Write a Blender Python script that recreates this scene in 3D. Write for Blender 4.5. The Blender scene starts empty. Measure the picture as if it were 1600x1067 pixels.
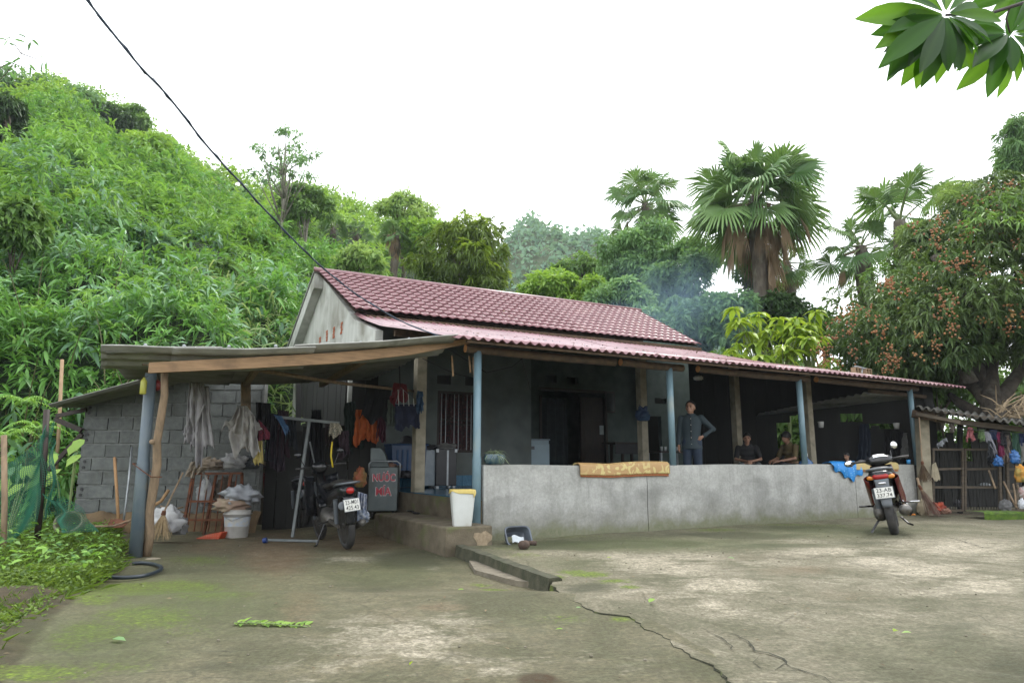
import bpy, math, random
import numpy as np
from mathutils import Vector, Matrix, noise as mnoise
R = math.radians
rnd = random.Random(7)
npr = np.random.RandomState(11)
sc = bpy.context.scene
col = sc.collection

# ------------------------------------------------------------------ camera
F = 1067.0; CAMH = 0.95; PITCH = math.atan(189 / F)
cd = bpy.data.cameras.new('camera'); cam = bpy.data.objects.new('camera', cd); col.objects.link(cam)
cd.sensor_width = 36.0; cd.lens = F * 36.0 / 1600.0
cam.location = (0, 0, CAMH); cam.rotation_euler = (R(90) + PITCH, 0, 0)
cd.clip_start = 0.05; cd.clip_end = 2000
sc.camera = cam
# ------------------------------------------------------------------ world: cloud-covered daylight sky
SUN_EL, SUN_AZ = R(58), R(40)            # azimuth from +Y towards +X
w = bpy.data.worlds.new('World'); sc.world = w; w.use_nodes = True
nt = w.node_tree; nt.nodes.clear()
out = nt.nodes.new('ShaderNodeOutputWorld'); bg = nt.nodes.new('ShaderNodeBackground')
sky = nt.nodes.new('ShaderNodeTexSky'); sky.sky_type = 'NISHITA'; sky.sun_disc = False
sky.sun_elevation = SUN_EL; sky.sun_rotation = SUN_AZ; sky.dust_density = 3.0
mx = nt.nodes.new('ShaderNodeMix'); mx.data_type = 'RGBA'; mx.inputs[0].default_value = 0.86
mx.inputs[7].default_value = (14.5, 14.9, 15.4, 1)
nt.links.new(sky.outputs[0], mx.inputs[6]); nt.links.new(mx.outputs[2], bg.inputs[0])
bg.inputs[1].default_value = 0.13
nt.links.new(bg.outputs[0], out.inputs[0])
# ------------------------------------------------------------------ sun behind the cloud
sd = bpy.data.lights.new('sun', 'SUN'); sd.energy = 1.5; sd.angle = R(11); sd.color = (1.0, 0.96, 0.9)
so = bpy.data.objects.new('sun', sd); col.objects.link(so)
sdir = Vector((math.sin(SUN_AZ) * math.cos(SUN_EL), math.cos(SUN_AZ) * math.cos(SUN_EL), math.sin(SUN_EL)))
so.rotation_euler = (-sdir).to_track_quat('-Z', 'Y').to_euler(); so.location = (0, 0, 40)
vs = sc.view_settings
vs.view_transform = 'Standard'; vs.look = 'None'; vs.exposure = 0.50; vs.gamma = 1.0; vs.use_curve_mapping = False
sc.cycles.max_bounces = 8; sc.cycles.diffuse_bounces = 4; sc.cycles.transparent_max_bounces = 8
sc.cycles.volume_bounces = 0; sc.cycles.volume_step_rate = 2.0
sc.cycles.caustics_reflective = False; sc.cycles.caustics_refractive = False

# ------------------------------------------------------------------ places: pixel rays of the photograph -> world points
cP, sP = math.cos(PITCH), math.sin(PITCH)
def ray(x, y):
    a = (x - 800) / F; b = (533.5 - y) / F
    return Vector((a, cP - b * sP, sP + b * cP))
def G(x, y, z=0.0):
    r = ray(x, y); return Vector((0, 0, CAMH)) + r * ((z - CAMH) / r.z)
def Y(x, y, d):
    r = ray(x, y); return Vector((0, 0, CAMH)) + r * (d / r.y)
HA = R(29.15)
HO = Vector((-0.4332, 8.7026, 0)); HU = Vector((math.cos(HA), math.sin(HA), 0)); HV = Vector((-math.sin(HA), math.cos(HA), 0))
def HP(u, v, z=0.0): return HO + HU * u + HV * v + Vector((0, 0, z))
def onV(x, y, v):            # pixel -> house coords on plane v
    r = ray(x, y); C = Vector((0, 0, CAMH)); t = (v - (C - HO).dot(HV)) / r.dot(HV); q = C + r * t - HO
    return q.dot(HU), q.z

# ------------------------------------------------------------------ mesh builder
class MB:
    def __init__(s): s.v = []; s.f = []; s.m = []; s.mi = 0
    def add(s, vs_, fs_):
        o = len(s.v); s.v += [tuple(p) for p in vs_]; s.f += [tuple(i + o for i in f) for f in fs_]; s.m += [s.mi] * len(fs_); return s
    def box(s, c, d, rz=0, M=None):
        x, y, z = d[0] / 2, d[1] / 2, d[2] / 2
        P = [Vector((a * x, b * y, e * z)) for e in (-1, 1) for b in (-1, 1) for a in (-1, 1)]
        if rz: Mr = Matrix.Rotation(rz, 3, 'Z'); P = [Mr @ p for p in P]
        if M: P = [M @ p for p in P]
        c = Vector(c); return s.add([p + c for p in P], [(0, 2, 3, 1), (4, 5, 7, 6), (0, 1, 5, 4), (2, 6, 7, 3), (0, 4, 6, 2), (1, 3, 7, 5)])
    def bar(s, p, q, w_, h=None, up=(0, 0, 1)):
        p, q = Vector(p), Vector(q); h = h or w_; d = (q - p).normalized(); upv = Vector(up)
        if abs(d.dot(upv)) > .98: upv = Vector((0, 1, 0))
        a = d.cross(upv).normalized() * w_ / 2; b = a.cross(d).normalized() * h / 2
        P = [p - a - b, p + a - b, p + a + b, p - a + b, q - a - b, q + a - b, q + a + b, q - a + b]
        return s.add(P, [(0, 1, 2, 3), (7, 6, 5, 4), (0, 4, 5, 1), (1, 5, 6, 2), (2, 6, 7, 3), (3, 7, 4, 0)])
    def tube(s, pts, r, n=8, cap=True, sq=1.0):
        pts = [Vector(p) for p in pts]; k = len(pts); rs = r if isinstance(r, (list, tuple)) else [r] * k
        P = []; a = None
        for i, p in enumerate(pts):
            d = (pts[min(i + 1, k - 1)] - pts[max(i - 1, 0)])
            d = d.normalized() if d.length > 1e-9 else Vector((0, 0, 1))
            if a is None:
                a = d.orthogonal().normalized()
                if abs(d.z) > .7: a = (Vector((1, 0, 0)) - d * d.x).normalized()
            else: a = (a - d * a.dot(d)).normalized()
            b = d.cross(a)
            for j in range(n):
                t = 2 * math.pi * j / n; P.append(p + (a * math.cos(t) + b * math.sin(t) * sq) * rs[i])
        Fs = [(i * n + j, i * n + (j + 1) % n, (i + 1) * n + (j + 1) % n, (i + 1) * n + j) for i in range(k - 1) for j in range(n)]
        if cap: Fs += [tuple(range(n))[::-1], tuple(range((k - 1) * n, k * n))]
        return s.add(P, Fs)
    def lathe(s, prof, n=20, c=(0, 0, 0), M=None):
        P = [Vector((r * math.cos(2 * math.pi * j / n), r * math.sin(2 * math.pi * j / n), z)) for r, z in prof for j in range(n)]
        if M: P = [M @ p for p in P]
        c = Vector(c); k = len(prof)
        Fs = [(i * n + j, i * n + (j + 1) % n, (i + 1) * n + (j + 1) % n, (i + 1) * n + j) for i in range(k - 1) for j in range(n)]
        if prof[0][0] > 1e-6: Fs.append(tuple(range(n))[::-1])
        if prof[-1][0] > 1e-6: Fs.append(tuple(range((k - 1) * n, k * n)))
        return s.add([p + c for p in P], Fs)
    def grid(s, fn, nu, nv, wrap=False):
        P = [fn(i / nu, j / nv) for j in range(nv + 1) for i in range(nu + (0 if wrap else 1))]
        W = nu if wrap else nu + 1
        Fs = [(j * W + i, j * W + (i + 1) % W, (j + 1) * W + (i + 1) % W, (j + 1) * W + i) for j in range(nv) for i in range(nu)]
        return s.add(P, Fs)
    def prism(s, poly, axis, a, b):     # poly in the two other axes, extruded from a to b along axis
        def mk(p, t):
            return {'x': (t, p[0], p[1]), 'y': (p[0], t, p[1]), 'z': (p[0], p[1], t)}[axis]
        n = len(poly); return s.add([mk(p, a) for p in poly] + [mk(p, b) for p in poly],
            [tuple(range(n))[::-1], tuple(range(n, 2 * n))] + [(i, (i + 1) % n, n + (i + 1) % n, n + i) for i in range(n)])
    def ball(s, c, r, n=12, m=8, M=None):
        r = r if isinstance(r, (list, tuple)) else (r, r, r)
        P = [];
        for i in range(m + 1):
            t = math.pi * i / m
            for j in range(n):
                a = 2 * math.pi * j / n; P.append(Vector((r[0] * math.sin(t) * math.cos(a), r[1] * math.sin(t) * math.sin(a), -r[2] * math.cos(t))))
        if M: P = [M @ p for p in P]
        c = Vector(c)
        Fs = [(i * n + j, i * n + (j + 1) % n, (i + 1) * n + (j + 1) % n, (i + 1) * n + j) for i in range(m) for j in range(n)]
        return s.add([p + c for p in P], Fs)
    def mesh(s, name, mats, smooth=False):
        me = bpy.data.meshes.new(name); me.from_pydata(s.v, [], s.f)
        for m_ in (mats if isinstance(mats, (list, tuple)) else [mats]): me.materials.append(m_)
        if any(s.m): me.polygons.foreach_set('material_index', s.m)
        if smooth: me.polygons.foreach_set('use_smooth', [True] * len(me.polygons))
        me.update(); return me

def tago(o, label=None, cat=None, group=None, kind=None):
    if label: o['label'] = label
    if cat: o['category'] = cat
    if group: o['group'] = group
    if kind: o['kind'] = kind
    return o
def obj(name, mb, mat, parent=None, smooth=False, bevel=0, solid=0, loc=None, rot=None, auto=None):
    me = mb if isinstance(mb, bpy.types.Mesh) else mb.mesh(name, mat, smooth)
    o = bpy.data.objects.new(name, me); col.objects.link(o)
    if parent: o.parent = parent
    if loc is not None: o.location = loc
    if rot is not None: o.rotation_euler = rot
    if solid:
        m_ = o.modifiers.new('s', 'SOLIDIFY'); m_.thickness = solid; m_.offset = 0
    if bevel:
        m_ = o.modifiers.new('b', 'BEVEL'); m_.width = bevel; m_.segments = 2; m_.limit_method = 'ANGLE'
    return o
def thing(name, label, cat, loc=(0, 0, 0), rz=0, group=None):
    o = bpy.data.objects.new(name, None); col.objects.link(o); o.location = loc; o.rotation_euler = (0, 0, rz)
    o.empty_display_size = .1
    return tago(o, label, cat, group)
def copy_tree(o, parent=None):
    c = o.copy(); col.objects.link(c); c.parent = parent
    for ch in list(o.children): copy_tree(ch, c)
    return c

# ------------------------------------------------------------------ materials
def _mat(name):
    m = bpy.data.materials.new(name); m.use_nodes = True; t = m.node_tree
    return m, t, t.nodes['Principled BSDF']
def N(t, kind, **kw):
    n = t.nodes.new('ShaderNode' + kind)
    for k, v in kw.items():
        if k.startswith('i_'):
            key = k[2:]; key = int(key) if key.isdigit() else key.replace('_', ' '); n.inputs[key].default_value = v
        else: setattr(n, k, v)
    return n
def c4(c): return (c[0], c[1], c[2], 1)
def noise_fac(t, scale, detail=4, lo=.35, hi=.65, stretch=None, coord='Object', dist=0, rg=.5):
    tc = N(t, 'TexCoord'); src = tc.outputs[coord]
    if stretch:
        mp = N(t, 'Mapping'); mp.inputs['Scale'].default_value = stretch; t.links.new(src, mp.inputs[0]); src = mp.outputs[0]
    nz = N(t, 'TexNoise', i_Scale=scale, i_Detail=detail, i_Distortion=dist, i_Roughness=rg); t.links.new(src, nz.inputs['Vector'])
    mr = N(t, 'MapRange'); mr.inputs[1].default_value = lo; mr.inputs[2].default_value = hi; t.links.new(nz.outputs[0], mr.inputs[0])
    return mr.outputs[0], nz.outputs[0]
def mixc(t, fac, a, b):
    m = N(t, 'Mix', data_type='RGBA')
    for s_, v in ((0, fac), (6, a), (7, b)):
        if isinstance(v, bpy.types.NodeSocket): t.links.new(v, m.inputs[s_])
        else: m.inputs[s_].default_value = c4(v) if s_ else v
    return m.outputs[2]
def math_(t, op, a, b=0.0):
    m = N(t, 'Math', operation=op)
    for i, v in enumerate((a, b)):
        if isinstance(v, bpy.types.NodeSocket): t.links.new(v, m.inputs[i])
        else: m.inputs[i].default_value = v
    return m.outputs[0]
def bump(t, b, h, strength=.3, dist=.01):
    bn = N(t, 'Bump', i_Strength=strength, i_Distance=dist); t.links.new(h, bn.inputs['Height']); t.links.new(bn.outputs[0], b.inputs['Normal'])
def pm(name, c1, c2=None, scale=8, rough=.7, metal=0, bs=.25, bd=.006, stretch=None, c3=None, s3=2.5, lo3=.55, hi3=.75, spec=None, fine=60, coord='Object'):
    """two colours mixed by noise, a third in larger patches (dirt, wear), fine bump"""
    m, t, b = _mat(name)
    c2 = c2 or tuple(x * .7 for x in c1)
    f, _ = noise_fac(t, scale, 6, stretch=stretch, coord=coord); c = mixc(t, f, c1, c2)
    if c3:
        f3, _ = noise_fac(t, s3, 5, lo3, hi3, coord=coord, dist=.4); c = mixc(t, f3, c, c3)
    if name in ('maroon_tile', 'concrete_block', 'dark_boards', 'maroon_sheet', 'fibre_cement'):
        oi = N(t, 'ObjectInfo'); c = mixc(t, math_(t, 'MULTIPLY', oi.outputs['Random'], .2 if 'maroon' in name else .45), c, tuple(x * .45 for x in c1))
    t.links.new(c, b.inputs['Base Color']); b.inputs['Roughness'].default_value = rough; b.inputs['Metallic'].default_value = metal
    if spec is not None: b.inputs['Specular IOR Level'].default_value = spec
    if bs:
        _, h = noise_fac(t, fine, 5, stretch=stretch, coord=coord); bump(t, b, h, bs, bd)
    return m
def leafmat(name, dark, light, trans=.35, rough=.5, tip=None, spec=.35):
    m, t, b = _mat(name)
    at = N(t, 'Attribute', attribute_name='tint'); c = mixc(t, at.outputs['Fac'], dark, light)
    t.links.new(c, b.inputs['Base Color']); b.inputs['Roughness'].default_value = rough; b.inputs['Specular IOR Level'].default_value = spec
    tr = N(t, 'BsdfTranslucent'); tc_ = mixc(t, .35, c, (light[0] * 1.5, light[1] * 1.4, light[2] * .5)); t.links.new(tc_, tr.inputs[0])
    ms = N(t, 'MixShader', i_0=trans); t.links.new(b.outputs[0], ms.inputs[1]); t.links.new(tr.outputs[0], ms.inputs[2])
    t.links.new(ms.outputs[0], t.nodes['Material Output'].inputs[0]); return m
# ================================================================== terrain
def sm(x, a, b):
    t = np.clip((x - a) / (b - a), 0, 1); return t * t * (3 - 2 * t)
def terr(x, y):
    x = np.asarray(x, float); y = np.asarray(y, float)
    base = np.interp(x, [-80, -16, -9, -6.2, -5.2, -3.5, 3, 14, 60], [-8, 7.5, 11.0, 12.2, 16.2, 18.2, 23, 34, 60])
    d = np.maximum((y - base) * .85, 0)
    h = np.where(d < 2.2, .82 * d, 1.8 + .50 * (d - 2.2)); h = np.minimum(h, 19 + .06 * d)
    az = x / np.maximum(y, 4.0)
    fx = np.interp(az, [-3, -.81, -.706, -.6, -.496, -.394, -.294, -.195, -.097, 0, .144, .286, .471, .8], [1.33, 1.33, 1.27, 1.17, 1.05, .98, .92, .86, .74, .58, .45, .32, .15, .1])
    bumps = .35 * np.sin(x * .9 + 1.3) * np.sin(y * .7) + .6 * np.sin(x * .31 + y * .23)
    h = h * fx + bumps * np.clip(d / 6, 0, 1)
    return h - .16
def tz(x, y): return float(terr(x, y))

def attr_mesh(name, X, Yy, Z, mat, attrs):
    """regular grid mesh (arrays ny x nx) with float point attributes"""
    ny, nx = X.shape; me = bpy.data.meshes.new(name)
    co = np.stack([X, Yy, Z], -1).reshape(-1, 3).astype(np.float32)
    i = np.arange(nx * ny).reshape(ny, nx)
    q = np.stack([i[:-1, :-1], i[:-1, 1:], i[1:, 1:], i[1:, :-1]], -1).reshape(-1)
    nf = len(q) // 4
    me.vertices.add(len(co)); me.vertices.foreach_set('co', co.ravel())
    me.loops.add(len(q)); me.loops.foreach_set('vertex_index', q.astype(np.int32))
    me.polygons.add(nf); me.polygons.foreach_set('loop_start', np.arange(0, nf * 4, 4, dtype=np.int32))
    me.polygons.foreach_set('use_smooth', np.ones(nf, bool))
    for k, a in attrs.items():
        at = me.attributes.new(k, 'FLOAT', 'POINT'); at.data.foreach_set('value', a.reshape(-1).astype(np.float32))
    me.materials.append(mat); me.update(calc_edges=True); me.validate()
    return me

def proj(X, Yy, Z):
    Zc = Z - CAMH; d = np.maximum(Yy * cP + Zc * sP, .05); u = Zc * cP - Yy * sP
    return 800 + F * X / d, 533.5 - F * u / d
def blobs(X, Yy, L):
    """soft patches laid on the ground where the photograph shows them (tones put into the surface colour)"""
    px, py = proj(X, Yy, np.zeros_like(X)); m = np.zeros_like(X)
    for cx, cy, rx, ry, a in L: m = np.maximum(m, a * np.exp(-((px - cx) / rx) ** 2 - ((py - cy) / ry) ** 2))
    return m

def ground_mat(name, dry=(.19, .17, .125), wet=(.085, .087, .058)):
    m, t, b = _mat(name)
    A = lambda n: N(t, 'Attribute', attribute_name=n).outputs['Fac']
    f1, n1 = noise_fac(t, 1.1, 12, .40, .60, dist=.5, rg=.68); f2, n2 = noise_fac(t, 6, 10, .40, .62, dist=.3, rg=.7)
    f3, n3 = noise_fac(t, 38, 6, .35, .65); f4, n4 = noise_fac(t, 190, 3, .3, .7)
    base = mixc(t, f1, wet, dry); base = mixc(t, math_(t, 'MULTIPLY', f2, .5), base, (.15, .155, .095))
    base = mixc(t, math_(t, 'MULTIPLY', f3, .35), base, (.07, .066, .045))
    gs, gsn = noise_fac(t, 40, 9, .42, .58, dist=.3, rg=.75); g2s, _ = noise_fac(t, 11, 12, .42, .58, dist=.8, rg=.75)
    def thr(att, nz, lo, hi, k=.55):
        s = math_(t, 'ADD', A(att), math_(t, 'MULTIPLY', math_(t, 'SUBTRACT', nz, .5), k))
        r = N(t, 'MapRange'); r.inputs[1].default_value = lo; r.inputs[2].default_value = hi; t.links.new(s, r.inputs[0]); return r.outputs[0]
    g_, gn = noise_fac(t, 22, 10, .40, .56, dist=.8, rg=.7); mr_grain = math_(t, 'ADD', math_(t, 'MULTIPLY', g_, .62), .38)
    fp, npp = noise_fac(t, 3.2, 12, .4, .6, stretch=(1, 1.6, 1), dist=.6, rg=.72)
    c = mixc(t, math_(t, 'MULTIPLY', thr('pale', npp, .22, .78, 2.1), mr_grain), base, mixc(t, f3, (.60, .54, .42), (.46, .41, .31)))
    c = mixc(t, math_(t, 'MULTIPLY', thr('dark', npp, .3, .6, 1.1), .85), c, mixc(t, f3, (.040, .046, .026), (.085, .09, .05)))
    c = mixc(t, thr('brown', npp, .3, .7, .8), c, mixc(t, f2, (.17, .115, .065), (.24, .18, .115)))
    c = mixc(t, thr('soil', npp, .4, .6, .5), c, mixc(t, f2, (.036, .027, .016), (.085, .060, .034)))
    c = mixc(t, thr('moss', gn, .30, .66, 1.9), c, mixc(t, f3, (.085, .125, .018), (.21, .30, .03)))
    c = mixc(t, math_(t, 'MULTIPLY', thr('green', n1, .2, .9, .8), .6), c, (.075, .105, .03))
    c = mixc(t, thr('stain', n2, .35, .75, .35), c, (.055, .028, .010))
    c = mixc(t, math_(t, 'MULTIPLY', math_(t, 'SUBTRACT', 1.0, gs), .55), c, (.050, .044, .026)); c = mixc(t, math_(t, 'MULTIPLY', math_(t, 'SUBTRACT', 1.0, g2s), .42), c, (.07, .064, .036))
    # hairline cracks where the slab is crazed
    tc = N(t, 'TexCoord'); wv = N(t, 'TexNoise', i_Scale=2.2, i_Detail=5); t.links.new(tc.outputs['Object'], wv.inputs['Vector'])
    mpx = N(t, 'Mix', data_type='RGBA', i_0=.18); t.links.new(tc.outputs['Object'], mpx.inputs[6]); t.links.new(wv.outputs['Color'], mpx.inputs[7])
    vo = N(t, 'TexVoronoi', feature='DISTANCE_TO_EDGE', i_Scale=1.35); t.links.new(mpx.outputs[2], vo.inputs['Vector'])
    cr = N(t, 'MapRange'); cr.inputs[1].default_value = .004; cr.inputs[2].default_value = .014; cr.inputs[3].default_value = 1; cr.inputs[4].default_value = 0
    t.links.new(vo.outputs[0], cr.inputs[0]); gate = math_(t, 'MULTIPLY', cr.outputs[0], f1)
    c = mixc(t, math_(t, 'MULTIPLY', gate, .34), c, (.045, .045, .028))
    t.links.new(c, b.inputs['Base Color'])
    rr = N(t, 'MapRange'); rr.inputs[3].default_value = .95; rr.inputs[4].default_value = .70; t.links.new(f1, rr.inputs[0])
    t.links.new(rr.outputs[0], b.inputs['Roughness']); b.inputs['Specular IOR Level'].default_value = .3
    hh = math_(t, 'ADD', math_(t, 'MULTIPLY', n2, 1.0), math_(t, 'ADD', math_(t, 'MULTIPLY', gsn, .9), math_(t, 'MULTIPLY', n4, .16)))
    hh = math_(t, 'SUBTRACT', hh, math_(t, 'MULTIPLY', gate, .5))
    c2_ = c; bump(t, b, hh, .75, .025); return m

# --- wide ground sheet: soil, hillside and everything to the horizon
def axis(a, b, seq): return np.unique(np.concatenate(seq))
gx = np.unique(np.concatenate([np.linspace(-500, -60, 12), np.linspace(-60, -16, 45), np.linspace(-16, 16, 129), np.linspace(16, 60, 40), np.linspace(60, 500, 12)]))
gy = np.unique(np.concatenate([np.linspace(-200, -4, 8), np.linspace(-4, 28, 129), np.linspace(28, 70, 43), np.linspace(70, 600, 16)]))
GX, GY = np.meshgrid(gx, gy); GZ = terr(GX, GY)
m_soil = pm('hillside_soil', (.075, .07, .03), (.035, .055, .018), scale=.9, c3=(.14, .10, .055), s3=.6, lo3=.5, hi3=.7, rough=.95, fine=12, bs=.6, bd=.05)
o = obj('ground', attr_mesh('ground', GX, GY, GZ, m_soil, {}), None); o['kind'] = 'structure'

# --- driveway slab (left, a little lower) and courtyard slab (right), meeting along the kerb and the long crack
crack_px = [(863, 905), (866, 921), (892, 939), (912, 947), (944, 959), (972, 961), (997, 972), (1012, 981), (1037, 997), (1052, 1008), (1069, 1012), (1087, 1031), (1101, 1037), (1131, 1050), (1147, 1066)]
crack = [G(x, y) for x, y in crack_px]
crack_all = [Vector((-.92, 9.35, 0)), Vector((-.79, 8.70, 0)), G(735, 862), G(790, 880), G(830, 895)] + crack + [Vector((1.18, 2.55, 0)), Vector((1.6, 1.6, 0)), Vector((2.4, .2, 0)), Vector((3.2, -2.5, 0))]
cy_ = np.array([p.y for p in crack_all])[::-1]; cx_ = np.array([p.x for p in crack_all])[::-1]
def crx(y): return np.interp(y, cy_, cx_)
def zleft(x, y): return -.10 + .094 * sm(-np.asarray(y, float), -6.1, -5.2)
m_drive = ground_mat('driveway_concrete', (.24, .21, .125), (.112, .113, .060))
m_yard = ground_mat('courtyard_concrete', (.35, .31, .22), (.165, .162, .103))
ys = np.concatenate([np.linspace(-2.5, 2, 20), np.linspace(2.05, 9.6, 150), np.linspace(9.7, 17, 50)])
ss = np.linspace(0, 1, 190)
XR = crx(ys)[:, None] + .12; XL = np.full_like(XR, -9.5)
XR = np.where(ys[:, None] > 9.35, 3.2, XR)
DX = XL + (XR - XL) * (1 - (1 - ss[None, :]) ** 1.15); DY = np.repeat(ys[:, None], len(ss), 1)
px_, py_ = proj(DX, DY, np.zeros_like(DX) - .08)
edge = [(1090, 5), (1067, 22), (1000, 70), (965, 100), (930, 140), (900, 175), (880, 205), (850, 205), (835, 200), (700, 180)]
ex = np.interp(py_, [e[0] for e in edge][::-1], [e[1] for e in edge][::-1])
soil = np.clip((ex - px_) / 60 + .5, 0, 1.6) * (DY < 9.5) + 1.0 * (DX < -6) * (DY >= 9.5)
NZ = .012 * np.sin(DX * 3.1 + 1) * np.sin(DY * 2.7) + .05 * np.clip(soil - .6, 0, 1) * (.6 + .5 * np.sin(DX * 2.3) * np.sin(DY * 3.3))
DZ = zleft(DX, DY) + NZ + .16 * np.exp(-((DX + 2.15) / .9) ** 2 - ((DY - 11.2) / .8) ** 2)
pale = blobs(DX, DY, [(640, 1000, 110, 36, .72), (560, 1000, 60, 45, .6), (760, 1040, 80, 20, .5), (690, 968, 80, 14, .55), (600, 850, 20, 6, .5), (560, 860, 60, 8, .6), (675, 870, 14, 4, .8), (690, 965, 60, 10, .5), (250, 790, 50, 40, .2), (980, 1040, 60, 16, .35), (870, 1020, 90, 20, .3), (480, 1040, 80, 20, .35)])
brown = blobs(DX, DY, [(430, 850, 70, 40, .9), (470, 945, 50, 50, .55), (560, 835, 90, 14, .8), (330, 840, 80, 20, .6), (690, 945, 60, 12, .55), (400, 930, 60, 30, .4), (760, 1000, 60, 20, .3), (620, 960, 90, 30, .35)])
dark = blobs(DX, DY, [(640, 860, 70, 18, .9), (800, 960, 120, 40, .35), (560, 900, 150, 25, .45), (330, 960, 110, 40, .3), (350, 1040, 150, 30, .4), (705, 850, 50, 14, .8), (880, 1000, 110, 30, .35)])
moss = blobs(DX, DY, [(205, 908, 80, 15, 1.7), (270, 902, 80, 11, 1.3), (330, 925, 70, 14, .8), (230, 960, 80, 20, .9), (150, 985, 60, 16, .9), (150, 930, 40, 14, .9), (190, 960, 50, 16, .7), (110, 1000, 40, 18, .7), (60, 1050, 90, 16, 1.), (180, 1040, 80, 14, .5), (310, 860, 60, 8, .55), (300, 915, 50, 8, .6), (770, 902, 26, 3, .9), (750, 895, 20, 3, .7), (880, 965, 50, 8, .45), (970, 965, 20, 5, .8), (290, 980, 60, 14, .4)])
green = blobs(DX, DY, [(300, 930, 200, 70, 1.), (150, 1000, 160, 60, 1.), (850, 960, 120, 30, .5), (600, 880, 140, 25, .7)])
stain = blobs(DX, DY, [(840, 1062, 36, 13, 1.2), (850, 1066, 60, 9, .7)])
o = obj('driveway', attr_mesh('driveway', DX, DY, DZ, m_drive, dict(pale=pale, brown=brown, dark=dark, moss=moss, green=green, soil=soil, stain=stain)), None); o['kind'] = 'structure'

ys2 = np.concatenate([np.linspace(-2.5, 2, 20), np.linspace(2.04, 12, 210), np.linspace(12.1, 15.5, 30)])
ss2 = np.linspace(0, 1, 200) ** 1.3
XL = crx(ys2)[:, None] + 0.0; XL = np.where(ys2[:, None] > 8.72, -.9 + (ys2[:, None] - 8.72) * 1.2, XL)
wob = (.008 * np.sin(ys2 * 31) + .006 * np.sin(ys2 * 67 + 1) + .02 * np.sin(ys2 * 13))[:, None] * (ys2[:, None] < 5.8)
XL = XL + wob; XRr = np.full_like(XL, 15.0)
YX = XL + (XRr - XL) * ss2[None, :]; YY = np.repeat(ys2[:, None], len(ss2), 1)
YZ = .010 * np.sin(YX * 1.7 + 2) * np.sin(YY * 1.9) + .004 * np.sin(YX * 9) * np.sin(YY * 7)
pale = blobs(YX, YY, [(1010, 878, 70, 16, 1.), (1075, 890, 60, 14, .9), (960, 868, 60, 10, .7), (1130, 915, 70, 16, 1.), (1110, 945, 34, 9, .9), (1290, 862, 90, 8, .85), (1370, 878, 60, 8, 1.), (1450, 890, 80, 12, 1.), (1540, 912, 70, 14, .9), (1500, 855, 90, 14, .85), (1420, 850, 70, 10, .6), (1560, 870, 50, 12, .6), (1250, 845, 60, 5, .6), (1080, 868, 90, 8, .7), (1200, 880, 80, 8, .5), (1350, 905, 90, 8, .55), (1480, 925, 90, 10, .6), (1130, 955, 60, 12, .6), (1060, 930, 60, 9, .5), (1250, 960, 120, 14, .35), (1400, 960, 140, 10, .35), (1180, 912, 40, 8, .6), (870, 862, 50, 7, .6), (1000, 920, 60, 12, .45), (1040, 1000, 40, 20, .35), (1120, 1010, 30, 20, .4)])
dark = blobs(YX, YY, [(880, 852, 110, 9, 1.), (1000, 850, 130, 7, .8), (1150, 836, 120, 6, .9), (1290, 826, 120, 7, .8), (1360, 828, 60, 9, .8), (1040, 905, 60, 8, .3), (920, 918, 50, 10, .75), (1350, 848, 100, 6, .5), (1200, 852, 120, 6, .6), (1500, 1000, 140, 60, .45), (1580, 1040, 90, 50, .6), (1400, 1050, 150, 30, .4), (1540, 960, 100, 30, .25)])  # darker bands along the wall foot, one patch beside the scooter
brown = blobs(YX, YY, [(1250, 890, 110, 12, .5), (1170, 870, 100, 8, .4), (1010, 930, 60, 10, .35), (1330, 930, 140, 24, .35)])
moss = blobs(YX, YY, [(920, 897, 34, 5, 1.), (895, 893, 26, 4, .9), (960, 908, 30, 4, .8), (985, 918, 20, 3, .8), (870, 901, 14, 4, .9), (1120, 828, 60, 3, .6), (900, 838, 80, 4, .4), (820, 868, 40, 5, .45), (1250, 820, 120, 3, .5), (790, 858, 40, 5, .4)])
green = blobs(YX, YY, [(1000, 850, 300, 14, 1.), (1300, 830, 200, 14, .9), (900, 880, 120, 14, .6), (1450, 1010, 220, 60, .4)])
o = obj('courtyard', attr_mesh('courtyard', YX, YY, YZ, m_yard, dict(pale=pale, brown=brown, dark=dark, moss=moss, green=green, soil=pale * 0, stain=pale * 0)), None); o['kind'] = 'structure'
# broken edge face of the courtyard slab along the crack, down to the driveway
mb = MB(); ed = [(float(XL[i, 0]), float(ys2[i])) for i in range(len(ys2)) if ys2[i] < 5.95]
def efn(s_, t_):
    i = min(int(round(s_ * (len(ed) - 1))), len(ed) - 1); x, y = ed[i]; k = .012 * math.sin(i * 2.7 + t_ * 5) + .008 * math.sin(i * .9)
    return (x - .006 * t_ + k * t_ * .4, y, .003 * (1 - t_) - t_ * (.004 + abs(float(zleft(x, y)))))
mb.grid(efn, len(ed) - 1, 3)
m_edge = pm('broken_concrete', (.05, .05, .03), (.02, .022, .012), scale=14, c3=(.10, .13, .02), s3=5, rough=1, bs=.8, bd=.02)
o = obj('slab_edge', mb, m_edge); o['kind'] = 'structure'

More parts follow.
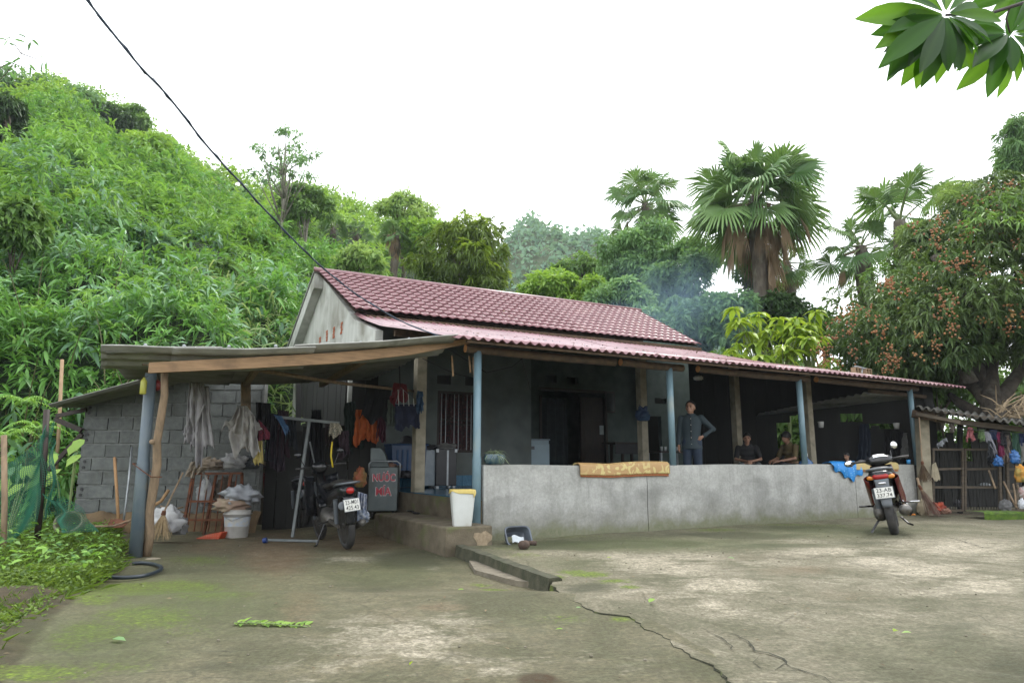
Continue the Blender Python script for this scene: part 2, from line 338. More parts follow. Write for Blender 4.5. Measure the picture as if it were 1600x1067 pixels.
def crack_strip(pts, wid, name='ground_crack'):
    mb = MB(); V_ = []
    n = len(pts)
    for i, p in enumerate(pts):
        d = (pts[min(i + 1, n - 1)] - pts[max(i - 1, 0)]).normalized(); s = Vector((-d.y, d.x, 0))
        w_ = wid * (.35 + rnd.random()) * (math.sin(math.pi * (i + .4) / n) + .15)
        V_ += [p + s * w_, p - s * w_ * (.5 + rnd.random() * .6)]
    z = [float(.008) for _ in V_]
    mb.add([(v.x, v.y, .006 + (.010 * math.sin(v.x * 1.7 + 2) * math.sin(v.y * 1.9) if v.x > crx(v.y) else float(zleft(v.x, v.y)) + .01)) for v in V_], [(2 * i, 2 * i + 1, 2 * i + 3, 2 * i + 2) for i in range(n - 1)])
    o = obj(name, mb, m_crackdark); o['kind'] = 'structure'; return o
m_crackdark = pm('crack_dark', (.018, .018, .010), (.035, .035, .02), rough=1, bs=.4)  # flat dark ribbon standing in for the depth of a crack
def wiggle(pp, step=.05, amp=.012):
    out_ = []
    for a, b in zip(pp, pp[1:]):
        k = max(1, int((b - a).length / step))
        for j in range(k): out_.append(a.lerp(b, j / k) + Vector((rnd.uniform(-amp, amp), rnd.uniform(-amp, amp), 0)))
    return out_ + [pp[-1]]
for L, w_ in (([(1128, 984), (1150, 990), (1172, 1000), (1181, 1015), (1200, 1020), (1222, 1028), (1225, 1037), (1250, 1047), (1287, 1059), (1300, 1070)], .006),
              ([(1225, 1037), (1215, 1048), (1236, 1050), (1250, 1047)], .004),
              ([(1100, 980), (1115, 990), (1135, 1000), (1146, 1016)], .003), ([(1190, 1024), (1178, 1034), (1190, 1046)], .003),
              ([(1480, 840), (1510, 848), (1540, 856), (1575, 860)], .006), ([(1180, 866), (1225, 874), (1260, 874), (1300, 869), (1330, 868)], .006),
              ([(1400, 838), (1440, 836), (1476, 842)], .005),
              ([(800, 948), (830, 945), (862, 941), (900, 944)], .003), ([(640, 900), (680, 905), (720, 904)], .003), ([(300, 1038), (360, 1040), (410, 1036)], .003), ([(560, 930), (590, 925), (640, 932)], .003)):
    crack_strip(wiggle([G(x, y, -.06 if x < 910 else 0) * 1.0 for x, y in L]), w_)

# --- kerb between the two slabs, thin loose concrete flake beside it
m_kerb = pm('kerb_concrete', (.075, .072, .045), (.035, .038, .02), scale=9, c3=(.04, .055, .02), s3=4, lo3=.55, hi3=.75, rough=.95, bs=.7, bd=.015)
mb = MB(); K0 = Vector((-.83, 8.66, 0)); K1 = Vector((.345, 5.83, 0)); kd = (K1 - K0).normalized(); kn = Vector((kd.y, -kd.x, 0))
def kf(s_, t_):
    p = K0.lerp(K1, s_); a = t_ * 4; prof = [(-.078, -.03), (-.07, .012), (-.05, .026), (.045, .022), (.066, -.15)]
    i = min(int(a), 4) if a >= 4 else int(a); q = prof[i]
    n = mnoise.noise(Vector((p.x * 6, p.y * 6, a * 2.1))) * .008
    return (p.x - kn.x * (-q[0]) * 1.0 + n, p.y + kn.y * q[0] + n, q[1] + n * .8 + .002 * math.sin(s_ * 40))
mb.grid(kf, 70, 4); v0 = len(mb.v) - 5 * 71
mb.f.append(tuple(70 + 71 * j for j in range(5))); mb.m.append(0)
o = obj('kerb', mb, m_kerb, smooth=False); o['kind'] = 'structure'
mb = MB(); fl = [G(733, 878, -.08), G(760, 880, -.08), G(790, 888, -.08), G(822, 903, -.08), G(826, 912, -.08), G(808, 910, -.08), G(790, 906, -.08), G(768, 900, -.08), G(742, 893, -.08)]
mb.add([(p.x, p.y, -.062) for p in fl] + [(p.x, p.y, -.12) for p in fl], [tuple(range(9))] + [(i, i + 9, (i + 1) % 9 + 9, (i + 1) % 9) for i in range(9)])
o = obj('slab_flake', mb, pm('flake', (.20, .175, .13), (.12, .105, .075), scale=10, rough=.95, bs=.6, bd=.01)); o['kind'] = 'structure'
mb = MB(); mb.box(((K1.x + .05), K1.y + .02, -.07), (.3, .12, .09), rz=-1.15)
# ================================================================== the house
m_parapet_ = None
def parapet_mat():
    m, t, b = _mat('parapet_render'); tc = N(t, 'TexCoord'); sx = N(t, 'SeparateXYZ'); t.links.new(tc.outputs['Object'], sx.inputs[0])
    f1, n1 = noise_fac(t, 3, 10, .4, .65, dist=.3, rg=.68); f2, n2 = noise_fac(t, 22, 8, .35, .65, rg=.7); fs, ns = noise_fac(t, 1.7, 8, .35, .75, stretch=(1, 1, 1.6), dist=.5)
    c = mixc(t, f1, (.46, .46, .435), (.33, .335, .31)); c = mixc(t, math_(t, 'MULTIPLY', f2, .3), c, (.25, .25, .235))
    # band of grey weather stain at mid height, green towards the foot
    def band(lo, hi, k, nz):
        s = math_(t, 'SUBTRACT', sx.outputs[2], math_(t, 'MULTIPLY', math_(t, 'SUBTRACT', nz, .5), k)); r = N(t, 'MapRange', interpolation_type='SMOOTHSTEP')
        r.inputs[1].default_value = lo; r.inputs[2].default_value = hi; r.inputs[3].default_value = 1; r.inputs[4].default_value = 0; t.links.new(s, r.inputs[0]); return r.outputs[0]
    c = mixc(t, math_(t, 'MULTIPLY', math_(t, 'MULTIPLY', band(.32, .72, 1.1, ns), fs), .6), c, (.13, .13, .12)); fd, _ = noise_fac(t, 5, 8, .5, .72, stretch=(1.6, 1, .18), rg=.7); c = mixc(t, math_(t, 'MULTIPLY', fd, .4), c, (.14, .14, .125)); fg, _ = noise_fac(t, 30, 8, .42, .6, rg=.75); c = mixc(t, math_(t, 'MULTIPLY', math_(t, 'SUBTRACT', 1.0, fg), .22), c, (.10, .10, .09))
    c = mixc(t, math_(t, 'MULTIPLY', band(.10, .45, .5, n1), .55), c, mixc(t, f2, (.23, .225, .18), (.15, .15, .125)))
    c = mixc(t, math_(t, 'MULTIPLY', band(.02, .20, .5, n1), .8), c, mixc(t, f2, (.10, .115, .05), (.17, .17, .10)))
    t.links.new(c, b.inputs['Base Color']); b.inputs['Roughness'].default_value = .9
    bump(t, b, math_(t, 'ADD', n1, math_(t, 'MULTIPLY', n2, .5)), .4, .02); return m
m_parapet = parapet_mat()
m_plaster = pm('lime_plaster', (.15, .17, .16), (.11, .128, .12), scale=3, c3=(.11, .12, .10), s3=1.4, rough=.9, bs=.3, bd=.01)
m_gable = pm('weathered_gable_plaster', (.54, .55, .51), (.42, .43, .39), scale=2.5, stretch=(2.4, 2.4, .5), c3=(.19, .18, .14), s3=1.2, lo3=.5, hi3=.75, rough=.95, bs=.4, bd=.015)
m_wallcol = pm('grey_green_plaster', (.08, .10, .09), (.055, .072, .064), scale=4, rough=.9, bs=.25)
m_bluepvc = pm('blue_pipe', (.15, .235, .275), (.12, .195, .23), scale=6, c3=(.20, .24, .22), s3=3, rough=.42, bs=.08)
m_greypvc = pm('grey_pipe', (.10, .135, .165), (.13, .16, .17), scale=5, c3=(.20, .17, .11), s3=2, rough=.5, bs=.1)
m_conc = pm('post_concrete', (.30, .27, .20), (.22, .195, .14), scale=8, c3=(.14, .13, .09), s3=4, rough=.95, bs=.5, bd=.01)
m_concd = pm('step_concrete', (.15, .125, .085), (.085, .07, .045), scale=5, c3=(.10, .12, .04), s3=3, rough=.95, bs=.6, bd=.012)
m_maroon = pm('maroon_sheet', (.225, .098, .115), (.18, .078, .092), scale=3, c3=(.36, .22, .22), s3=1.5, lo3=.45, hi3=.8, rough=.30, bs=.1, bd=.004, spec=.65)
m_tile = pm('maroon_tile', (.27, .135, .145), (.205, .098, .108), scale=5, c3=(.32, .18, .17), s3=2, lo3=.5, hi3=.85, rough=.30, bs=.12, spec=.6)
m_fibro = pm('fibre_cement', (.27, .27, .245), (.20, .20, .18), scale=4, c3=(.11, .115, .09), s3=2.5, rough=.9, bs=.35, bd=.008)
m_fibrolit = pm('fibre_cement_lit', (.40, .40, .37), (.30, .30, .275), scale=5, c3=(.15, .155, .12), s3=3, rough=.9, bs=.35, bd=.008)  # paler copy of the sheet grey, lit edge put into colour
m_log = pm('log_bark', (.095, .062, .035), (.055, .036, .022), scale=12, stretch=(1, 1, 1), rough=.9, bs=.5, bd=.01)
m_logend = pm('cut_wood', (.50, .24, .09), (.38, .17, .06), scale=20, rough=.8)
m_timber = pm('sawn_timber', (.30, .185, .095), (.21, .13, .065), scale=3, stretch=(1, 12, 12), c3=(.12, .075, .04), s3=2.5, rough=.75, bs=.25)
m_pole = pm('peeled_pole', (.28, .20, .125), (.19, .135, .085), scale=5, stretch=(6, 6, 1), c3=(.11, .09, .055), s3=5, rough=.85, bs=.4)
m_darkwood = pm('dark_wood', (.035, .022, .015), (.02, .013, .01), scale=6, stretch=(8, 8, 1), rough=.6)
m_board = pm('dark_boards', (.018, .018, .015), (.015, .015, .013), scale=5, stretch=(6, 6, 1), rough=.8)  # near-black board tone, varied a little per board
m_black = pm('black_plastic', (.012, .012, .014), (.018, .018, .02), rough=.4, bs=.05)
m_floor = pm('blue_floor_tile', (.045, .13, .20), (.035, .10, .16), scale=2, rough=.22, bs=.03, spec=.6)
m_skirt = pm('blue_wall_tile', (.05, .19, .30), (.03, .12, .21), scale=45, rough=.25, bs=.03)
m_steel = pm('galvanised_steel', (.33, .35, .36), (.25, .27, .28), scale=7, rough=.42, metal=.75, bs=.08)
m_rust = pm('rusty_steel', (.16, .055, .022), (.08, .03, .015), scale=18, rough=.9, bs=.4)
m_brickred = pm('red_brick', (.40, .14, .07), (.28, .09, .05), scale=30, rough=.95, bs=.5)

house = thing('house', 'long low farmhouse with maroon tiled roof and a deep porch behind a grey wall', 'house', HO, HA)
def wall_holes(u0, u1, z0, z1, v, th, holes, axis='u'):
    us = sorted({u0, u1, *[h[0] for h in holes], *[h[1] for h in holes]}); zs = sorted({z0, z1, *[h[2] for h in holes], *[h[3] for h in holes]})
    solid = lambda i, j: 0 <= i < len(us) - 1 and 0 <= j < len(zs) - 1 and not any(h[0] <= (us[i] + us[i + 1]) / 2 <= h[1] and h[2] <= (zs[j] + zs[j + 1]) / 2 <= h[3] for h in holes)
    mb = MB(); P = (lambda a, d, z: (a, d, z)) if axis == 'u' else (lambda a, d, z: (d, a, z))
    for i in range(len(us) - 1):
        for j in range(len(zs) - 1):
            if not solid(i, j): continue
            a, b, c, d = us[i], us[i + 1], zs[j], zs[j + 1]; f, g = v, v + th
            mb.add([P(a, f, c), P(b, f, c), P(b, f, d), P(a, f, d)], [(0, 1, 2, 3)]); mb.add([P(a, g, c), P(b, g, c), P(b, g, d), P(a, g, d)], [(3, 2, 1, 0)])
            if not solid(i - 1, j): mb.add([P(a, f, c), P(a, f, d), P(a, g, d), P(a, g, c)], [(0, 1, 2, 3)])
            if not solid(i + 1, j): mb.add([P(b, f, c), P(b, g, c), P(b, g, d), P(b, f, d)], [(0, 1, 2, 3)])
            if not solid(i, j - 1): mb.add([P(a, f, c), P(a, g, c), P(b, g, c), P(b, f, c)], [(0, 1, 2, 3)])
            if not solid(i, j + 1): mb.add([P(a, f, d), P(b, f, d), P(b, g, d), P(a, g, d)], [(0, 1, 2, 3)])
    return mb
def U_(x, y, v): return onV(x, y, v)[0]
def Z_(x, y, v): return onV(x, y, v)[1]
FZ = .5
# porch floor and step
mb = MB(); mb.box((4.75, 2.92, .17), (9.5, 5.88, .63)); obj('porch_base', mb, m_concd, house)
ft = MB(); ft.box((4.76, 2.95, FZ - .005), (9.44, 5.8, .012)); obj('floor_tiling', ft, m_floor, house)
mb = MB(); mb.box((-.31, .86, .04), (.6, 2.6, .36)); s_ = obj('step', mb, m_concd, house, bevel=.02)
mb = MB()
def patch(s_, t_):
    a = s_ * 2 * math.pi; r = (.10 + .02 * math.sin(3 * a) + .014 * math.sin(5 * a + 1)) * t_; return (-.14 + r * math.cos(a) * 1.05, -.4435 - (.004 if t_ < .95 else 0), .06 + r * math.sin(a) * 1.1)
mb.grid(patch, 20, 3, wrap=True); obj('cement_patch', mb, pm('pale_patch', (.30, .235, .155), (.22, .17, .11), scale=20, rough=.95, bs=.6), house)
# porch wall in three cast lengths
j1, j2, uend = U_(1012, 780, -.06), U_(1338, 770, -.06), U_(1433, 770, -.06)
for i, (a, b) in enumerate(((.06, j1 - .006), (j1 + .006, j2 - .006), (j2 + .006, uend))):
    mb = MB()
    def face(s_, t_, a=a, b=b):
        u = a + (b - a) * s_; n = mnoise.noise(Vector((u * 2, t_ * 3, 5))) * .012 + mnoise.noise(Vector((u * 9, t_ * 9, 1))) * .003
        return (u, -.06 + n, -.1 + 1.015 * t_ + .006 * math.sin(u * 3 + i) * t_)
    nu = max(6, int((b - a) * 14))
    def loop(s_, t_, a=a, b=b):
        if t_ <= .8: x, y, z = face(s_, t_ / .8); return (x, y, z)
        x, y, z = face(s_, 1.0); return (x, .055, z + .004) if t_ < .95 else (x, .06, -.1)
    mb.grid(loop, nu, 10)
    n0 = nu + 1
    mb.f.append(tuple(n0 * j for j in range(11))[::-1]); mb.m.append(0); mb.f.append(tuple(nu + n0 * j for j in range(11))); mb.m.append(0)
    o = obj('porch_wall', mb, m_parapet, house)
# gable wall and cladding under the carport
mb = MB(); mb.prism([(2.85, 2.5), (4.3, 2.5), (4.3, -.1), (9.1, -.1), (9.1, 3.50), (6.6, 4.86), (4.1, 3.48), (2.85, 3.08)], 'x', -.47, -.34); obj('gable_wall', mb, m_gable, house)
for k in range(2): mb = MB(); mb.box((-.29 + k * .24, 4.28, 1.5), (.23, .03, 2.7)); obj('cladding_board', mb, m_board, house)
for k in range(13):
    mb = MB(); y0 = 4.36 + k * .31; mb.box((-.488 - .004 * (k % 3), y0 + .15, 1.42), (.03, .30 - .012, 2.95)); obj('cladding_board', mb, m_board, house)
for (x, y, h) in ((500, 533, 9), (511, 527, 13), (522, 522, 15), (534, 515, 15)):
    r = ray(x, y); C = Vector((0, 0, CAMH)); t = (-.47 - (C - HO).dot(HU)) / r.dot(HU); q = C + r * t - HO; v, z = q.dot(HV), q.z
    for k in range(2 + h // 6):
        mb = MB(); mb.box((-.474, v + rnd.uniform(-.02, .02), z + (k - 1) * .06), (.018, .10 + rnd.random() * .03, .05)); obj('brick', mb, m_brickred, house, bevel=.005)
# front walls, back walls
wx0, wx1 = U_(683, 660, 4.3), U_(743, 660, 4.3); wz0, wz1 = 1.14, 2.31
v1u0, v1u1 = U_(683, 590, 4.3), U_(705, 590, 4.3); v2u0, v2u1 = U_(727, 590, 4.3), U_(748, 590, 4.3)
cu = U_(830, 650, 4.3)
holes = [(wx0, wx1, wz0, wz1), (v1u0, v1u1, 2.44, 2.62), (v2u0, v2u1, 2.44, 2.62)]
obj('front_wall', wall_holes(-.33, cu, FZ - .1, 3.5, 4.3, .15, holes), m_plaster, house)
RV = 5.8; KV0 = 5.5
dx0, dx1 = U_(846, 660, RV), U_(945, 660, RV)
def vh(xa, xb, ya, yb): return (U_(xa, ya, RV), U_(xb, ya, RV), Z_(xb, yb, RV), Z_(xa, ya, RV))
px0, px1 = U_(1134, 680, RV), U_(1212, 680, RV); pe = U_(1236, 650, RV)
kx0, kx1 = U_(1006, 680, RV), U_(1036, 680, RV)
holes = [(dx0, dx1, FZ, Z_(890, 612, RV)), vh(853, 870, 585, 598), vh(886, 903, 588, 601), vh(1023, 1041, 617, 628), (px0, px1, FZ, 2.35), (kx0, kx1, FZ, 2.2)]
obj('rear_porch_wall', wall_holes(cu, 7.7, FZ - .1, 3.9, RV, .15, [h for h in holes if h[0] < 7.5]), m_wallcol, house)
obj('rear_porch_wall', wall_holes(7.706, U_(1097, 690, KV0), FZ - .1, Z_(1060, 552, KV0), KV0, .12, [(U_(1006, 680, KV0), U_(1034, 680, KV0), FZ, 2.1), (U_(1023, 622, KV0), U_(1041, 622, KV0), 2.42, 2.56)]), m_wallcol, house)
mb = MB(); mb.box((8.2, 6.6, 1.7), (1.6, .1, 2.4)); obj('dark_back_panel', mb, m_board, house)  # dark panel added behind the wall opening to keep it dark
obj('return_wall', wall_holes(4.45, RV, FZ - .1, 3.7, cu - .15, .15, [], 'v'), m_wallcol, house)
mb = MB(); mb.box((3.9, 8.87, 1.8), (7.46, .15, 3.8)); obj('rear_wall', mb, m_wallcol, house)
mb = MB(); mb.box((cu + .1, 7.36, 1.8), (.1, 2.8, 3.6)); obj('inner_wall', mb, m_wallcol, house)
# door: dark leaves, one standing open, light paper on it
dr = MB(); dr.box(((dx0 + dx1) / 2, RV + .05, Z_(890, 612, RV) + .035), (dx1 - dx0 + .12, .16, .07)); dr.box((dx0 - .03, RV + .05, 1.5), (.06, .16, 2.0)); dr.box((dx1 + .03, RV + .05, 1.5), (.06, .16, 2.0)); obj('door_frame', dr, m_darkwood, house)
for a, b in ((dx0 + .62 * (dx1 - dx0), dx1),):
    d_ = MB(); d_.box(((a + b) / 2, RV + .06, 1.52), (b - a - .02, .045, 2.0))
    for zz in (1.0, 1.6, 2.15): d_.box(((a + b) / 2, RV + .034, zz), ((b - a) * .7, .02, .35))
    dd = obj('door_leaf', d_, m_darkwood, house)
    q = onV(946, 672, RV); pn = MB(); pn.box((q[0] - .12, RV - .005, q[1]), (.12, .006, .22)); obj('paper_notice', pn, pm('notice', (.38, .42, .42)), dd)
ct = MB(); ct.grid(lambda s_, t_: (dx0 + .02 + .42 * (dx1 - dx0) * s_, RV + .1 + .03 * math.sin(s_ * 22), .55 + 1.9 * t_), 40, 2); obj('door_curtain', ct, pm('dark_curtain', (.02, .028, .03), (.014, .018, .02), rough=.9), house)
# window: bars, frame, patterned curtain
wn = MB(); c_ = ((wx0 + wx1) / 2, 4.33, (wz0 + wz1) / 2); W_, H_ = wx1 - wx0, wz1 - wz0
for q in (((wx0 + .025, 4.33, c_[2]), (.05, .06, H_)), ((wx1 - .025, 4.33, c_[2]), (.05, .06, H_)), ((c_[0], 4.33, wz1 - .025), (W_ - .1, .06, .05)), ((c_[0], 4.33, wz0 + .025), (W_ - .1, .06, .05)), ((c_[0], 4.33, wz0 + .62), (W_ - .1, .03, .03)), ((c_[0], 4.33, wz0 + .54), (W_ - .1, .03, .02))): wn.box(*q)
wo = obj('window', wn, m_darkwood, house)
for k in range(1, 9): b_ = MB(); b_.tube([(wx0 + W_ * k / 9, 4.315, wz0 + .02), (wx0 + W_ * k / 9, 4.315, wz1 - .02)], .008, 6); obj('bar', b_, m_steel if k % 3 else m_darkwood, wo)
cu_ = MB(); cu_.grid(lambda s_, t_: (wx0 + .02 + (W_ - .04) * s_, 4.40 + .025 * math.sin(s_ * 45), wz0 + .02 + (H_ - .04) * t_), 70, 2); obj('curtain', cu_, pm('figured_curtain', (.10, .035, .035), (.035, .03, .035), scale=30, c3=(.16, .12, .10), s3=18, rough=.9), wo)
for a, b in ((v1u0, v1u1), (v2u0, v2u1)):
    vb = MB(); vb.box(((a + b) / 2, 4.42, 2.53), (b - a, .03, .18)); obj('vent_back', vb, m_black, house)
sk = MB(); 
for k in range(16): 
    a = .2 + k * .2
    if a > cu - .1: break
    sk = MB(); sk.box((a + .098, 4.292, FZ + .11), (.194, .014, .205)); obj('tile', sk, m_skirt, house)
# blue pipe posts on the wall line
for x, yb, z0 in ((745.5, 725, -.02), (1048.5, 723, .90), (1252, 724, .90), (1425.5, 724, .90)):
    u = U_(x, 650, 0); mb = MB(); mb.tube([(u, 0, z0), (u, 0, 1.0), (u, 0, 1.04), (u, 0, 2.36)] if z0 < .5 else [(u, 0, z0), (u, 0, 2.36)], [.056, .056, .05, .05] if z0 < .5 else .05, 16); o = obj('porch_post', mb, m_bluepvc, house, smooth=True)
for x, v, top in ((1005, 2.3, 3.0), (1153, 2.3, 3.0), (1266, 1.2, 2.7)):
    u = U_(x, 700, v); mb = MB(); mb.box((u, v, (FZ + top) / 2), (.15, .15, top - FZ)); obj('concrete_post', mb, m_conc, house, bevel=.012)
mb = MB(); mb.box((.16, 2.42, 1.6), (.17, .17, 2.3)); obj('concrete_post', mb, m_conc, house, bevel=.012)
# log purlins under the eave, cut ends showing
for a, b in ((U_(738, 540, 0) - .1, 2.2), (2.3, U_(1066, 568, 0)), (U_(1090, 570, 0), U_(1262, 586, 0)), (U_(1275, 590, 0), 9.6)):
    mb = MB(); mb.tube([(a, 0, 2.385), ((a + b) / 2, .01, 2.37), (b, 0, 2.375)], [.052, .056, .055], 14, cap=False); lg = obj('purlin_log', mb, m_log, house, smooth=True)
    mb = MB(); mb.tube([(b - .004, 0, 2.375), (b, 0, 2.375)], .0545, 14); mb.tube([(a, 0, 2.385), (a + .004, 0, 2.385)], .0515, 14); obj('log_end', mb, m_logend, lg)
mb = MB(); mb.bar((-.3, 3.95, 3.50), (7.8, 3.95, 3.56), .09, .12); mb.bar((-.3, 2.4, 2.98), (9.4, 2.4, 2.98), .08, .11); mb.bar((-.3, -.27, 2.425), (10.4, -.27, 2.41), .035, .03); obj('roof_batten', mb, m_log, house)
# corrugated lean-to roof in overlapping sheets
vk = [-.34, -.1, 1.2, 2.64, 3.7, 4.25]; zk = [2.455, 2.52, 2.82, 3.13, 3.44, 3.64]
def vtop(u): return 4.25 if u <= 7.7 else 4.25 + (-.34 - 4.25) * (u - 7.7) / (10.72 - 7.7)
def sheetz(u, v): return float(np.interp(v, vk, zk)) - .012 * max(0, u - 7.7)
SW = .93
for k in range(12):
    a = -.45 + k * SW; b = min(a + SW + .05, 10.70); nw = int((b - a) / .135 * 8); mb = MB()
    def fn(s_, t_, a=a, b=b, k=k):
        u = a + (b - a) * s_; vt = max(vtop(u), -.30); v0 = -.34 - .012 * (k % 2) + .006 * math.sin(k * 2.2); v = v0 + (vt - v0) * t_
        return (u, v, sheetz(u, v) + .02 * math.sin(2 * math.pi * u / .135) + .004 * (k % 2) + .003)
    mb.grid(fn, nw, 12); obj('roof_sheet', mb, m_maroon, house, smooth=True, solid=.006)
nl = MB()
for k in range(70):
    u = rnd.uniform(-.3, 9); v = rnd.choice([.2, 1.3, 2.4, 3.5]); 
    if v > vtop(u) - .1: continue
    nl.ball((u, v, sheetz(u, v) + .028), .011, 6, 4)
obj('roof_nails', nl, m_steel, house)['kind'] = 'stuff'
LB = []
for k in range(260):
    u = rnd.uniform(-.4, 9.5); v = rnd.uniform(-.3, 4.1)
    if v < vtop(u) - .1: LB.append((u, v, sheetz(u, v) + .028))
LB = LB + [(rnd.uniform(-.3, 7.9), v_, 3.66 + (v_ - 4.0) * .515 + .055) for v_ in [rnd.uniform(4.1, 6.4) for _ in range(90)]]
# tile roof
TL, TR, RL, RR = Vector((-.50, 4.0, 3.66)), Vector((7.87, 4.0, 3.71)), Vector((-.60, 6.6, 5.0)), Vector((8.2, 6.6, 5.07))
NC, NR = 44, 11
def tile_mesh(w_, l_, k):
    mb = MB(); prof = []
    n = 9
    for i in range(n + 1):
        s_ = i / n; z = .026 * (math.sin(2 * math.pi * (s_ - .25)) * .5 + .5) ** 1.3
        prof.append((s_ * w_ * 1.03, z))
    V_ = []
    for (x, z) in prof: V_ += [(x, -.01, z + .030), (x, l_ * 1.12, z - .004), (x, -.01, z + .008)]
    F_ = []
    for i in range(n): a, b = 3 * i, 3 * i + 3; F_ += [(a, b, b + 1, a + 1), (a + 2, b + 2, b, a)]
    mb.add(V_, F_); return mb.mesh('tile', m_tile, True)
slope = math.atan2(RL.z - TL.z, RL.y - TL.y); L_ = (RL - TL).length / NR; tw = (TR - TL).length / NC
tmesh = [tile_mesh(tw * 1.01, L_, 0)]
for p_ in tmesh[0].polygons: p_.use_smooth = p_.index % 2 == 0
stuffv = MB(); cnt = 0
for c_i in range(NC):
    for r_i in range(NR):
        s_, t_ = c_i / NC, r_i / NR; p = TL.lerp(TR, s_).lerp(RL.lerp(RR, s_), t_)
        if cnt < 297:
            o = obj('tile', tmesh[0], None, house, loc=p + Vector((0, 0, rnd.uniform(-.002, .002))), rot=(slope + rnd.uniform(-.006, .006), rnd.uniform(-.006, .006), 0)); cnt += 1
        else:
            M_ = Matrix.Rotation(slope + rnd.uniform(-.006, .006), 3, 'X'); stuffv.add([M_ @ v.co + p for v in tmesh[0].vertices], [tuple(q.vertices) for q in tmesh[0].polygons])
o = obj('tile_field', stuffv, m_tile, house, smooth=True); o['kind'] = 'stuff'
mb = MB(); mb.tube([(-.68, 6.6, 5.03), (3.8, 6.6, 5.065), (8.26, 6.6, 5.10)], .06, 12, sq=.7); obj('ridge_cap', mb, m_tile, house, smooth=True)
mb = MB(); mb.add([(-.5, 4.03, 3.62), (7.87, 4.03, 3.67), (8.2, 6.6, 5.02), (-.6, 6.6, 4.95)], [(0, 1, 2, 3), (3, 2, 1, 0)]); obj('roof_underlay', mb, m_log, house, solid=.02)
mb = MB(); mb.add([(-.68, 6.62, 4.985), (8.2, 6.62, 5.04), (8.2, 9.45, 3.56), (-.68, 9.45, 3.51)], [(0, 1, 2, 3)]); obj('rear_roof', mb, m_fibro, house, solid=.05)
mb = MB(); mb.prism([(6.66, 4.93), (9.42, 3.47), (9.42, 3.12), (9.30, 3.16), (6.72, 4.58), (6.60, 4.62), (6.60, 4.93)], 'x', -.66, -.475); obj('verge_board', mb, m_gable, house)
# right end gable of the house
mb = MB(); mb.prism([(RV + .15, .4), (8.79, .4), (8.79, 3.7), (6.6, 4.93), (RV + .15, 4.5)], 'x', 7.62, 7.76); obj('end_wall', mb, m_wallcol, house)
# kitchen corner behind the right of the porch: low ribbed roof, dark plank wall with gaps over it
def kroof(s_, t_):
    u = 8.5 + 1.85 * s_; vm = max(.32, 4.3 - (u - 7.74) / (10.4 - 7.74) * 4.14 - .12); v = .27 + (vm - .27) * t_; return (u, v, 2.27 - .095 * (v - .27) + .028 * math.sin(2 * math.pi * v / .17))
mb = MB(); mb.grid(kroof, 6, 150); obj('kitchen_roof', mb, m_fibro, house, smooth=True, solid=.008)
W0, W1 = Vector((7.74, 4.30, 0)), Vector((10.40, .16, 0)); wd = (W1 - W0).normalized(); wn_ = Vector((wd.y, -wd.x, 0)); kn_ = 34
for k in range(kn_):
    a, b = W0.lerp(W1, k / kn_), W0.lerp(W1, (k + 1) / kn_) + wd * .012; c_ = (a + b) / 2 + wn_ * (.028 * (k % 2)); cwp = HP(c_.x, c_.y, 1.0); xx, _ = proj(cwp.x, cwp.y, 1.0); dd_ = cwp.y
    zt = sheetz(c_.x, c_.y) - .04; zy = lambda y: Y(xx, y, dd_).z; segs = [(FZ - .3, zt)]
    if 1238 <= xx < 1262: segs = [(zy(650 + rnd.uniform(-4, 4)), zt)]
    elif 1214 <= xx < 1238: segs = [(FZ - .3, zy(700)), (zy(664 + rnd.uniform(-4, 4)), zt)]
    elif 1320 <= xx < 1356: segs = [(FZ - .3, zy(659)), (zy(646), zt)]
    elif 1356 <= xx < 1400: segs = [(FZ - .3, zy(668 + rnd.uniform(-3, 3))), (zy(662), zt)]
    for (za, zb) in segs:
        if zb - za < .04: continue
        mb = MB(); mb.bar((c_.x, c_.y, za), (c_.x, c_.y, zb), (b - a).length, .025, up=(wn_.x, wn_.y, 0)); obj('plank', mb, m_board, house)
mb = MB(); mb.bar((8.5, .26, 2.30), (10.35, .26, 2.27), .07, .07); obj('kitchen_beam', mb, m_log, house)
# wires on the porch
for P in ([(700, 545), (760, 582), (800, 573), (835, 545)], [(812, 550), (822, 585), (829, 610)], [(660, 560), (690, 575), (715, 585), (738, 590)]):
    mb = MB(); vv = 2.0; pts = [Vector((*[onV(x, y, vv)[0]], vv, onV(x, y, vv)[1])) for x, y in P]; mb.tube(pts, .006, 5); obj('wire', mb, m_black, house)
for x, y0, y1 in ((706, 556, 588), (733, 556, 582), (739, 558, 590)):
    a, b = onV(x, y0, .3), onV(x + 2, y1, .3); mb = MB(); mb.bar((a[0], .3, a[1]), (b[0], .3, b[1]), .022, .01); obj('hanging_batten', mb, m_timber, house)

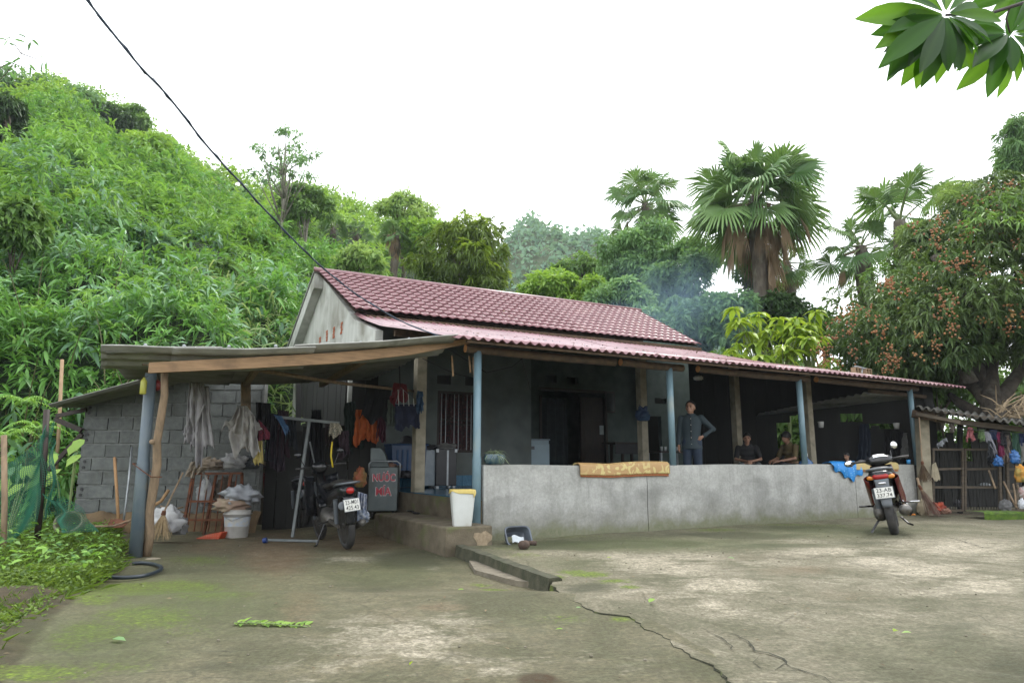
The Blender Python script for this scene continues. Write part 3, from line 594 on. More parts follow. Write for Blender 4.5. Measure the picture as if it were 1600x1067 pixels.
# ================================================================== carport roof on the left, house-aligned
cp = thing('carport', 'open carport of grey corrugated sheets on a brown beam and a grey pipe pole', 'carport', HO, HA)
q = [Vector((-4.15, .58, 2.13)), Vector((-.38, -.12, 2.45)), Vector((-.12, 4.2, 2.44)), Vector((-3.95, 3.0, 2.12))]
def crp(s_, t_): return q[0].lerp(q[1], s_).lerp(q[3].lerp(q[2], s_), t_) - Vector((0, 0, .075 * max(0, math.sin(math.pi * min(1, max(0, s_))))))
rows = [(0, .36, .0, .5, .0), (.30, .68, .0, .5, .012), (.62, 1.0, .0, .5, .024), (0, .36, .47, 1, -.02), (.3, .7, .47, 1, -.005), (.62, 1.0, .47, 1, .01)]
for (a, b, c_0, c_1, dz) in rows:
    mb = MB()
    def fn(s_, t_, a=a, b=b, c0=c_0, c1=c_1, dz=dz):
        p = crp(a + (b - a) * s_, c0 + (c1 - c0) * t_); return (p.x, p.y, p.z + dz + .022 * math.cos(2 * math.pi * t_ * 11) + .01 * math.sin(s_ * 5 + a * 9))
    mb.grid(fn, 6, 88); obj('roof_sheet', mb, m_fibro, cp, smooth=True, solid=.010)
for (a, b, dz) in ((-.01, .30, .035), (.17, .56, .022), (.50, 1.0, .052)):  # strips added and tilted so a bright, lit top edge shows
    mb = MB()
    def fn(s_, t_, a=a, b=b, dz=dz):
        p = crp(a + (b - a) * s_, -.02); return (p.x, p.y + .62 * t_, p.z + dz - .17 * t_ + .012 * math.cos(2 * math.pi * t_ * 3.2) + .004 * math.sin(s_ * 9))
    mb.grid(fn, 14, 26); obj('edge_sheet', mb, m_fibrolit, cp, smooth=True, solid=.012)
mb = MB()
for t in (0.1, .2, .32, .45, .58, .7, .85): 
    p = crp(t, -.02); mb.ball((p.x, p.y + .1, p.z + .07), .022, 7, 4)
obj('sheet_bolt', mb, m_steel, cp)
bp = [onV(232, 575, .55), onV(380, 568, .40), onV(520, 560, .25), onV(640, 548, .12), onV(735, 533, .02)]
vv = [.55, .40, .25, .12, .02]; hs = [.115, .125, .13, .11, .06]
mb = MB()
for i in range(4):
    a = Vector((bp[i][0], vv[i], bp[i][1])); b = Vector((bp[i + 1][0], vv[i + 1], bp[i + 1][1]))
    h0, h1 = hs[i] / 2, hs[i + 1] / 2; w_ = .035
    P = [a + Vector((0, -w_, -h0)), a + Vector((0, w_, -h0)), a + Vector((0, w_, h0)), a + Vector((0, -w_, h0)), b + Vector((0, -w_, -h1)), b + Vector((0, w_, -h1)), b + Vector((0, w_, h1)), b + Vector((0, -w_, h1))]
    F_ = [(0, 4, 5, 1), (1, 5, 6, 2), (2, 6, 7, 3), (3, 7, 4, 0)] + ([(0, 1, 2, 3)] if i == 0 else []) + ([(7, 6, 5, 4)] if i == 3 else [])
    mb.add(P, F_)
obj('front_beam', mb, m_timber, cp)
for t in (.1, .42, .75):
    a, b = crp(t, .10), crp(t, .97); mb = MB(); mb.bar(a + Vector((0, .12, -.07)), b + Vector((0, 0, -.07)), .07, .07); obj('rafter', mb, m_pole, cp)
def hl(p): p = p - HO; return Vector((p.dot(HU), p.dot(HV), p.z))
b0, b1 = hl(G(211, 874, -.12)), hl(Y(236, 583, 7.75)); mb = MB(); mb.tube([b0, b0.lerp(b1, .52), b0.lerp(b1, .53), b1], [.070, .069, .062, .060], 18); obj('pipe_pole', mb, m_greypvc, cp, smooth=True)
b0, b1 = hl(G(228, 872, -.12)), hl(Y(259, 580, 7.6)); pts = [b0.lerp(b1, k / 8) + Vector((.015 * math.sin(k * 2.1), 0, 0)) for k in range(9)]
mb = MB(); mb.tube(pts, [.050, .050, .046, .049, .046, .043, .043, .040, .038], 12); mb.ball(pts[5] + Vector((-.05, -.03, 0)), .03, 8, 5); obj('prop_pole', mb, m_pole, cp, smooth=True)
mb = MB(); p = b0.lerp(b1, .44); p2 = hl(Y(223, 724, 7.82)); mb.tube([p2 + Vector((-.1, -.02, 0)), p + Vector((-.04, -.075, 0)), p + Vector((.07, -.02, -.005)), p + Vector((.02, .07, 0)), p2 + Vector((0, .1, 0)), p2 + Vector((-.1, -.02, 0))], .006, 5); obj('tie_wire', mb, m_rust, cp)
mb = MB(); a, b = hl(Y(375, 574, 8.6)), hl(Y(655, 612, 11.0)); mb.tube([a, a.lerp(b, .5) + Vector((0, 0, -.03)), b], [.028, .025, .02], 10); obj('cross_pole', mb, m_pole, cp, smooth=True)
mb = MB(); a, b = hl(Y(384, 700, 10.4)), hl(Y(384, 582, 10.4)); mb.bar(a, b, .13, .1, up=(0, 1, 0)); obj('timber_post', mb, m_pole, cp)
mb = MB(); a, b = hl(Y(466, 810, 12.3)), hl(Y(466, 560, 12.3)); mb.bar(a, b, .08, .08, up=(0, 1, 0)); obj('dark_post', mb, m_board, cp)
scr = thing('dark_fill_screen', 'dark waist-high board screen added to darken the back of the carport', 'screen', (-4.0, 11.25, -.1))  # added boards keep the back of the carport dark
for k in range(9):
    mb = MB(); hh = 1.60 + .05 * math.sin(k * 2.3); mb.box((.1 + k * .19, .02 * (k % 2), hh / 2), (.182, .03, hh)); obj('board', mb, m_board, scr)

# ================================================================== block shed
bs = thing('block_shed', 'low shed wall of rough grey concrete blocks under a sloping fibre-cement sheet', 'shed', (-6.86, 11.0, -.1))
BW, BH = .405, .213
m_block = pm('concrete_block', (.165, .175, .165), (.11, .12, .115), scale=12, c3=(.09, .095, .08), s3=3, rough=.95, bs=.8, bd=.012)
m_mortar = pm('mortar', (.21, .22, .21), (.15, .155, .145), scale=15, rough=.95, bs=.8, bd=.012)
m_mud = pm('mud', (.17, .115, .06), (.10, .07, .04), scale=6, rough=1, bs=.6, bd=.02)
def toph(x): return 2.02 + .30 * x if x < 1.6 else 2.5 + .08 * (x - 1.6)
mb = MB(); mb.prism([(0.01, .26), (2.86, .26), (2.86, 2.59), (1.6, 2.49), (0.01, 2.01)], 'y', .012, .16); obj('wall_core', mb, m_mortar, bs)
mb = MB(); mb.grid(lambda s_, t_: (-.06 + 3.0 * s_, -.22 * (1 - t_) + .01 + .03 * math.sin(s_ * 30), .33 * t_ ** .6 - .04 + .02 * math.sin(s_ * 47)), 60, 5); obj('mud_footing', mb, m_mud, bs)
for r_i in range(11):
    z = .29 + r_i * BH; off = (r_i % 2) * BW * .5; x = .012
    if r_i % 2: spans = [(.0, .19)]; x = .20
    else: spans = []; x = 0.0
    while x < 2.82: spans.append((x, min(x + BW - .02, 2.84))); x += BW
    for (a, b) in spans:
        top = min(z + BH - .022 - rnd.random() * .008, toph((a + b) / 2) - .02)
        if top - z < .05 or b - a < .06: continue
        mb = MB(); d_ = rnd.uniform(.004, .02); ja, jb = rnd.uniform(-.006, .006), rnd.uniform(-.006, .006); P = MB(); M = None
        mb.box(((a + b) / 2, -.0 + .03 - d_ / 2, (z + top) / 2), (b - a - .006, .06 + d_, top - z), M=None)
        mb.v = [(x_ + (ja if x_ > (a + b) / 2 else jb), y_ + rnd.uniform(-.004, .004), z_ + rnd.uniform(-.005, .005)) for x_, y_, z_ in mb.v]
        bo = obj('block', mb, m_block, bs)
        if b - a < .2 and r_i % 2:
            
            for dz in (-.045, .045): h_ = MB(); h_.tube([(.075 + .01 * (dz > 0), -.018, (z + top) / 2 + dz), (.075 + .01 * (dz > 0), -.010, (z + top) / 2 + dz)], .024, 12); obj('core_disc', h_, m_black, bo)  # black disc stands for the shade inside a block core
A = [Y(75, 634, 10.3), Y(300, 573, 10.0)]; o0 = Vector((-6.86, 11, -.1))
mb = MB(); a, b = A[0] - o0, A[1] - o0; a2, b2 = a + Vector((0, 2.6, .12)), b + Vector((0, 2.8, .12))
mb.grid(lambda s_, t_: a.lerp(b, s_).lerp(a2.lerp(b2, s_), t_) + Vector((0, 0, .02 * math.cos(2 * math.pi * t_ * 18))), 4, 140); obj('roof_sheet', mb, m_fibro, bs, smooth=True, solid=.012)
mb = MB(); mb.bar(Y(86, 655, 10.9) - o0, Y(128, 672, 10.9) - o0, .06, .07); mb.bar(Y(75, 735, 10.9) - o0, Y(128, 678, 10.95) - o0, .05, .06); mb.bar(Y(88, 650, 10.9) - o0, Y(135, 640, 10.95) - o0, .05, .06); obj('bracket', mb, m_darkwood, bs)
# ================================================================== vegetation
def nrm(a): return a / np.maximum(np.linalg.norm(a, axis=-1, keepdims=True), 1e-9)
def leaf_mesh(name, base, dirs, nor, length, width, tint, mat, lod=1, droop=.25, fold=.18):
    """real leaf blades: pointed, folded along the midrib, tips drooping"""
    n = len(base); dirs = nrm(dirs); side = nrm(np.cross(dirs, nor)); nor = np.cross(side, dirs)
    L = np.asarray(length).reshape(-1, 1) * np.ones((n, 1)); W = np.asarray(width).reshape(-1, 1) * np.ones((n, 1)); dn = np.array([0, 0, -1.0])
    if lod == 1:
        st = [(0, 0), (.40, .5), (.40, -.5), (1, 0)]; V_ = []
        for (a, s_) in st: V_.append(base + dirs * L * a + side * W * s_ + nor * W * fold * (2 * abs(s_)) + dn * L * droop * a * a)
        F_ = [(0, 2, 3), (0, 3, 1)]
    else:
        st = [(0, 0), (.25, .40), (.25, -.40), (.3, 0), (.60, .42), (.60, -.42), (.65, 0), (1, 0)]; V_ = []
        for (a, s_) in st: V_.append(base + dirs * L * a + side * W * s_ + nor * W * fold * (2 * abs(s_)) + dn * L * droop * a * a)
        F_ = [(0, 2, 3), (0, 3, 1), (2, 5, 3), (5, 6, 3), (1, 3, 4), (3, 6, 4), (5, 7, 6), (6, 7, 4)]
    k = len(st); co = np.stack(V_, 1).reshape(-1, 3)
    fi = (np.array(F_)[None] + (np.arange(n) * k)[:, None, None]).reshape(-1); nf = len(fi) // 3
    me = bpy.data.meshes.new(name); me.vertices.add(len(co)); me.vertices.foreach_set('co', co.astype(np.float32).ravel())
    me.loops.add(len(fi)); me.loops.foreach_set('vertex_index', fi.astype(np.int32)); me.polygons.add(nf)
    me.polygons.foreach_set('loop_start', np.arange(0, nf * 3, 3, dtype=np.int32))
    at = me.attributes.new('tint', 'FLOAT', 'POINT'); at.data.foreach_set('value', np.repeat(np.asarray(tint) * np.ones(n), k).astype(np.float32))
    me.materials.append(mat); me.update(calc_edges=True); return me
def rv(n): return nrm(npr.normal(size=(n, 3)))

lm_bamboo = leafmat('bamboo_leaf', (.018, .078, .020), (.20, .42, .095), .36, .33)
lm_bluegreen = leafmat('bamboo_leaf_bluish', (.05, .14, .075), (.27, .46, .26), .36, .30)
lm_bamboo2 = leafmat('bamboo_leaf_pale', (.035, .125, .022), (.28, .50, .095), .40, .38)
lm_tree = leafmat('tree_leaf', (.05, .125, .032), (.21, .36, .085), .36, .5)
lm_treeb = leafmat('tree_leaf_bright', (.09, .21, .035), (.32, .50, .085), .42, .5)
lm_pale = leafmat('tree_leaf_pale', (.16, .29, .08), (.36, .50, .16), .42, .55)
lm_blue = leafmat('tree_leaf_bluish', (.07, .16, .07), (.26, .44, .17), .36, .55)
lm_dark = leafmat('tree_leaf_dark', (.024, .06, .02), (.085, .16, .05), .25, .4)
lm_mango = leafmat('mango_leaf', (.05, .09, .02), (.20, .30, .05), .34, .38)
lm_lime = leafmat('young_leaf', (.20, .33, .04), (.36, .48, .06), .45, .4)
lm_longan = leafmat('longan_leaf', (.035, .08, .028), (.17, .26, .08), .32, .38)
lm_lime2 = leafmat('yellowish_leaf', (.10, .20, .03), (.34, .50, .08), .42, .42)
lm_fan = leafmat('fan_leaf', (.05, .13, .045), (.22, .36, .11), .28, .42)
lm_dead = leafmat('dead_leaf', (.18, .12, .07), (.46, .34, .22), .2, .8)
lm_grass = leafmat('grass_blade', (.045, .09, .018), (.19, .29, .05), .38, .5)
lm_cane = leafmat('cane_blade', (.12, .22, .06), (.36, .46, .20), .38, .45)
m_bark = pm('bark', (.13, .11, .085), (.075, .06, .045), scale=9, stretch=(1, 1, .3), c3=(.17, .17, .13), s3=3, rough=.95, bs=.7, bd=.02)
m_bark2 = pm('dark_bark', (.075, .062, .048), (.04, .033, .025), scale=9, stretch=(1, 1, .4), c3=(.12, .12, .09), s3=3, rough=.95, bs=.8, bd=.03)
m_barkpale = pm('pale_bark', (.26, .24, .20), (.17, .155, .12), scale=9, rough=.95, bs=.4)
m_shade = pm('dark_gap_shell', (.010, .024, .008), (.025, .05, .014), scale=2.5, rough=1, bs=.9, bd=.15, fine=7)  # near-black green, shade between the leaves put into colour

_lx = []; _rs = np.random.RandomState(5)
for k in range(1500):
    x, y = _rs.uniform(-60, 14), 7 + 57 * _rs.uniform() ** 1.25
    if terr(x, y) > .2: _lx.append((x, y, (.8 + .035 * y) * _rs.uniform(.7, 1.5), (.7 + .022 * y) * _rs.uniform(.45, 1.5)))
_lx = np.array(_lx)
def canopy(x, y, full=False):
    """rounded bush tops, each its own height and width, with hollows between"""
    x = np.asarray(x, float); y = np.asarray(y, float); sh = x.shape; xf, yf = x.ravel(), y.ravel(); best = np.zeros(len(xf)); idx = np.zeros(len(xf), int)
    for a in range(0, len(xf), 4000):
        b = slice(a, a + 4000); d2 = ((xf[b, None] - _lx[None, :, 0]) ** 2 + (yf[b, None] - _lx[None, :, 1]) ** 2) / _lx[None, :, 2] ** 2
        hh = _lx[None, :, 3] * np.sqrt(np.maximum(0, 1 - d2)); idx[b] = hh.argmax(1); best[b] = hh.max(1)
    g = sm(yf - np.interp(xf, [-80, -16, -9, -6.2, -5.2, -3.5, 3, 14, 60], [-8, 7.5, 11.0, 12.2, 16.2, 18.2, 23, 34, 60]), .9, 2.6)
    r_ = ((best * 1.6 + .12 * np.sin(xf * 4.1 - yf * 3.3)) * g).reshape(sh)
    return (r_, idx.reshape(sh)) if full else r_
# dark shell under the outer leaves, shade of the gaps put into colour
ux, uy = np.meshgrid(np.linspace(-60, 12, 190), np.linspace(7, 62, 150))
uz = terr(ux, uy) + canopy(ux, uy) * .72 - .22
o = obj('dark_gap_shell', attr_mesh('dark_gap_shell', ux, uy, uz, m_shade, {}), None); tago(o, kind='stuff')

def sprays(n, xr, yr, lift, L, per, mat, name, lod, bias=(.15, -.75, .25), wr=.17, tint=(.0, 1.), dp=.3, mask=None, fall=1.0, cl_n=9, cl_r=.38):
    nc = max(1, n // cl_n); cx_ = npr.uniform(*xr, nc); cyv = yr[0] + (yr[1] - yr[0]) * npr.uniform(0, 1, nc) ** fall; cl = npr.uniform(-.45, .75, nc); ci = np.repeat(np.arange(nc), cl_n); n = len(ci)
    q_ = npr.normal(0, 1, (n, 3)) * cl_r; x = cx_[ci] + q_[:, 0]; y = cyv[ci] + q_[:, 1]; up_ = cl[ci] + q_[:, 2] * .7; ctc = npr.uniform(0, 1, nc)[ci]
    keep = terr(x, y) > .25
    if mask is not None: keep &= mask(x, y)
    x, y, up_, ctc = x[keep], y[keep], up_[keep], ctc[keep]; n = len(x); ch_, li = canopy(x, y, True); rr_ = np.random.RandomState(9).uniform(0, 1, len(_lx))[li]; ctc = ctc * .45 + rr_ * .55
    outw = np.stack([x - _lx[li, 0], y - _lx[li, 1], np.zeros(n)], -1) / _lx[li, 2][:, None]
    g = npr.normal(0, 1, (n, 3)) * np.array([.12, .12, .05])
    c = np.stack([x, y, terr(x, y) + ch_ + lift * up_ * .35], -1) + g
    ax = nrm(np.array(bias) * .5 + outw * .8 + rv(n) * .6); ct = npr.uniform(*tint, n) * .3 + ctc * .75
    base = np.repeat(c, per, 0); axr = np.repeat(ax, per, 0); m_ = len(base)
    d = nrm(axr + rv(m_) * .75 + np.array([0, 0, -.15])); k = np.tile(np.arange(per) / per, n)[:, None]
    Ls = L * npr.uniform(.55, 1.2, m_)
    base = base + axr * k * L * .9
    nn = nrm(np.array([0, -.25, 1.0]) + rv(m_) * .55)
    me = leaf_mesh(name, base, d, nn, Ls, Ls * wr * npr.uniform(.8, 1.2, m_), np.clip(np.repeat(ct, per) + npr.uniform(-.25, .25, m_), 0, 1), mat, lod, droop=dp)
    o = obj(name, me, None); tago(o, kind='stuff'); return o
sprays(9000, (-24, -5.2), (7.5, 19), 1.5, .34, 6, lm_bamboo, 'bamboo_thicket', 2, wr=.19, fall=1.3, cl_n=14, cl_r=.34)
sprays(4200, (-24, -5.2), (9, 19), 1.8, .24, 6, lm_bamboo2, 'bamboo_thicket', 1, wr=.18, fall=1.1, cl_n=14, cl_r=.3)
sprays(14000, (-34, -1), (18, 36), 2.1, .36, 6, lm_bamboo2, 'hillside_bamboo', 1, wr=.22, fall=1.1, cl_n=20, cl_r=.5)
sprays(9000, (-34, 3), (17, 36), 1.9, .38, 6, lm_bamboo, 'hillside_bamboo', 1, wr=.24, fall=1.1, cl_n=22, cl_r=.5)
sprays(15000, (-48, 12), (34, 62), 1.4, .40, 5, lm_treeb, 'hillside_scrub', 1, wr=.42, cl_n=30, cl_r=.9)
sprays(3500, (-1, 24), (24, 40), 1.6, .3, 5, lm_tree, 'hillside_scrub', 1, wr=.4)
sprays(5200, (-17, -5.6), (8.5, 15), 1.0, .31, 6, lm_bamboo, 'bamboo_thicket', 2, wr=.20, fall=1.0, cl_n=7, cl_r=.3)
sprays(3400, (-22, -5.6), (8.5, 22), 1.8, .38, 5, lm_bluegreen, 'bamboo_thicket', 2, wr=.24, fall=1.0, cl_n=6, cl_r=.3)
# culms showing through
mb = MB()
for k in range(60):
    x, y = rnd.uniform(-14, -4), rnd.uniform(11.5, 19); z = tz(x, y)
    if z < .3: continue
    h = rnd.uniform(2, 3.6); lx, ly = rnd.uniform(-.6, 1.4), rnd.uniform(-1.6, -.3)
    mb.tube([(x + lx * t * t, y + ly * t * t, z + h * t * (1 - .25 * t)) for t in (0, .3, .6, .85, 1)], [.016, .014, .011, .008, .004], 5, cap=False)
o = obj('bamboo_culms', mb, pm('culm', (.16, .15, .07), (.10, .10, .04), rough=.6)); tago(o, kind='stuff')

def tree(name, label, cat, px, py, d, rx, ry, nl, L, mat, wr=.4, clumps=14, cr=.42, sparse=0, trunk=m_bark, tr=.16, mat2=None, f2=.0, dp=.3, group=None, lod=1, up=.8, rosette=0, ybot=None, ry3=None, limbs=8, clip=None):
    C = Y(px, py, d); RX = rx * d / F; RZ = ry * d / F; RY = ry3 or RX * .9; gz = tz(C.x, C.y)
    t = thing(name, label, cat, (C.x, C.y, gz - .05), 0, group); o0 = Vector(t.location)
    cl = []
    rr = random.Random(int(px * 7 + py))
    for k in range(clumps):
        a = rr.uniform(0, 2 * math.pi); e = rr.uniform(-.75, 1); q = math.sqrt(max(0, 1 - e * e)) * rr.uniform(.4, 1.0)
        cl.append((Vector((math.cos(a) * q * RX * .86, math.sin(a) * q * RY * .86, e * RZ * .8)), rr.uniform(.7, 1.25) * cr * min(RX, RZ * 1.2)))
    if clip:
        def okc(q):
            w_ = C + q[0]; a, b = proj(w_.x, w_.y, w_.z + q[1] * .8); return b > np.interp(a, [p_[0] for p_ in clip], [p_[1] for p_ in clip])
        cl = [q for q in cl if okc(q)]; clumps = len(cl)
    per = nl // clumps; B = []; D = []; Nn = []; T_ = []; M2 = []
    for ci, (c_, r_) in enumerate(cl):
        u = rv(per); rad = r_ * npr.uniform(.55 if not sparse else .1, 1.05, per)[:, None] * np.array([1.15, 1.1, .82])
        p = np.array(C) + np.array(c_) + u * rad
        if rosette:
            m_ = per // rosette; p = np.repeat(p[:m_], rosette, 0); u = np.repeat(u[:m_], rosette, 0)
        k_ = len(p); B.append(p); D.append(nrm(u * .6 + rv(k_) * .8 + np.array([0, 0, -.1]))); Nn.append(nrm(u * .5 + np.array([0, -.1, up]) + rv(k_) * .5))
        T_.append(np.clip(npr.uniform(0, 1, k_) * .55 + rr.uniform(0, .45), 0, 1)); M2.append(np.full(k_, rr.random()) + (u[:, 2] < -.1) * 1.0)
    B = np.concatenate(B) - np.array(o0); D = np.concatenate(D); Nn = np.concatenate(Nn); T_ = np.concatenate(T_); M2 = np.concatenate(M2); n = len(B); Ls = L * npr.uniform(.6, 1.25, n)
    sel = M2 < f2 if mat2 else np.zeros(n, bool)
    for nm, s_, m_ in (('crown', ~sel, mat), ('young_leaves', sel, mat2)):
        if s_.sum(): 
            o = obj(nm, leaf_mesh(nm, B[s_], D[s_], Nn[s_], Ls[s_], (Ls * wr)[s_], T_[s_], m_, lod, droop=dp), None, t); o['kind'] = 'stuff'
    mb = MB(); top = C - o0 + Vector((0, 0, RZ * .3)); n_ = 6
    pts = [Vector((0, 0, 0)).lerp(top, k / n_) + Vector((rr.uniform(-.12, .12), rr.uniform(-.12, .12), 0)) * (k > 0) for k in range(n_ + 1)]
    mb.tube(pts, [tr * (1 - .11 * k) for k in range(n_ + 1)], 9); obj('trunk', mb, trunk, t, smooth=True)
    for c_, r_ in sorted(cl, key=lambda q: -q[1])[:limbs]:
        e = C - o0 + c_; s_ = pts[rr.choice([3, 4, 5])]; mid = s_.lerp(e, .5) + Vector((rr.uniform(-.2, .2), 0, rr.uniform(-.1, .3)))
        mb = MB(); mb.tube([s_, mid, e], [tr * .42, tr * .25, tr * .08], 6); obj('limb', mb, trunk, t, smooth=True)
    return t

def fan(mb_list, P, D, up, r, nseg=34, spread=R(250), dead=False, rs=None):
    """one pleated fan blade on the tip of its stalk; returns verts/faces"""
    rs = rs or rnd
    D = D.normalized(); S_ = D.cross(up).normalized(); Nn = S_.cross(D).normalized(); V_ = [P]; F_ = []
    for k in range(nseg):
        a0 = -spread / 2 + spread * k / nseg; a1 = -spread / 2 + spread * (k + 1) / nseg; am = (a0 + a1) / 2
        rl = r * (.72 + .28 * math.cos(am * .55)) * rs.uniform(.88, 1.05)
        def pt(a, rad, lift, sag): 
            d = D * math.cos(a) + S_ * math.sin(a); return P + d * rad + Nn * (lift + .12 * rad * (abs(math.sin(a)))) + Vector((0, 0, -sag))
        s1 = .06 * r + .10 * r * rs.random(); tip = rs.uniform(.10, .42) * r if not dead else rs.uniform(.2, .5) * r
        V_ += [pt(a0, rl * .55, 0, s1 * .3), pt(am, rl * .58, r * .035, s1 * .3), pt(a1, rl * .55, 0, s1 * .3), pt(am - (a1 - a0) * .22, rl * .84, 0, s1 + tip * .3), pt(am + (a1 - a0) * .22, rl * .84, 0, s1 + tip * .3), pt(am, rl * 1.02, 0, s1 + tip)]
        b = len(V_) - 6; F_ += [(0, b, b + 1), (0, b + 1, b + 2), (b, b + 3, b + 1), (b + 1, b + 4, b + 2), (b + 1, b + 3, b + 4), (b + 3, b + 5, b + 4)]
    return V_, F_
def blade_mesh(name, V_, F_, tint, mat):
    me = bpy.data.meshes.new(name); me.from_pydata([tuple(v) for v in V_], [], F_)
    at = me.attributes.new('tint', 'FLOAT', 'POINT'); at.data.foreach_set('value', np.clip(np.linspace(0, 0, len(V_)) + tint + npr.uniform(-.12, .12, len(V_)), 0, 1).astype(np.float32)); me.materials.append(mat); me.update(); return me
def palm(label, px, py, d, rpx, nf, seed, dead=0, trunk_px=None, group='fan palms', stalk=.9, low=-.9, tr=.22):
    rr = random.Random(seed); C = Y(px, py, d); Rr = rpx * d / F; gz = tz(C.x, C.y)
    t = thing('fan_palm', label, 'palm', (C.x, C.y, gz - .05), 0, group); o0 = Vector(t.location); top = C - o0
    mb = MB(); n_ = 8; mb.tube([Vector((.15 * math.sin(k), 0, 0)) * (k % 2) * .3 + top * (k / n_) for k in range(n_ + 1)], [tr] * 7 + [tr * 1.3, tr * .8], 10); obj('trunk', mb, m_bark, t, smooth=True)
    fr = Rr * .52; st = Rr * .58 * stalk
    for k in range(nf + dead):
        isd = k >= nf; lowd = isd and k % 3 == 0
        if isd: el = rr.uniform(-1.1, -.3); az = rr.uniform(0, 2 * math.pi)
        else: el = 1.35 - (1.35 - low) * ((k + .5) / nf) ** .9 + rr.uniform(-.18, .18); az = k * 2.399 + rr.uniform(-.5, .5)
        dv = Vector((math.cos(az) * math.cos(el), math.sin(az) * math.cos(el), math.sin(el))); s_ = st * rr.uniform(.65, 1.25) * (1.0 if not isd else 1.15)
        b0 = top + Vector((0, 0, -.12 * (k / nf) * Rr * .5 - (rr.uniform(.3, 1.0) * Rr * .75 if lowd else 0))) + dv * .1; s_ *= .55 if lowd else 1; mid = b0 + dv * s_ * .55; end = b0 + dv * s_ + Vector((0, 0, -s_ * .14))
        if isd: end = b0 + dv * s_ * .8; mid = b0.lerp(end, .5) + Vector((dv.x, dv.y, .2)) * .3
        fd = (end - mid).normalized(); up = Vector((0, 0, 1)) if abs(fd.z) < .93 else Vector((math.cos(az + 1.57), math.sin(az + 1.57), 0)).cross(fd)
        up = Matrix.Rotation(rr.uniform(-1.15, 1.15), 3, fd) @ up
        if isd: fd = Vector((fd.x * .5, fd.y * .5, -1)).normalized(); up = Vector((math.cos(az), math.sin(az), .1))
        V_, F_ = fan(None, end, fd, up, fr * rr.uniform(.85, 1.12) * (.82 if isd else 1), nseg=34 if not isd else 14, spread=R(rr.uniform(215, 270)) if not isd else R(rr.uniform(35, 75)), dead=isd, rs=rr)
        fo = obj('frond', blade_mesh('frond', V_, F_, .15 + .6 * rr.random() + (.2 if k < 5 else 0), lm_dead if isd else lm_fan), None, t)
        if isd: fo['label'] = 'dead brown hanging frond'
        mb = MB(); mb.tube([b0, mid, end], [.035, .025, .02], 5, cap=False); obj('stalk', mb, lm_dead_stalk if isd else m_stalk, fo)
    return t, top, C
m_stalk = pm('green_stalk', (.20, .26, .09), (.13, .18, .06), rough=.5); lm_dead_stalk = pm('dead_stalk', (.26, .18, .11), (.17, .11, .07), rough=.9)

_B = np.array(LB); _n = len(_B); _D = nrm(rv(_n) * np.array([1, 1, .25])); _L = npr.uniform(.03, .09, _n)
o = obj('roof_litter', leaf_mesh('roof_litter', _B, _D, nrm(rv(_n) * .4 + [0, -.3, 1]), _L, _L * npr.uniform(.2, .5, _n), npr.uniform(0, 1, _n), leafmat('roof_leaf', (.06, .035, .02), (.20, .14, .07), .05, .9), 1, droop=.05), None, house); o['kind'] = 'stuff'
palm('largest fan palm, full round green crown with brown dead fronds hanging beneath', 1180, 308, 23, 124, 37, 3, dead=22, low=-.55, tr=.26)
palm('fan palm rising out of the leafy tree, left of the largest palm', 1008, 318, 32, 72, 24, 5, dead=3, low=-.6)
palm('fan palm with a few tall upright fans, between the largest palm and the fruit tree', 1405, 345, 21, 108, 9, 8, dead=0, low=.6)
palm('lower fan palm with drooping fronds just left of the fruit tree', 1345, 385, 22, 72, 15, 9, dead=2, low=-.9)
palm('ragged fan palm partly hidden low behind the largest palm', 1228, 410, 26, 45, 14, 10, dead=6, low=-.9)
palm('small fan palm alone on the bright green hillside slope', 335, 290, 40, 24, 16, 11, low=-.5, tr=.15)
palm('small fan palm beside the thin-trunked tree above the roof', 520, 356, 36, 30, 16, 12, low=-.4, tr=.15)
palm('second small fan palm right of the one above the roof', 556, 364, 36, 26, 15, 13, low=-.4, tr=.15)
palm('squat fan palm with dry skirt between feathery tree and house ridge', 618, 366, 33, 34, 16, 14, dead=9, low=-.4, tr=.2)

tree('mango_tree', 'round mango tree with lime young leaves just behind the tiled ridge', 'tree', 715, 408, 23, 100, 74, 15000, .24, lm_mango, wr=.22, clumps=34, cr=.27, mat2=lm_lime, f2=.27, dp=.55, rosette=8, lod=1)
tree('feathery_tree', 'pale feathery flat-topped tree on the slope behind the mango tree', 'tree', 632, 335, 35, 56, 38, 5200, .30, lm_pale, wr=.35, clumps=20, cr=.30, sparse=1)
tree('feathery_tree', 'pale broad tree below the flat-topped feathery tree, beside the squat palm', 'tree', 660, 372, 33, 46, 34, 3600, .28, lm_treeb, wr=.4, clumps=12, cr=.4)
tree('slender_tree', 'tall thin see-through tree standing highest against the white sky', 'tree', 445, 258, 31, 66, 74, 1700, .22, lm_blue, wr=.38, clumps=34, cr=.16, sparse=1, trunk=m_barkpale, tr=.10, limbs=30)
tree('leafy_tree', 'small dense tree with two thin trunks below the tall see-through tree', 'tree', 480, 318, 32, 40, 34, 3600, .24, lm_tree, wr=.42, clumps=15, cr=.34, trunk=m_barkpale, tr=.09)
tree('leafy_tree', 'round bright green tree on the left slope, tapering to a top', 'tree', 228, 262, 31, 58, 66, 7500, .24, lm_treeb, wr=.42, clumps=26, cr=.30)
tree('leafy_tree', 'dark round tree on the left skyline', 'tree', 172, 196, 40, 40, 32, 4200, .30, lm_dark, wr=.45, clumps=15, cr=.36, group=None)
tree('leafy_tree', 'light yellow-green tree left of the dark round skyline tree', 'tree', 92, 186, 40, 62, 36, 6000, .30, lm_pale, wr=.42, clumps=22, cr=.32)
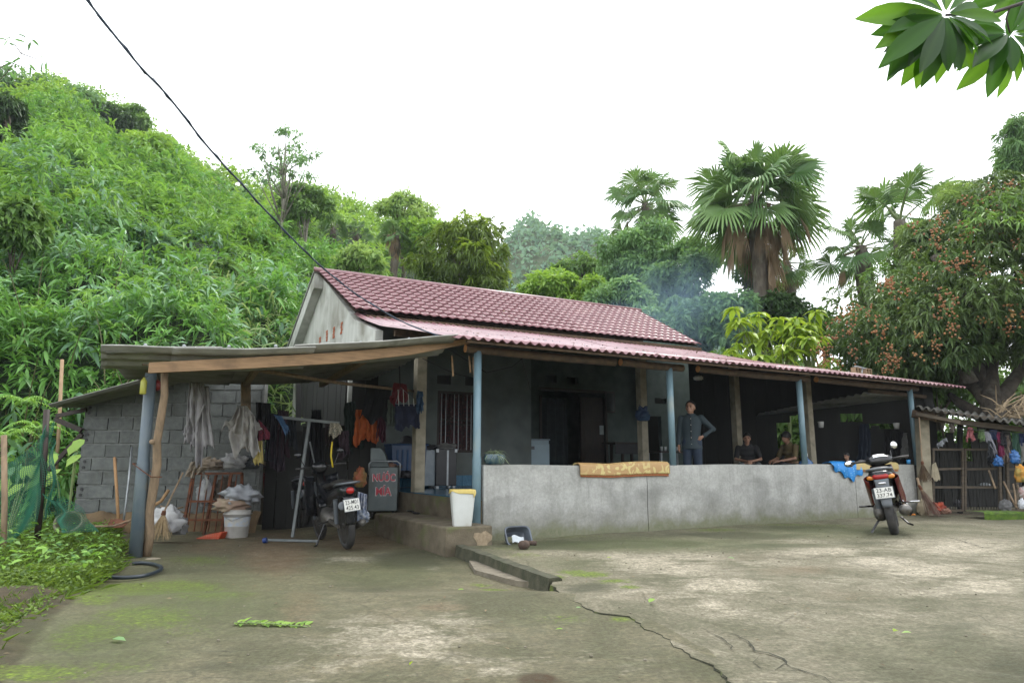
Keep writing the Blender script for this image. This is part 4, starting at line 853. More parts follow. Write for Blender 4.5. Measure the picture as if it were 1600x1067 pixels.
tree('leafy_tree', 'glossy dark tree cut by the left picture edge on the upper slope', 'tree', 10, 190, 24, 38, 46, 4500, .24, lm_dark, wr=.34, clumps=18, cr=.32, dp=.5)
rdg = [(20, 132, 50, 26), (75, 142, 42, 24), (128, 158, 36, 22), (150, 172, 24, 16), (212, 180, 24, 22), (262, 232, 26, 24), (292, 262, 22, 20), (355, 300, 24, 18), (385, 308, 26, 16), (310, 275, 20, 16)]
rl = ['topmost bluish tree in the upper left corner of the slope', 'second tree along the left skyline', 'third skyline tree, just above the pale one', 'small tree left of the dark round skyline tree', 'airy tree right of the dark round skyline tree', 'tree peeping out over the right shoulder of the round bright tree',
      'tree at the skyline step left of the small lone palm', 'tree right beside the small lone palm on the slope', 'tree between the lone palm and the tall see-through tree', 'low tree just left of the small lone palm']
for (x, y, a, b), l_ in zip(rdg, rl): tree('ridge_tree', l_, 'tree', x, y + 14, 46, a * 1.15, b * 1.5, 3600, .36, lm_blue if a > 25 else lm_tree, wr=.42, clumps=12, cr=.4, sparse=1 if x == 212 else 0, group='trees along the hill crest')
# wood behind the house
for (x, y, d, a, b, m_, nl, l_) in (
    (865, 455, 27, 55, 36, lm_treeb, 6500, 'light green rounded tree just above the roof right of the mango tree'),
    (935, 470, 26, 50, 36, lm_treeb, 5200, 'light green low tree above the right half of the tiled roof'),
    (830, 478, 28, 40, 26, lm_tree, 2600, 'low tree tucked beneath the mango tree on its right'),
    (905, 425, 34, 50, 26, lm_tree, 3400, 'darker tree behind the light green ones and before the far hill'),
    (1000, 400, 29, 64, 70, lm_blue, 9500, 'tall bluish tree wrapped round the foot of the second palm'),
    (965, 480, 24, 52, 48, lm_blue, 6000, 'smoky bluish tree at the end of the tiled ridge'),
    (1075, 440, 27, 62, 70, lm_blue, 9000, 'bluish tree left of the largest palm trunk'),
    (1055, 515, 23, 66, 48, lm_blue, 7500, 'hazy green tree in the smoke behind the roof end'),
    (1140, 500, 22, 58, 44, lm_blue, 6000, 'hazy tree under the hanging dead fronds of the largest palm'),
    (1225, 500, 23, 54, 46, lm_dark, 5200, 'dark leaved tree right of the largest palm foot'),
    (1190, 440, 25, 34, 60, lm_tree, 4500, 'creeper-clad tree hugging the largest palm trunk'),
    (1285, 520, 22, 34, 36, lm_tree, 3000, 'small tree beside the left edge of the fruit tree')):
    tree('leafy_tree', l_, 'tree', x, y, d, a, b, nl, .26, m_, wr=.42, clumps=22, cr=.33)
for (x, y, d, a, b, l_) in ((1110, 590, 19.5, 70, 40, 'dark bush low behind the roof end'), (1220, 600, 19, 60, 46, 'dark bush seen past the right of the porch'), (1330, 615, 19, 60, 50, 'dark bush seen through the kitchen corner'), (1460, 610, 19.5, 70, 46, 'dark bush behind the cage shed roof'), (1580, 620, 20, 60, 46, 'dark bush at the right edge under the fruit tree'), (1400, 690, 19, 90, 40, 'green bush behind the kitchen planks'), (1240, 690, 18, 60, 40, 'green bush behind the seated men'),(1560, 700, 20, 90, 50, 'leafy bush behind the hanging washing')):
    tree('bush', l_, 'bush', x, y, d, a, b, 2600, .26, lm_tree, wr=.4, clumps=14, cr=.4)

for (x, y, d, a, b, l_) in ((1690, 560, 21, 100, 110, 'tall dark tree beyond the right end of the cage shed'), (1680, 690, 22, 110, 50, 'bush beyond the right end of the cage shed'), (1830, 600, 24, 120, 100, 'spreading tree farther right past the cage shed'), (1990, 620, 26, 130, 90, 'last tree to the right of the courtyard')):
    tree('leafy_tree', l_, 'tree', x, y, d, a, b, 4500, .36, lm_tree, wr=.42, clumps=22, cr=.36)
# far hill with its own wood
hx, hy = np.meshgrid(np.linspace(-90, 120, 120), np.linspace(95, 190, 60))
hz = 53 * np.exp(-((hx - 8) / 44.) ** 2) * sm(hy, 95, 150) * (1 + .04 * np.sin(hx * .4)) - .5
o = obj('far_hill', attr_mesh('far_hill', hx, hy, hz, pm('far_hill_soil', (.09, .10, .05), (.05, .09, .035), scale=.08, c3=(.22, .17, .11), s3=.05, rough=1), {}), None); o['kind'] = 'structure'
nf = 26000; x = npr.uniform(-60, 90, nf); y = npr.uniform(100, 152, nf); z = 53 * np.exp(-((x - 8) / 44.) ** 2) * sm(y, 95, 150) * (1 + .04 * np.sin(x * .4)) - .5
cl = (np.sin(x * .9 + 2 * np.sin(y * .3)) * np.sin(y * .7 + x * .2) + 1) * 1.3
P_ = np.stack([x, y, z + cl * npr.uniform(.2, 1, nf) + .2 + 1.6 * (npr.uniform(0, 1, nf) > .93)], -1)
o = obj('far_wood', leaf_mesh('far_wood', P_, rv(nf), nrm(rv(nf) + np.array([0, -.3, 1])), npr.uniform(.8, 1.7, nf), npr.uniform(.6, 1.1, nf), np.clip(cl / 2.6 * .5 + npr.uniform(0, .5, nf), 0, 1), leafmat('far_leaf_hazed', (.10, .19, .13), (.22, .36, .22), .3, .7), 1, droop=.1), None); o['kind'] = 'stuff'  # distance haze put into the bluish leaf colour
for (x, y, l_) in ((842, 362, 'tallest little tree on the far hill crest'), (866, 368, 'second crest tree of the far hill, right of the tallest'), (820, 366, 'thin tree at the left of the far hill crest')):
    tree('crest_tree', l_, 'tree', x, y, 146, 9, 10, 600, 1.2, lm_tree, wr=.6, clumps=6, cr=.5, group='trees on the far hill crest', tr=.3)

for (x, y, d, a, b, m_, L_, l_) in (
    (62, 262, 24, 52, 34, lm_bluegreen, .34, 'broad-leaved bluish bush high on the left slope'), (150, 248, 30, 34, 26, lm_dark, .30, 'dark low crown beneath the round bright slope tree'),
    (130, 335, 19, 44, 30, lm_treeb, .26, 'bright bush in the middle of the left slope'), (300, 330, 26, 46, 30, lm_tree, .28, 'deep green crown on the slope below the lone small palm'),
    (225, 385, 19, 40, 28, lm_bluegreen, .30, 'pale-leaved bush halfway down the left slope'), (390, 372, 26, 44, 30, lm_treeb, .26, 'light bush below the thin see-through tree'),
    (350, 440, 19, 44, 30, lm_tree, .24, 'dark green bush on the slope left of the house gable'), (30, 350, 15, 40, 36, lm_tree, .24, 'dark bush on the slope at the left edge'),
    (430, 450, 22, 34, 28, lm_bluegreen, .28, 'bluish bush right beside the house gable'), (560, 408, 27, 40, 24, lm_pale, .26, 'pale bush behind the left end of the tiled ridge')):
    tree('bush', l_, 'bush', x, y, d, a * 1.2, b * 1.1, 2600, L_, m_, wr=.36, clumps=22, cr=.36, sparse=1, tr=.04, group='bushes on the left slope')
# ---- big fruit tree on the right
lt = tree('fruit_tree', 'big spreading fruit tree hung with orange-brown fruit clusters', 'tree', 1520, 450, 16.5, 235, 215, 78000, .18, lm_longan, wr=.28, clip=[(1270, 520), (1300, 470), (1400, 385), (1480, 305), (1600, 240)], clumps=175, cr=.175, mat2=lm_tree, f2=.1, dp=.55, rosette=7, tr=.05, limbs=20, trunk=m_bark)
o0 = Vector(lt.location); tb = G(1556, 700, 0); 
mb = MB(); P_ = [Y(1560, 745, 15.6), Y(1556, 690, 15.6), Y(1552, 648, 15.6), Y(1545, 610, 15.8), Y(1520, 560, 16.2)]
mb.tube([p - o0 for p in P_], [.30, .28, .25, .19, .11], 14); obj('trunk', mb, m_bark2, lt, smooth=True)
for L in ([(1552, 640), (1580, 600), (1600, 570), (1620, 520)], [(1550, 635), (1528, 610), (1505, 592), (1470, 560)], [(1553, 655), (1525, 645), (1500, 630), (1484, 616)], [(1548, 622), (1548, 580), (1556, 520), (1550, 450)], [(1562, 650), (1590, 640), (1625, 600)], [(1515, 600), (1470, 520), (1430, 470)], [(1550, 550), (1500, 450), (1460, 400)]):
    mb = MB(); q_ = [Y(x, y, 15.6 + .35 * k) - o0 for k, (x, y) in enumerate(L)]; mb.tube(q_, [.20, .15, .11, .06][:len(q_)], 9); obj('limb', mb, m_bark2, lt, smooth=True)
# fruit bunches
m_fruit = pm('fruit_skin', (.30, .145, .055), (.21, .095, .04), scale=3, c3=(.34, .24, .07), s3=.9, rough=.75, bs=.1)
def icos(): 
    mb = MB(); mb.ball((0, 0, 0), 1, 6, 4); return mb
ic = icos(); fm = MB()
fc = [(1300, 530), (1318, 505), (1345, 470), (1390, 450), (1400, 470), (1375, 500), (1330, 560), (1360, 545), (1300, 560), (1440, 350), (1470, 335), (1510, 320), (1540, 300), (1560, 330), (1590, 380), (1500, 400), (1480, 410), (1455, 430), (1430, 440), (1480, 460), (1420, 400), (1550, 350), (1575, 300), (1600, 420), (1525, 430), (1485, 510), (1470, 490), (1530, 510), (1380, 560), (1405, 568), (1365, 525), (1290, 545), (1310, 600), (1345, 600), (1440, 520), (1500, 360), (1465, 375), (1395, 430), (1540, 405), (1600, 340), (1445, 540), (1570, 510), (1475, 350), (1520, 350), (1400, 545), (1340, 490), (1325, 475), (1450, 545), (1590, 480)]
for (fx, fy) in fc:
    for k in range(rnd.randint(1, 3)):
        c_ = Y(fx + rnd.uniform(-16, 16), fy + rnd.uniform(-14, 14), 0.0 + 16.5 - rnd.uniform(2.3, 3.0) * math.sqrt(max(.15, 1 - ((fx - 1500) / 230) ** 2 - ((fy - 440) / 195) ** 2)))
        for j in range(rnd.randint(5, 13)):
            q_ = c_ + Vector((rnd.gauss(0, .07), rnd.gauss(0, .07), rnd.gauss(-.03, .09))) - o0; r_ = rnd.uniform(.020, .028)
            fm.add([Vector(v) * r_ + q_ for v in ic.v], ic.f)
o = obj('fruit', fm, m_fruit, lt, smooth=True); o['kind'] = 'stuff'
tree('feathery_bamboo', 'feathery bluish bamboo top at the right edge above the fruit tree', 'bamboo', 1600, 232, 21, 46, 66, 4600, .30, lm_blue, wr=.11, sparse=1, clumps=40, cr=.26, dp=.6, tr=.04)
tree('feathery_bamboo', 'soft pale feathery foliage on the crown edge between fruit tree and palm', 'bamboo', 1440, 385, 18.5, 46, 44, 5000, .17, lm_pale, wr=.10, clumps=26, cr=.28, dp=.5, tr=.03)
tree('feathery_bamboo', 'soft feathery sprays along the top left of the fruit tree crown', 'bamboo', 1500, 318, 19, 60, 36, 5000, .17, lm_pale, wr=.10, clumps=22, cr=.30, dp=.5, tr=.03)

# young bright big-leaved plants behind the roof end
def bigleaf(label, px, py, d, h, w_, n, L, seed):
    rr = random.Random(seed); C = Y(px, py, d); gz = tz(C.x, C.y); t = thing('young_tree', label, 'sapling', (C.x, C.y, gz), 0, 'bright saplings behind the roof'); top = C - Vector(t.location)
    mb = MB(); mb.tube([Vector((0, 0, 0)), top * .6 + Vector((.1, 0, 0)), top], [.05, .04, .015], 7); obj('trunk', mb, m_stalk, t)
    B = []; D = []; Nn = []
    for k in range(n):
        c_ = top + Vector((rr.uniform(-1, 1) * w_, rr.uniform(-1, 1) * w_ * .6, rr.uniform(-1, .8) * h)); mb = MB(); mb.tube([top * .75, c_.lerp(top * .75, .4) + Vector((0, 0, .1)), c_], [.02, .015, .008], 5, cap=False); obj('limb', mb, m_stalk, t)
        for j in range(9):
            a = j * .7 + rr.random(); B.append(c_); D.append((math.cos(a), math.sin(a), rr.uniform(-.5, .35))); Nn.append((0, 0, 1))
    B, D, Nn = np.array([tuple(b) for b in B]), np.array(D), np.array(Nn, float); k_ = len(B); Ls = L * npr.uniform(.6, 1.15, k_)
    o = obj('leaves', leaf_mesh('leaves', B, D, Nn, Ls, Ls * .42, npr.uniform(0, 1, k_), lm_lime, 2, droop=.55), None, t); o['kind'] = 'stuff'
bigleaf('bright sapling with broad leaves, leftmost behind the roof end', 1180, 520, 17, .8, .6, 18, .40, 1)
bigleaf('bright sapling with broad leaves, in the middle behind the roof end', 1220, 545, 16.5, .7, .6, 18, .40, 2)
bigleaf('bright sapling with broad leaves, nearest the fruit tree', 1265, 525, 17, .9, .6, 20, .38, 3)
bigleaf('little bright sapling peeping over the roof between the others', 1150, 545, 16.5, .25, .35, 6, .3, 4)

# ---- sugar cane behind the carport
n = 1500; x = npr.uniform(-8.5, -3.6, n); y = npr.uniform(15.2, 18.5, n); z = np.maximum(terr(x, y), -.1)
az = npr.uniform(0, 2 * np.pi, n); el = npr.uniform(.5, 1.4, n); D = np.stack([np.cos(az) * np.cos(el), np.sin(az) * np.cos(el), np.sin(el)], -1)
B = np.stack([x, y, z + npr.uniform(.1, 2.0, n)], -1); Ls = npr.uniform(.7, 1.5, n)
o = obj('sugar_cane', leaf_mesh('sugar_cane', B, D, nrm(rv(n) + D * 0 + np.array([0, -1, .3])), Ls, npr.uniform(.035, .06, n), npr.uniform(0, 1, n), lm_cane, 2, droop=.7, fold=.1), None); o['kind'] = 'stuff'
# dry straw and fern on the cut bank above the block shed
n = 2600; x = npr.uniform(-9.5, -5.5, n); y = npr.uniform(12.3, 14.3, n); B = np.stack([x, y, terr(x, y) + npr.uniform(0, .35, n)], -1); D = rv(n) * np.array([1, .5, .55])
o = obj('dry_straw', leaf_mesh('dry_straw', B, D, rv(n), npr.uniform(.25, .7, n), npr.uniform(.008, .02, n), npr.uniform(0, 1, n), leafmat('straw', (.20, .14, .07), (.38, .30, .17), .1, .9), 1, droop=.2), None); o['kind'] = 'stuff'

# ---- grass and weeds on the left verge
def verge(n, L, wr, mat, name, hmax, lod, vert, yr=(2.2, 11.8)):
    yv = npr.uniform(0, 1, n) ** .8 * (yr[1] - yr[0]) + yr[0]; pxl = npr.uniform(-120, 230, n); py = 722 + 1067 * 1.0 / yv
    x = (pxl - 800) / F * yv * 1.0; ex_ = np.interp(py, [e[0] for e in edge][::-1], [e[1] for e in edge][::-1])
    keep = (pxl < ex_ + npr.normal(0, 9, n) - np.clip((py - 900) * .35, 0, 60)) & ~((yv > 10.7) & (x > -7.2)); x, yv = x[keep], yv[keep]; k_ = len(x)
    cl = (np.sin(x * 2.3 + 1) * np.sin(yv * 1.9) + 1) * .5 + .15
    B = np.stack([x, yv, -.06 + npr.uniform(0, 1, k_) * hmax * cl], -1); az = npr.uniform(0, 6.28, k_); el = npr.uniform(vert[0], vert[1], k_)
    D = np.stack([np.cos(az) * np.cos(el), np.sin(az) * np.cos(el), np.sin(el)], -1); Ls = L * npr.uniform(.5, 1.3, k_)
    o = obj(name, leaf_mesh(name, B, D, nrm(rv(k_) * .6 + np.array([0, 0, 1])), Ls, Ls * wr, npr.uniform(0, 1, k_), mat, lod, droop=.35), None); o['kind'] = 'stuff'
verge(34000, .05, .45, lm_grass, 'weeds', .15, 1, (-.1, .8)); verge(24000, .19, .055, lm_grass, 'grass', .04, 1, (.4, 1.3)); verge(2600, .09, .42, lm_bamboo2, 'weeds', .34, 2, (-.2, .6), (5.5, 11.5))
# ================================================================== small things: helpers
def flat(name, c, c2=None, **k): return pm(name, c, c2 or tuple(x * .75 for x in c), **{**dict(scale=9, rough=.85, bs=.25, bd=.004), **k})
def single(name, label, cat, mb, mat, org, rz=0, group=None, smooth=True, solid=0, bevel=0):
    org = Vector(org)
    if isinstance(mb, MB): mb.v = [(x - org.x, y - org.y, z - org.z) for x, y, z in mb.v]
    o = obj(name, mb, mat, None, smooth=smooth, solid=solid, bevel=bevel); o.location = org; tago(o, label, cat, group); return o
def cloth_mb(tl, tr, br, bl, amp=.03, folds=5, rag=.03, seed=0, nu=36, nv=22, toward=(0, -1, 0), belly=.0):
    tl, tr, br, bl = map(Vector, (tl, tr, br, bl)); T_ = Vector(toward); mb = MB(); W_ = (tr - tl).length
    def fn(s_, t_):
        p = tl.lerp(tr, s_).lerp(bl.lerp(br, s_), t_)
        n = mnoise.noise(Vector((s_ * 3 + seed, t_ * 1.2, seed * .7))); n2 = mnoise.noise(Vector((s_ * 8 + seed, t_ * 5, seed * 1.7)))
        a = amp * (.3 + .7 * t_) * math.sin(s_ * folds * 2 * math.pi + seed + 1.6 * n + t_ * 1.2) + amp * .6 * n2
        dz = -rag * (n + .5 * n2) * t_ * t_ * 2
        return p + T_ * (a + belly * math.sin(math.pi * t_)) + Vector((n2 * amp * .6, 0, dz))
    mb.grid(fn, nu, nv); return mb
def cloth(name, label, cat, q, d, mat, amp=.03, folds=4, group=None, seed=None, rag=.04, belly=0, solid=.004, parent=None):
    d = d if isinstance(d, (list, tuple)) else [d] * 4; P = [Y(x, y, dd) for (x, y), dd in zip(q, d)]
    seed = seed if seed is not None else rnd.random() * 20
    mb = cloth_mb(*P, amp=amp, folds=folds, seed=seed, rag=rag, belly=belly)
    return single(name, label, cat, mb, mat, (P[0] + P[1]) / 2, group=group, solid=solid)
def lump_mb(c, r, seed=0, amp=.18, freq=2.2, n=30, m=20, flat_=True, crease=.5):
    mb = MB(); c = Vector(c)
    for i in range(m + 1):
        t = math.pi * i / m
        for j in range(n):
            a = 2 * math.pi * j / n; d = Vector((math.sin(t) * math.cos(a), math.sin(t) * math.sin(a), -math.cos(t)))
            q = d * freq + Vector((seed, seed * 1.3, 0)); k = 1 + amp * mnoise.noise(q) * 1.6 + amp * crease * (abs(mnoise.noise(q * 2.6)) - .25) * 2 + amp * .3 * mnoise.noise(q * 6)
            z = d.z * r[2] * k
            if flat_: z = max(z, -r[2] * .78)
            mb.v.append(tuple(c + Vector((d.x * r[0] * k, d.y * r[1] * k, z))))
    mb.f = [(i * n + j, i * n + (j + 1) % n, (i + 1) * n + (j + 1) % n, (i + 1) * n + j) for i in range(m) for j in range(n)]; mb.m = [0] * len(mb.f); return mb
def lump(name, label, cat, x, y, rx, ry, d, mat, seed=0, amp=.2, freq=2.2, group=None, ryd=None):
    c = Y(x, y, d); r = (rx * d / F, ryd or rx * d / F * .8, ry * d / F)
    return single(name, label, cat, lump_mb(c, r, seed, amp, freq), mat, c - Vector((0, 0, r[2] * .78)), group=group)
def text_mesh(body, h, bold=0, depth=0):
    cu = bpy.data.curves.new('lettering', 'FONT'); cu.body = body; cu.size = 1; cu.offset = bold; cu.extrude = depth; cu.align_x = 'CENTER'; cu.align_y = 'CENTER'; cu.space_line = 1.0
    o = bpy.data.objects.new('t', cu); col.objects.link(o); bpy.context.view_layer.update(); me = bpy.data.meshes.new_from_object(o); me.name = 'lettering'
    bpy.data.objects.remove(o); bpy.data.curves.remove(cu); return me
def lettering(body, w_, h, mat, parent, M, bold=0):
    me = text_mesh(body, h, bold); v = np.array([tuple(q.co) for q in me.vertices]); lo, hi = v.min(0), v.max(0)
    for q in me.vertices:
        p = Vector(((q.co.x - (lo[0] + hi[0]) / 2) / (hi[0] - lo[0]) * w_, 0, (q.co.y - (lo[1] + hi[1]) / 2) / (hi[1] - lo[1]) * h)); q.co = M @ p
    me.materials.clear(); me.materials.append(mat); return obj('lettering', me, None, parent)

# ================================================================== materials for small things
m_tyre = flat('tyre_rubber', (.018, .018, .018), (.04, .038, .034), rough=.85, bs=.5)
m_bkblack = pm('bike_black', (.010, .011, .013), (.016, .017, .02), rough=.22, bs=.03, c3=(.05, .048, .042), s3=5, lo3=.55, hi3=.85)
m_bkred = pm('bike_dark_red', (.12, .012, .012), (.09, .01, .01), rough=.25, bs=.03)
m_bkgrey = pm('bike_grey', (.11, .125, .14), (.08, .09, .10), rough=.35, bs=.05)
m_eng = pm('engine_alloy', (.16, .155, .145), (.09, .085, .075), metal=.6, rough=.5, scale=20, bs=.2, c3=(.10, .08, .05), s3=8)
m_chrome = pm('chrome', (.55, .56, .57), (.45, .45, .46), metal=1, rough=.18, bs=0)
m_glassred = pm('tail_red', (.35, .015, .012), (.28, .01, .01), rough=.12, bs=.02)
m_amber = pm('amber_lens', (.55, .20, .03), (.45, .15, .02), rough=.15, bs=.02)
m_plate = pm('plate_white', (.62, .62, .58), (.55, .55, .5), rough=.45, bs=.05)
m_ink = flat('plate_ink', (.012, .012, .014), rough=.6)
m_mirror = pm('mirror_glass', (.8, .82, .84), (.78, .8, .82), metal=1, rough=.04, bs=0)
m_seat = flat('seat_vinyl', (.014, .013, .013), (.03, .028, .026), rough=.5)

def wheel(root, y, r, w_, rim=True, spokes=5, disc=False):
    t = MB(); prof = []
    for k in range(13):
        a = math.pi * 2 * k / 12; prof.append((r - w_ * .5 + w_ * .5 * math.cos(a), w_ * .5 * math.sin(a)))
    n = 40; P = []
    for i, (rr_, xx) in enumerate(prof[:-1]):
        for j in range(n):
            a = 2 * math.pi * j / n; g = .006 * ((j % 2) * (abs(i - 0) < 2 or i > 10)); P.append((xx, y + (rr_ - g) * math.cos(a), r + (rr_ - g) * math.sin(a)))
    k = len(prof) - 1; t.add(P, [(i * n + j, i * n + (j + 1) % n, ((i + 1) % k) * n + (j + 1) % n, ((i + 1) % k) * n + j) for i in range(k) for j in range(n)])
    wo_ = obj('wheel', t, m_tyre, root, smooth=True)
    rm = MB(); MX = Matrix.Rotation(R(90), 3, 'Y'); ro = r - w_ * .95
    rm.lathe([(ro, -w_ * .35), (ro + .012, -w_ * .3), (ro - .01, -.01), (ro - .01, .01), (ro + .012, w_ * .3), (ro, w_ * .35), (ro - .02, 0), (ro, -w_ * .35)], 28, (0, y, r), M=MX)
    rm.lathe([(.035, -.045), (.035, .045)], 14, (0, y, r), M=MX)
    for s_ in range(spokes): 
        a = 2 * math.pi * s_ / spokes; rm.bar((0, y, r), (0, y + ro * math.cos(a), r + ro * math.sin(a)), .03, .016, up=(1, 0, 0))
    obj('rim', rm, m_eng, wo_, smooth=False); return wo_
def loft(secs, n=20, p=2.4):
    """secs: (y, x, z, half width, half height)"""
    mb = MB(); P = []
    for (y, x, z, a, b) in secs:
        for j in range(n):
            t = 2 * math.pi * j / n; c_, s_ = math.cos(t), math.sin(t); P.append((x + a * math.copysign(abs(c_) ** (2 / p), c_), y, z + b * math.copysign(abs(s_) ** (2 / p), s_)))
    k = len(secs); mb.add(P, [(i * n + j, (i + 1) * n + j, (i + 1) * n + (j + 1) % n, i * n + (j + 1) % n) for i in range(k - 1) for j in range(n)] + [tuple(range(n)), tuple(range((k - 1) * n, k * n))[::-1]]); return mb
def plate(root, y, z, tilt, l1, l2, x=0):
    M = Matrix.Rotation(-tilt, 3, 'X'); p = MB(); p.box((0, 0, 0), (.19, .006, .14)); p.v = [tuple(M @ Vector(v) + Vector((x, y, z))) for v in p.v]; po = obj('number_plate', p, m_plate, root, bevel=.002)
    for body, zz in ((l1, .034), (l2, -.032)):
        lettering(body, .155, .050, m_ink, po, Matrix.Translation((x, y, z)) @ M.to_4x4() @ Matrix.Translation((0, -.0045, zz)), .01)
    fr = MB(); 
    for q in (((0, 0, .072), (.2, .01, .006)), ((0, 0, -.072), (.2, .01, .006)), ((-.097, 0, 0), (.006, .01, .138)), ((.097, 0, 0), (.006, .01, .138))): fr.box(*q)
    fr.v = [tuple(M @ Vector(v) + Vector((x, y + .002, z))) for v in fr.v]; obj('plate_frame', fr, m_bkgrey, po)
def scooter(loc, heading, lean, label):
    root = thing('motor_scooter', label, 'scooter', loc); root.rotation_mode = 'QUATERNION'; root.scale = (1.16, 1.0, 1.0)
    root.rotation_quaternion = (Matrix.Rotation(heading, 3, 'Z') @ Matrix.Rotation(-lean, 3, 'Y')).to_quaternion()
    wheel(root, 0, .25, .095); wheel(root, 1.26, .25, .08)
    obj('tail_body', loft([(-.20, 0, .80, .035, .02), (-.17, 0, .80, .10, .045), (-.08, 0, .79, .13, .075), (.10, 0, .74, .15, .12), (.32, 0, .66, .16, .20), (.50, 0, .58, .14, .26), (.58, 0, .54, .10, .22)]), m_bkblack, root, smooth=True)
    for s_ in (-1, 1):
        mb = MB(); mb.grid(lambda a, t, s_=s_: (s_ * (.135 + .045 * math.sin(math.pi * t) + .015 * a), -.10 + .62 * a, .80 - .10 * a - (.08 + .36 * a ** .8) * t), 14, 8); obj('side_panel', mb, m_bkred, root, smooth=True, solid=.008)
    obj('seat', loft([(-.12, 0, .86, .08, .015), (-.05, 0, .865, .12, .035), (.15, 0, .855, .13, .05), (.30, 0, .82, .13, .05), (.50, 0, .80, .12, .05), (.60, 0, .79, .08, .03)]), m_seat, root, smooth=True)
    mb = MB(); mb.tube([(-.12, .12, .86), (-.13, -.08, .87), (-.09, -.19, .875), (0, -.215, .878), (.09, -.19, .875), (.13, -.08, .87), (.12, .12, .86)], .016, 8); obj('grab_rail', mb, m_bkgrey, root, smooth=True)
    obj('tail_light', loft([(-.205, 0, .775, .05, .02), (-.19, 0, .775, .085, .038), (-.14, 0, .775, .09, .045)]), m_glassred, root, smooth=True)
    for s_ in (-1, 1): obj('indicator', loft([(-.18, s_ * .10, .765, .025, .015), (-.16, s_ * .105, .765, .04, .027), (-.08, s_ * .11, .77, .04, .03)]), m_amber, root, smooth=True)
    obj('number_light', loft([(-.235, 0, .685, .04, .012), (-.20, 0, .69, .045, .02), (-.14, 0, .70, .04, .02)]), m_chrome, root, smooth=True)
    mb = MB(); mb.grid(lambda s_, t_: ((s_ - .5) * (.15 - .05 * t_) , -.20 - .04 * t_ - .015 * math.cos((s_ - .5) * 3), .74 - .36 * t_), 8, 10); obj('rear_mudguard', mb, m_bkgrey, root, smooth=True, solid=.01)
    plate(root, -.262, .565, R(12), '23-AB', '337.74')
    obj('engine', loft([(-.02, -.10, .30, .04, .05), (.06, -.11, .30, .06, .10), (.22, -.10, .30, .07, .12), (.42, -.06, .32, .10, .10), (.55, 0, .34, .10, .08)]), m_eng, root, smooth=True)
    mb = MB(); mb.tube([(.15, .28, .26), (.16, .12, .29), (.165, -.06, .31), (.165, -.20, .33), (.165, -.235, .335)], [.03, .062, .068, .066, .03], 16); mf = obj('muffler', mb, m_eng, root, smooth=True)
    mb = MB(); mb.grid(lambda s_, t_: (.165 + .074 * math.cos(-1.2 + 2.6 * s_), .12 - .30 * t_, .31 + .074 * math.sin(-1.2 + 2.6 * s_)), 10, 3); obj('heat_shield', mb, m_bkblack, mf, smooth=True, solid=.004)
    mb = MB(); mb.tube([(-.10, -.03, .62), (-.10, .02, .36)], .028, 10); obj('shock_absorber', mb, m_bkgrey, root)
    # passenger foot rest frame (right), stand, kick lever
    mb = MB(); mb.tube([(.15, .30, .42), (.20, .26, .36), (.20, .24, .22)], .010, 6); mb.tube([(.15, .25, .40), (.24, .22, .395), (.33, .21, .39)], .013, 6); obj('foot_rest', mb, m_chrome, root)
    mb = MB(); mb.tube([(.16, .24, .235), (.25, .22, .225)], .012, 6); obj('foot_rest_end', mb, m_amber, root)
    mb = MB(); mb.tube([(-.14, .3, .38), (-.24, .22, .395), (-.31, .2, .40)], .013, 6); obj('foot_rest', mb, m_bkblack, root)
    mb = MB(); mb.tube([(-.12, .36, .22), (-.22, .26, .08), (-.26, .20, .02)], .014, 6); obj('stand', mb, m_bkblack, root); mb = MB(); mb.tube([(.10, .36, .2), (.16, .22, .12), (.20, .16, .10)], .012, 6); obj('stand', mb, m_bkblack, root)
    obj('floorboard', loft([(.52, 0, .36, .14, .05), (.75, 0, .30, .17, .035), (1.0, 0, .33, .15, .05)]), m_bkblack, root, smooth=True)
    mb = MB(); mb.grid(lambda s_, t_: ((s_ - .5) * (.36 - .16 * abs(t_ - .45) * 1.6), 1.0 + .10 * (1 - (2 * s_ - 1) ** 2) + .06 * t_, .36 + .56 * t_), 14, 12); obj('leg_shield', mb, m_bkblack, root, smooth=True, solid=.02)
    mb = MB(); mb.grid(lambda s_, t_: ((s_ - .5) * (.30 - .12 * abs(t_ - .5)), 1.13 + .08 * (1 - (2 * s_ - 1) ** 2) + .02 * t_, .40 + .52 * t_), 14, 10); obj('front_panel', mb, m_bkred, root, smooth=True, solid=.015)
    for s_ in (-1, 1): mb = MB(); mb.tube([(s_ * .07, 1.26, .25), (s_ * .06, 1.14, .72)], .02, 8); obj('fork', mb, m_bkgrey, root)
    mb = MB(); mb.grid(lambda s_, t_: ((s_ - .5) * .13, 1.26 + .30 * math.cos(.3 + 2.3 * t_), .25 + .29 * math.sin(.3 + 2.3 * t_)), 5, 12); obj('front_fender', mb, m_bkred, root, smooth=True, solid=.01)
    # handlebar turned a little to the left
    Mh = Matrix.Translation((0, 1.04, .95)) @ Matrix.Rotation(R(14), 4, 'Z')
    def hb(m_): m_.v = [tuple(Mh @ Vector(v)) for v in m_.v]; return m_
    obj('handlebar_cowl', hb(loft([(-.11, 0, .03, .10, .03), (-.06, 0, .05, .15, .06), (.02, 0, .05, .17, .075), (.10, 0, .03, .12, .07), (.16, 0, 0, .06, .04)])), m_bkblack, root, smooth=True)
    mb = MB(); mb.grid(lambda s_, t_: ((s_ - .5) * .17, -.085 + .09 * t_, .085 + .045 * t_ + .01 * math.sin(math.pi * s_)), 8, 4); obj('instrument_panel', hb(mb), m_mirror, root, smooth=True, solid=.006)
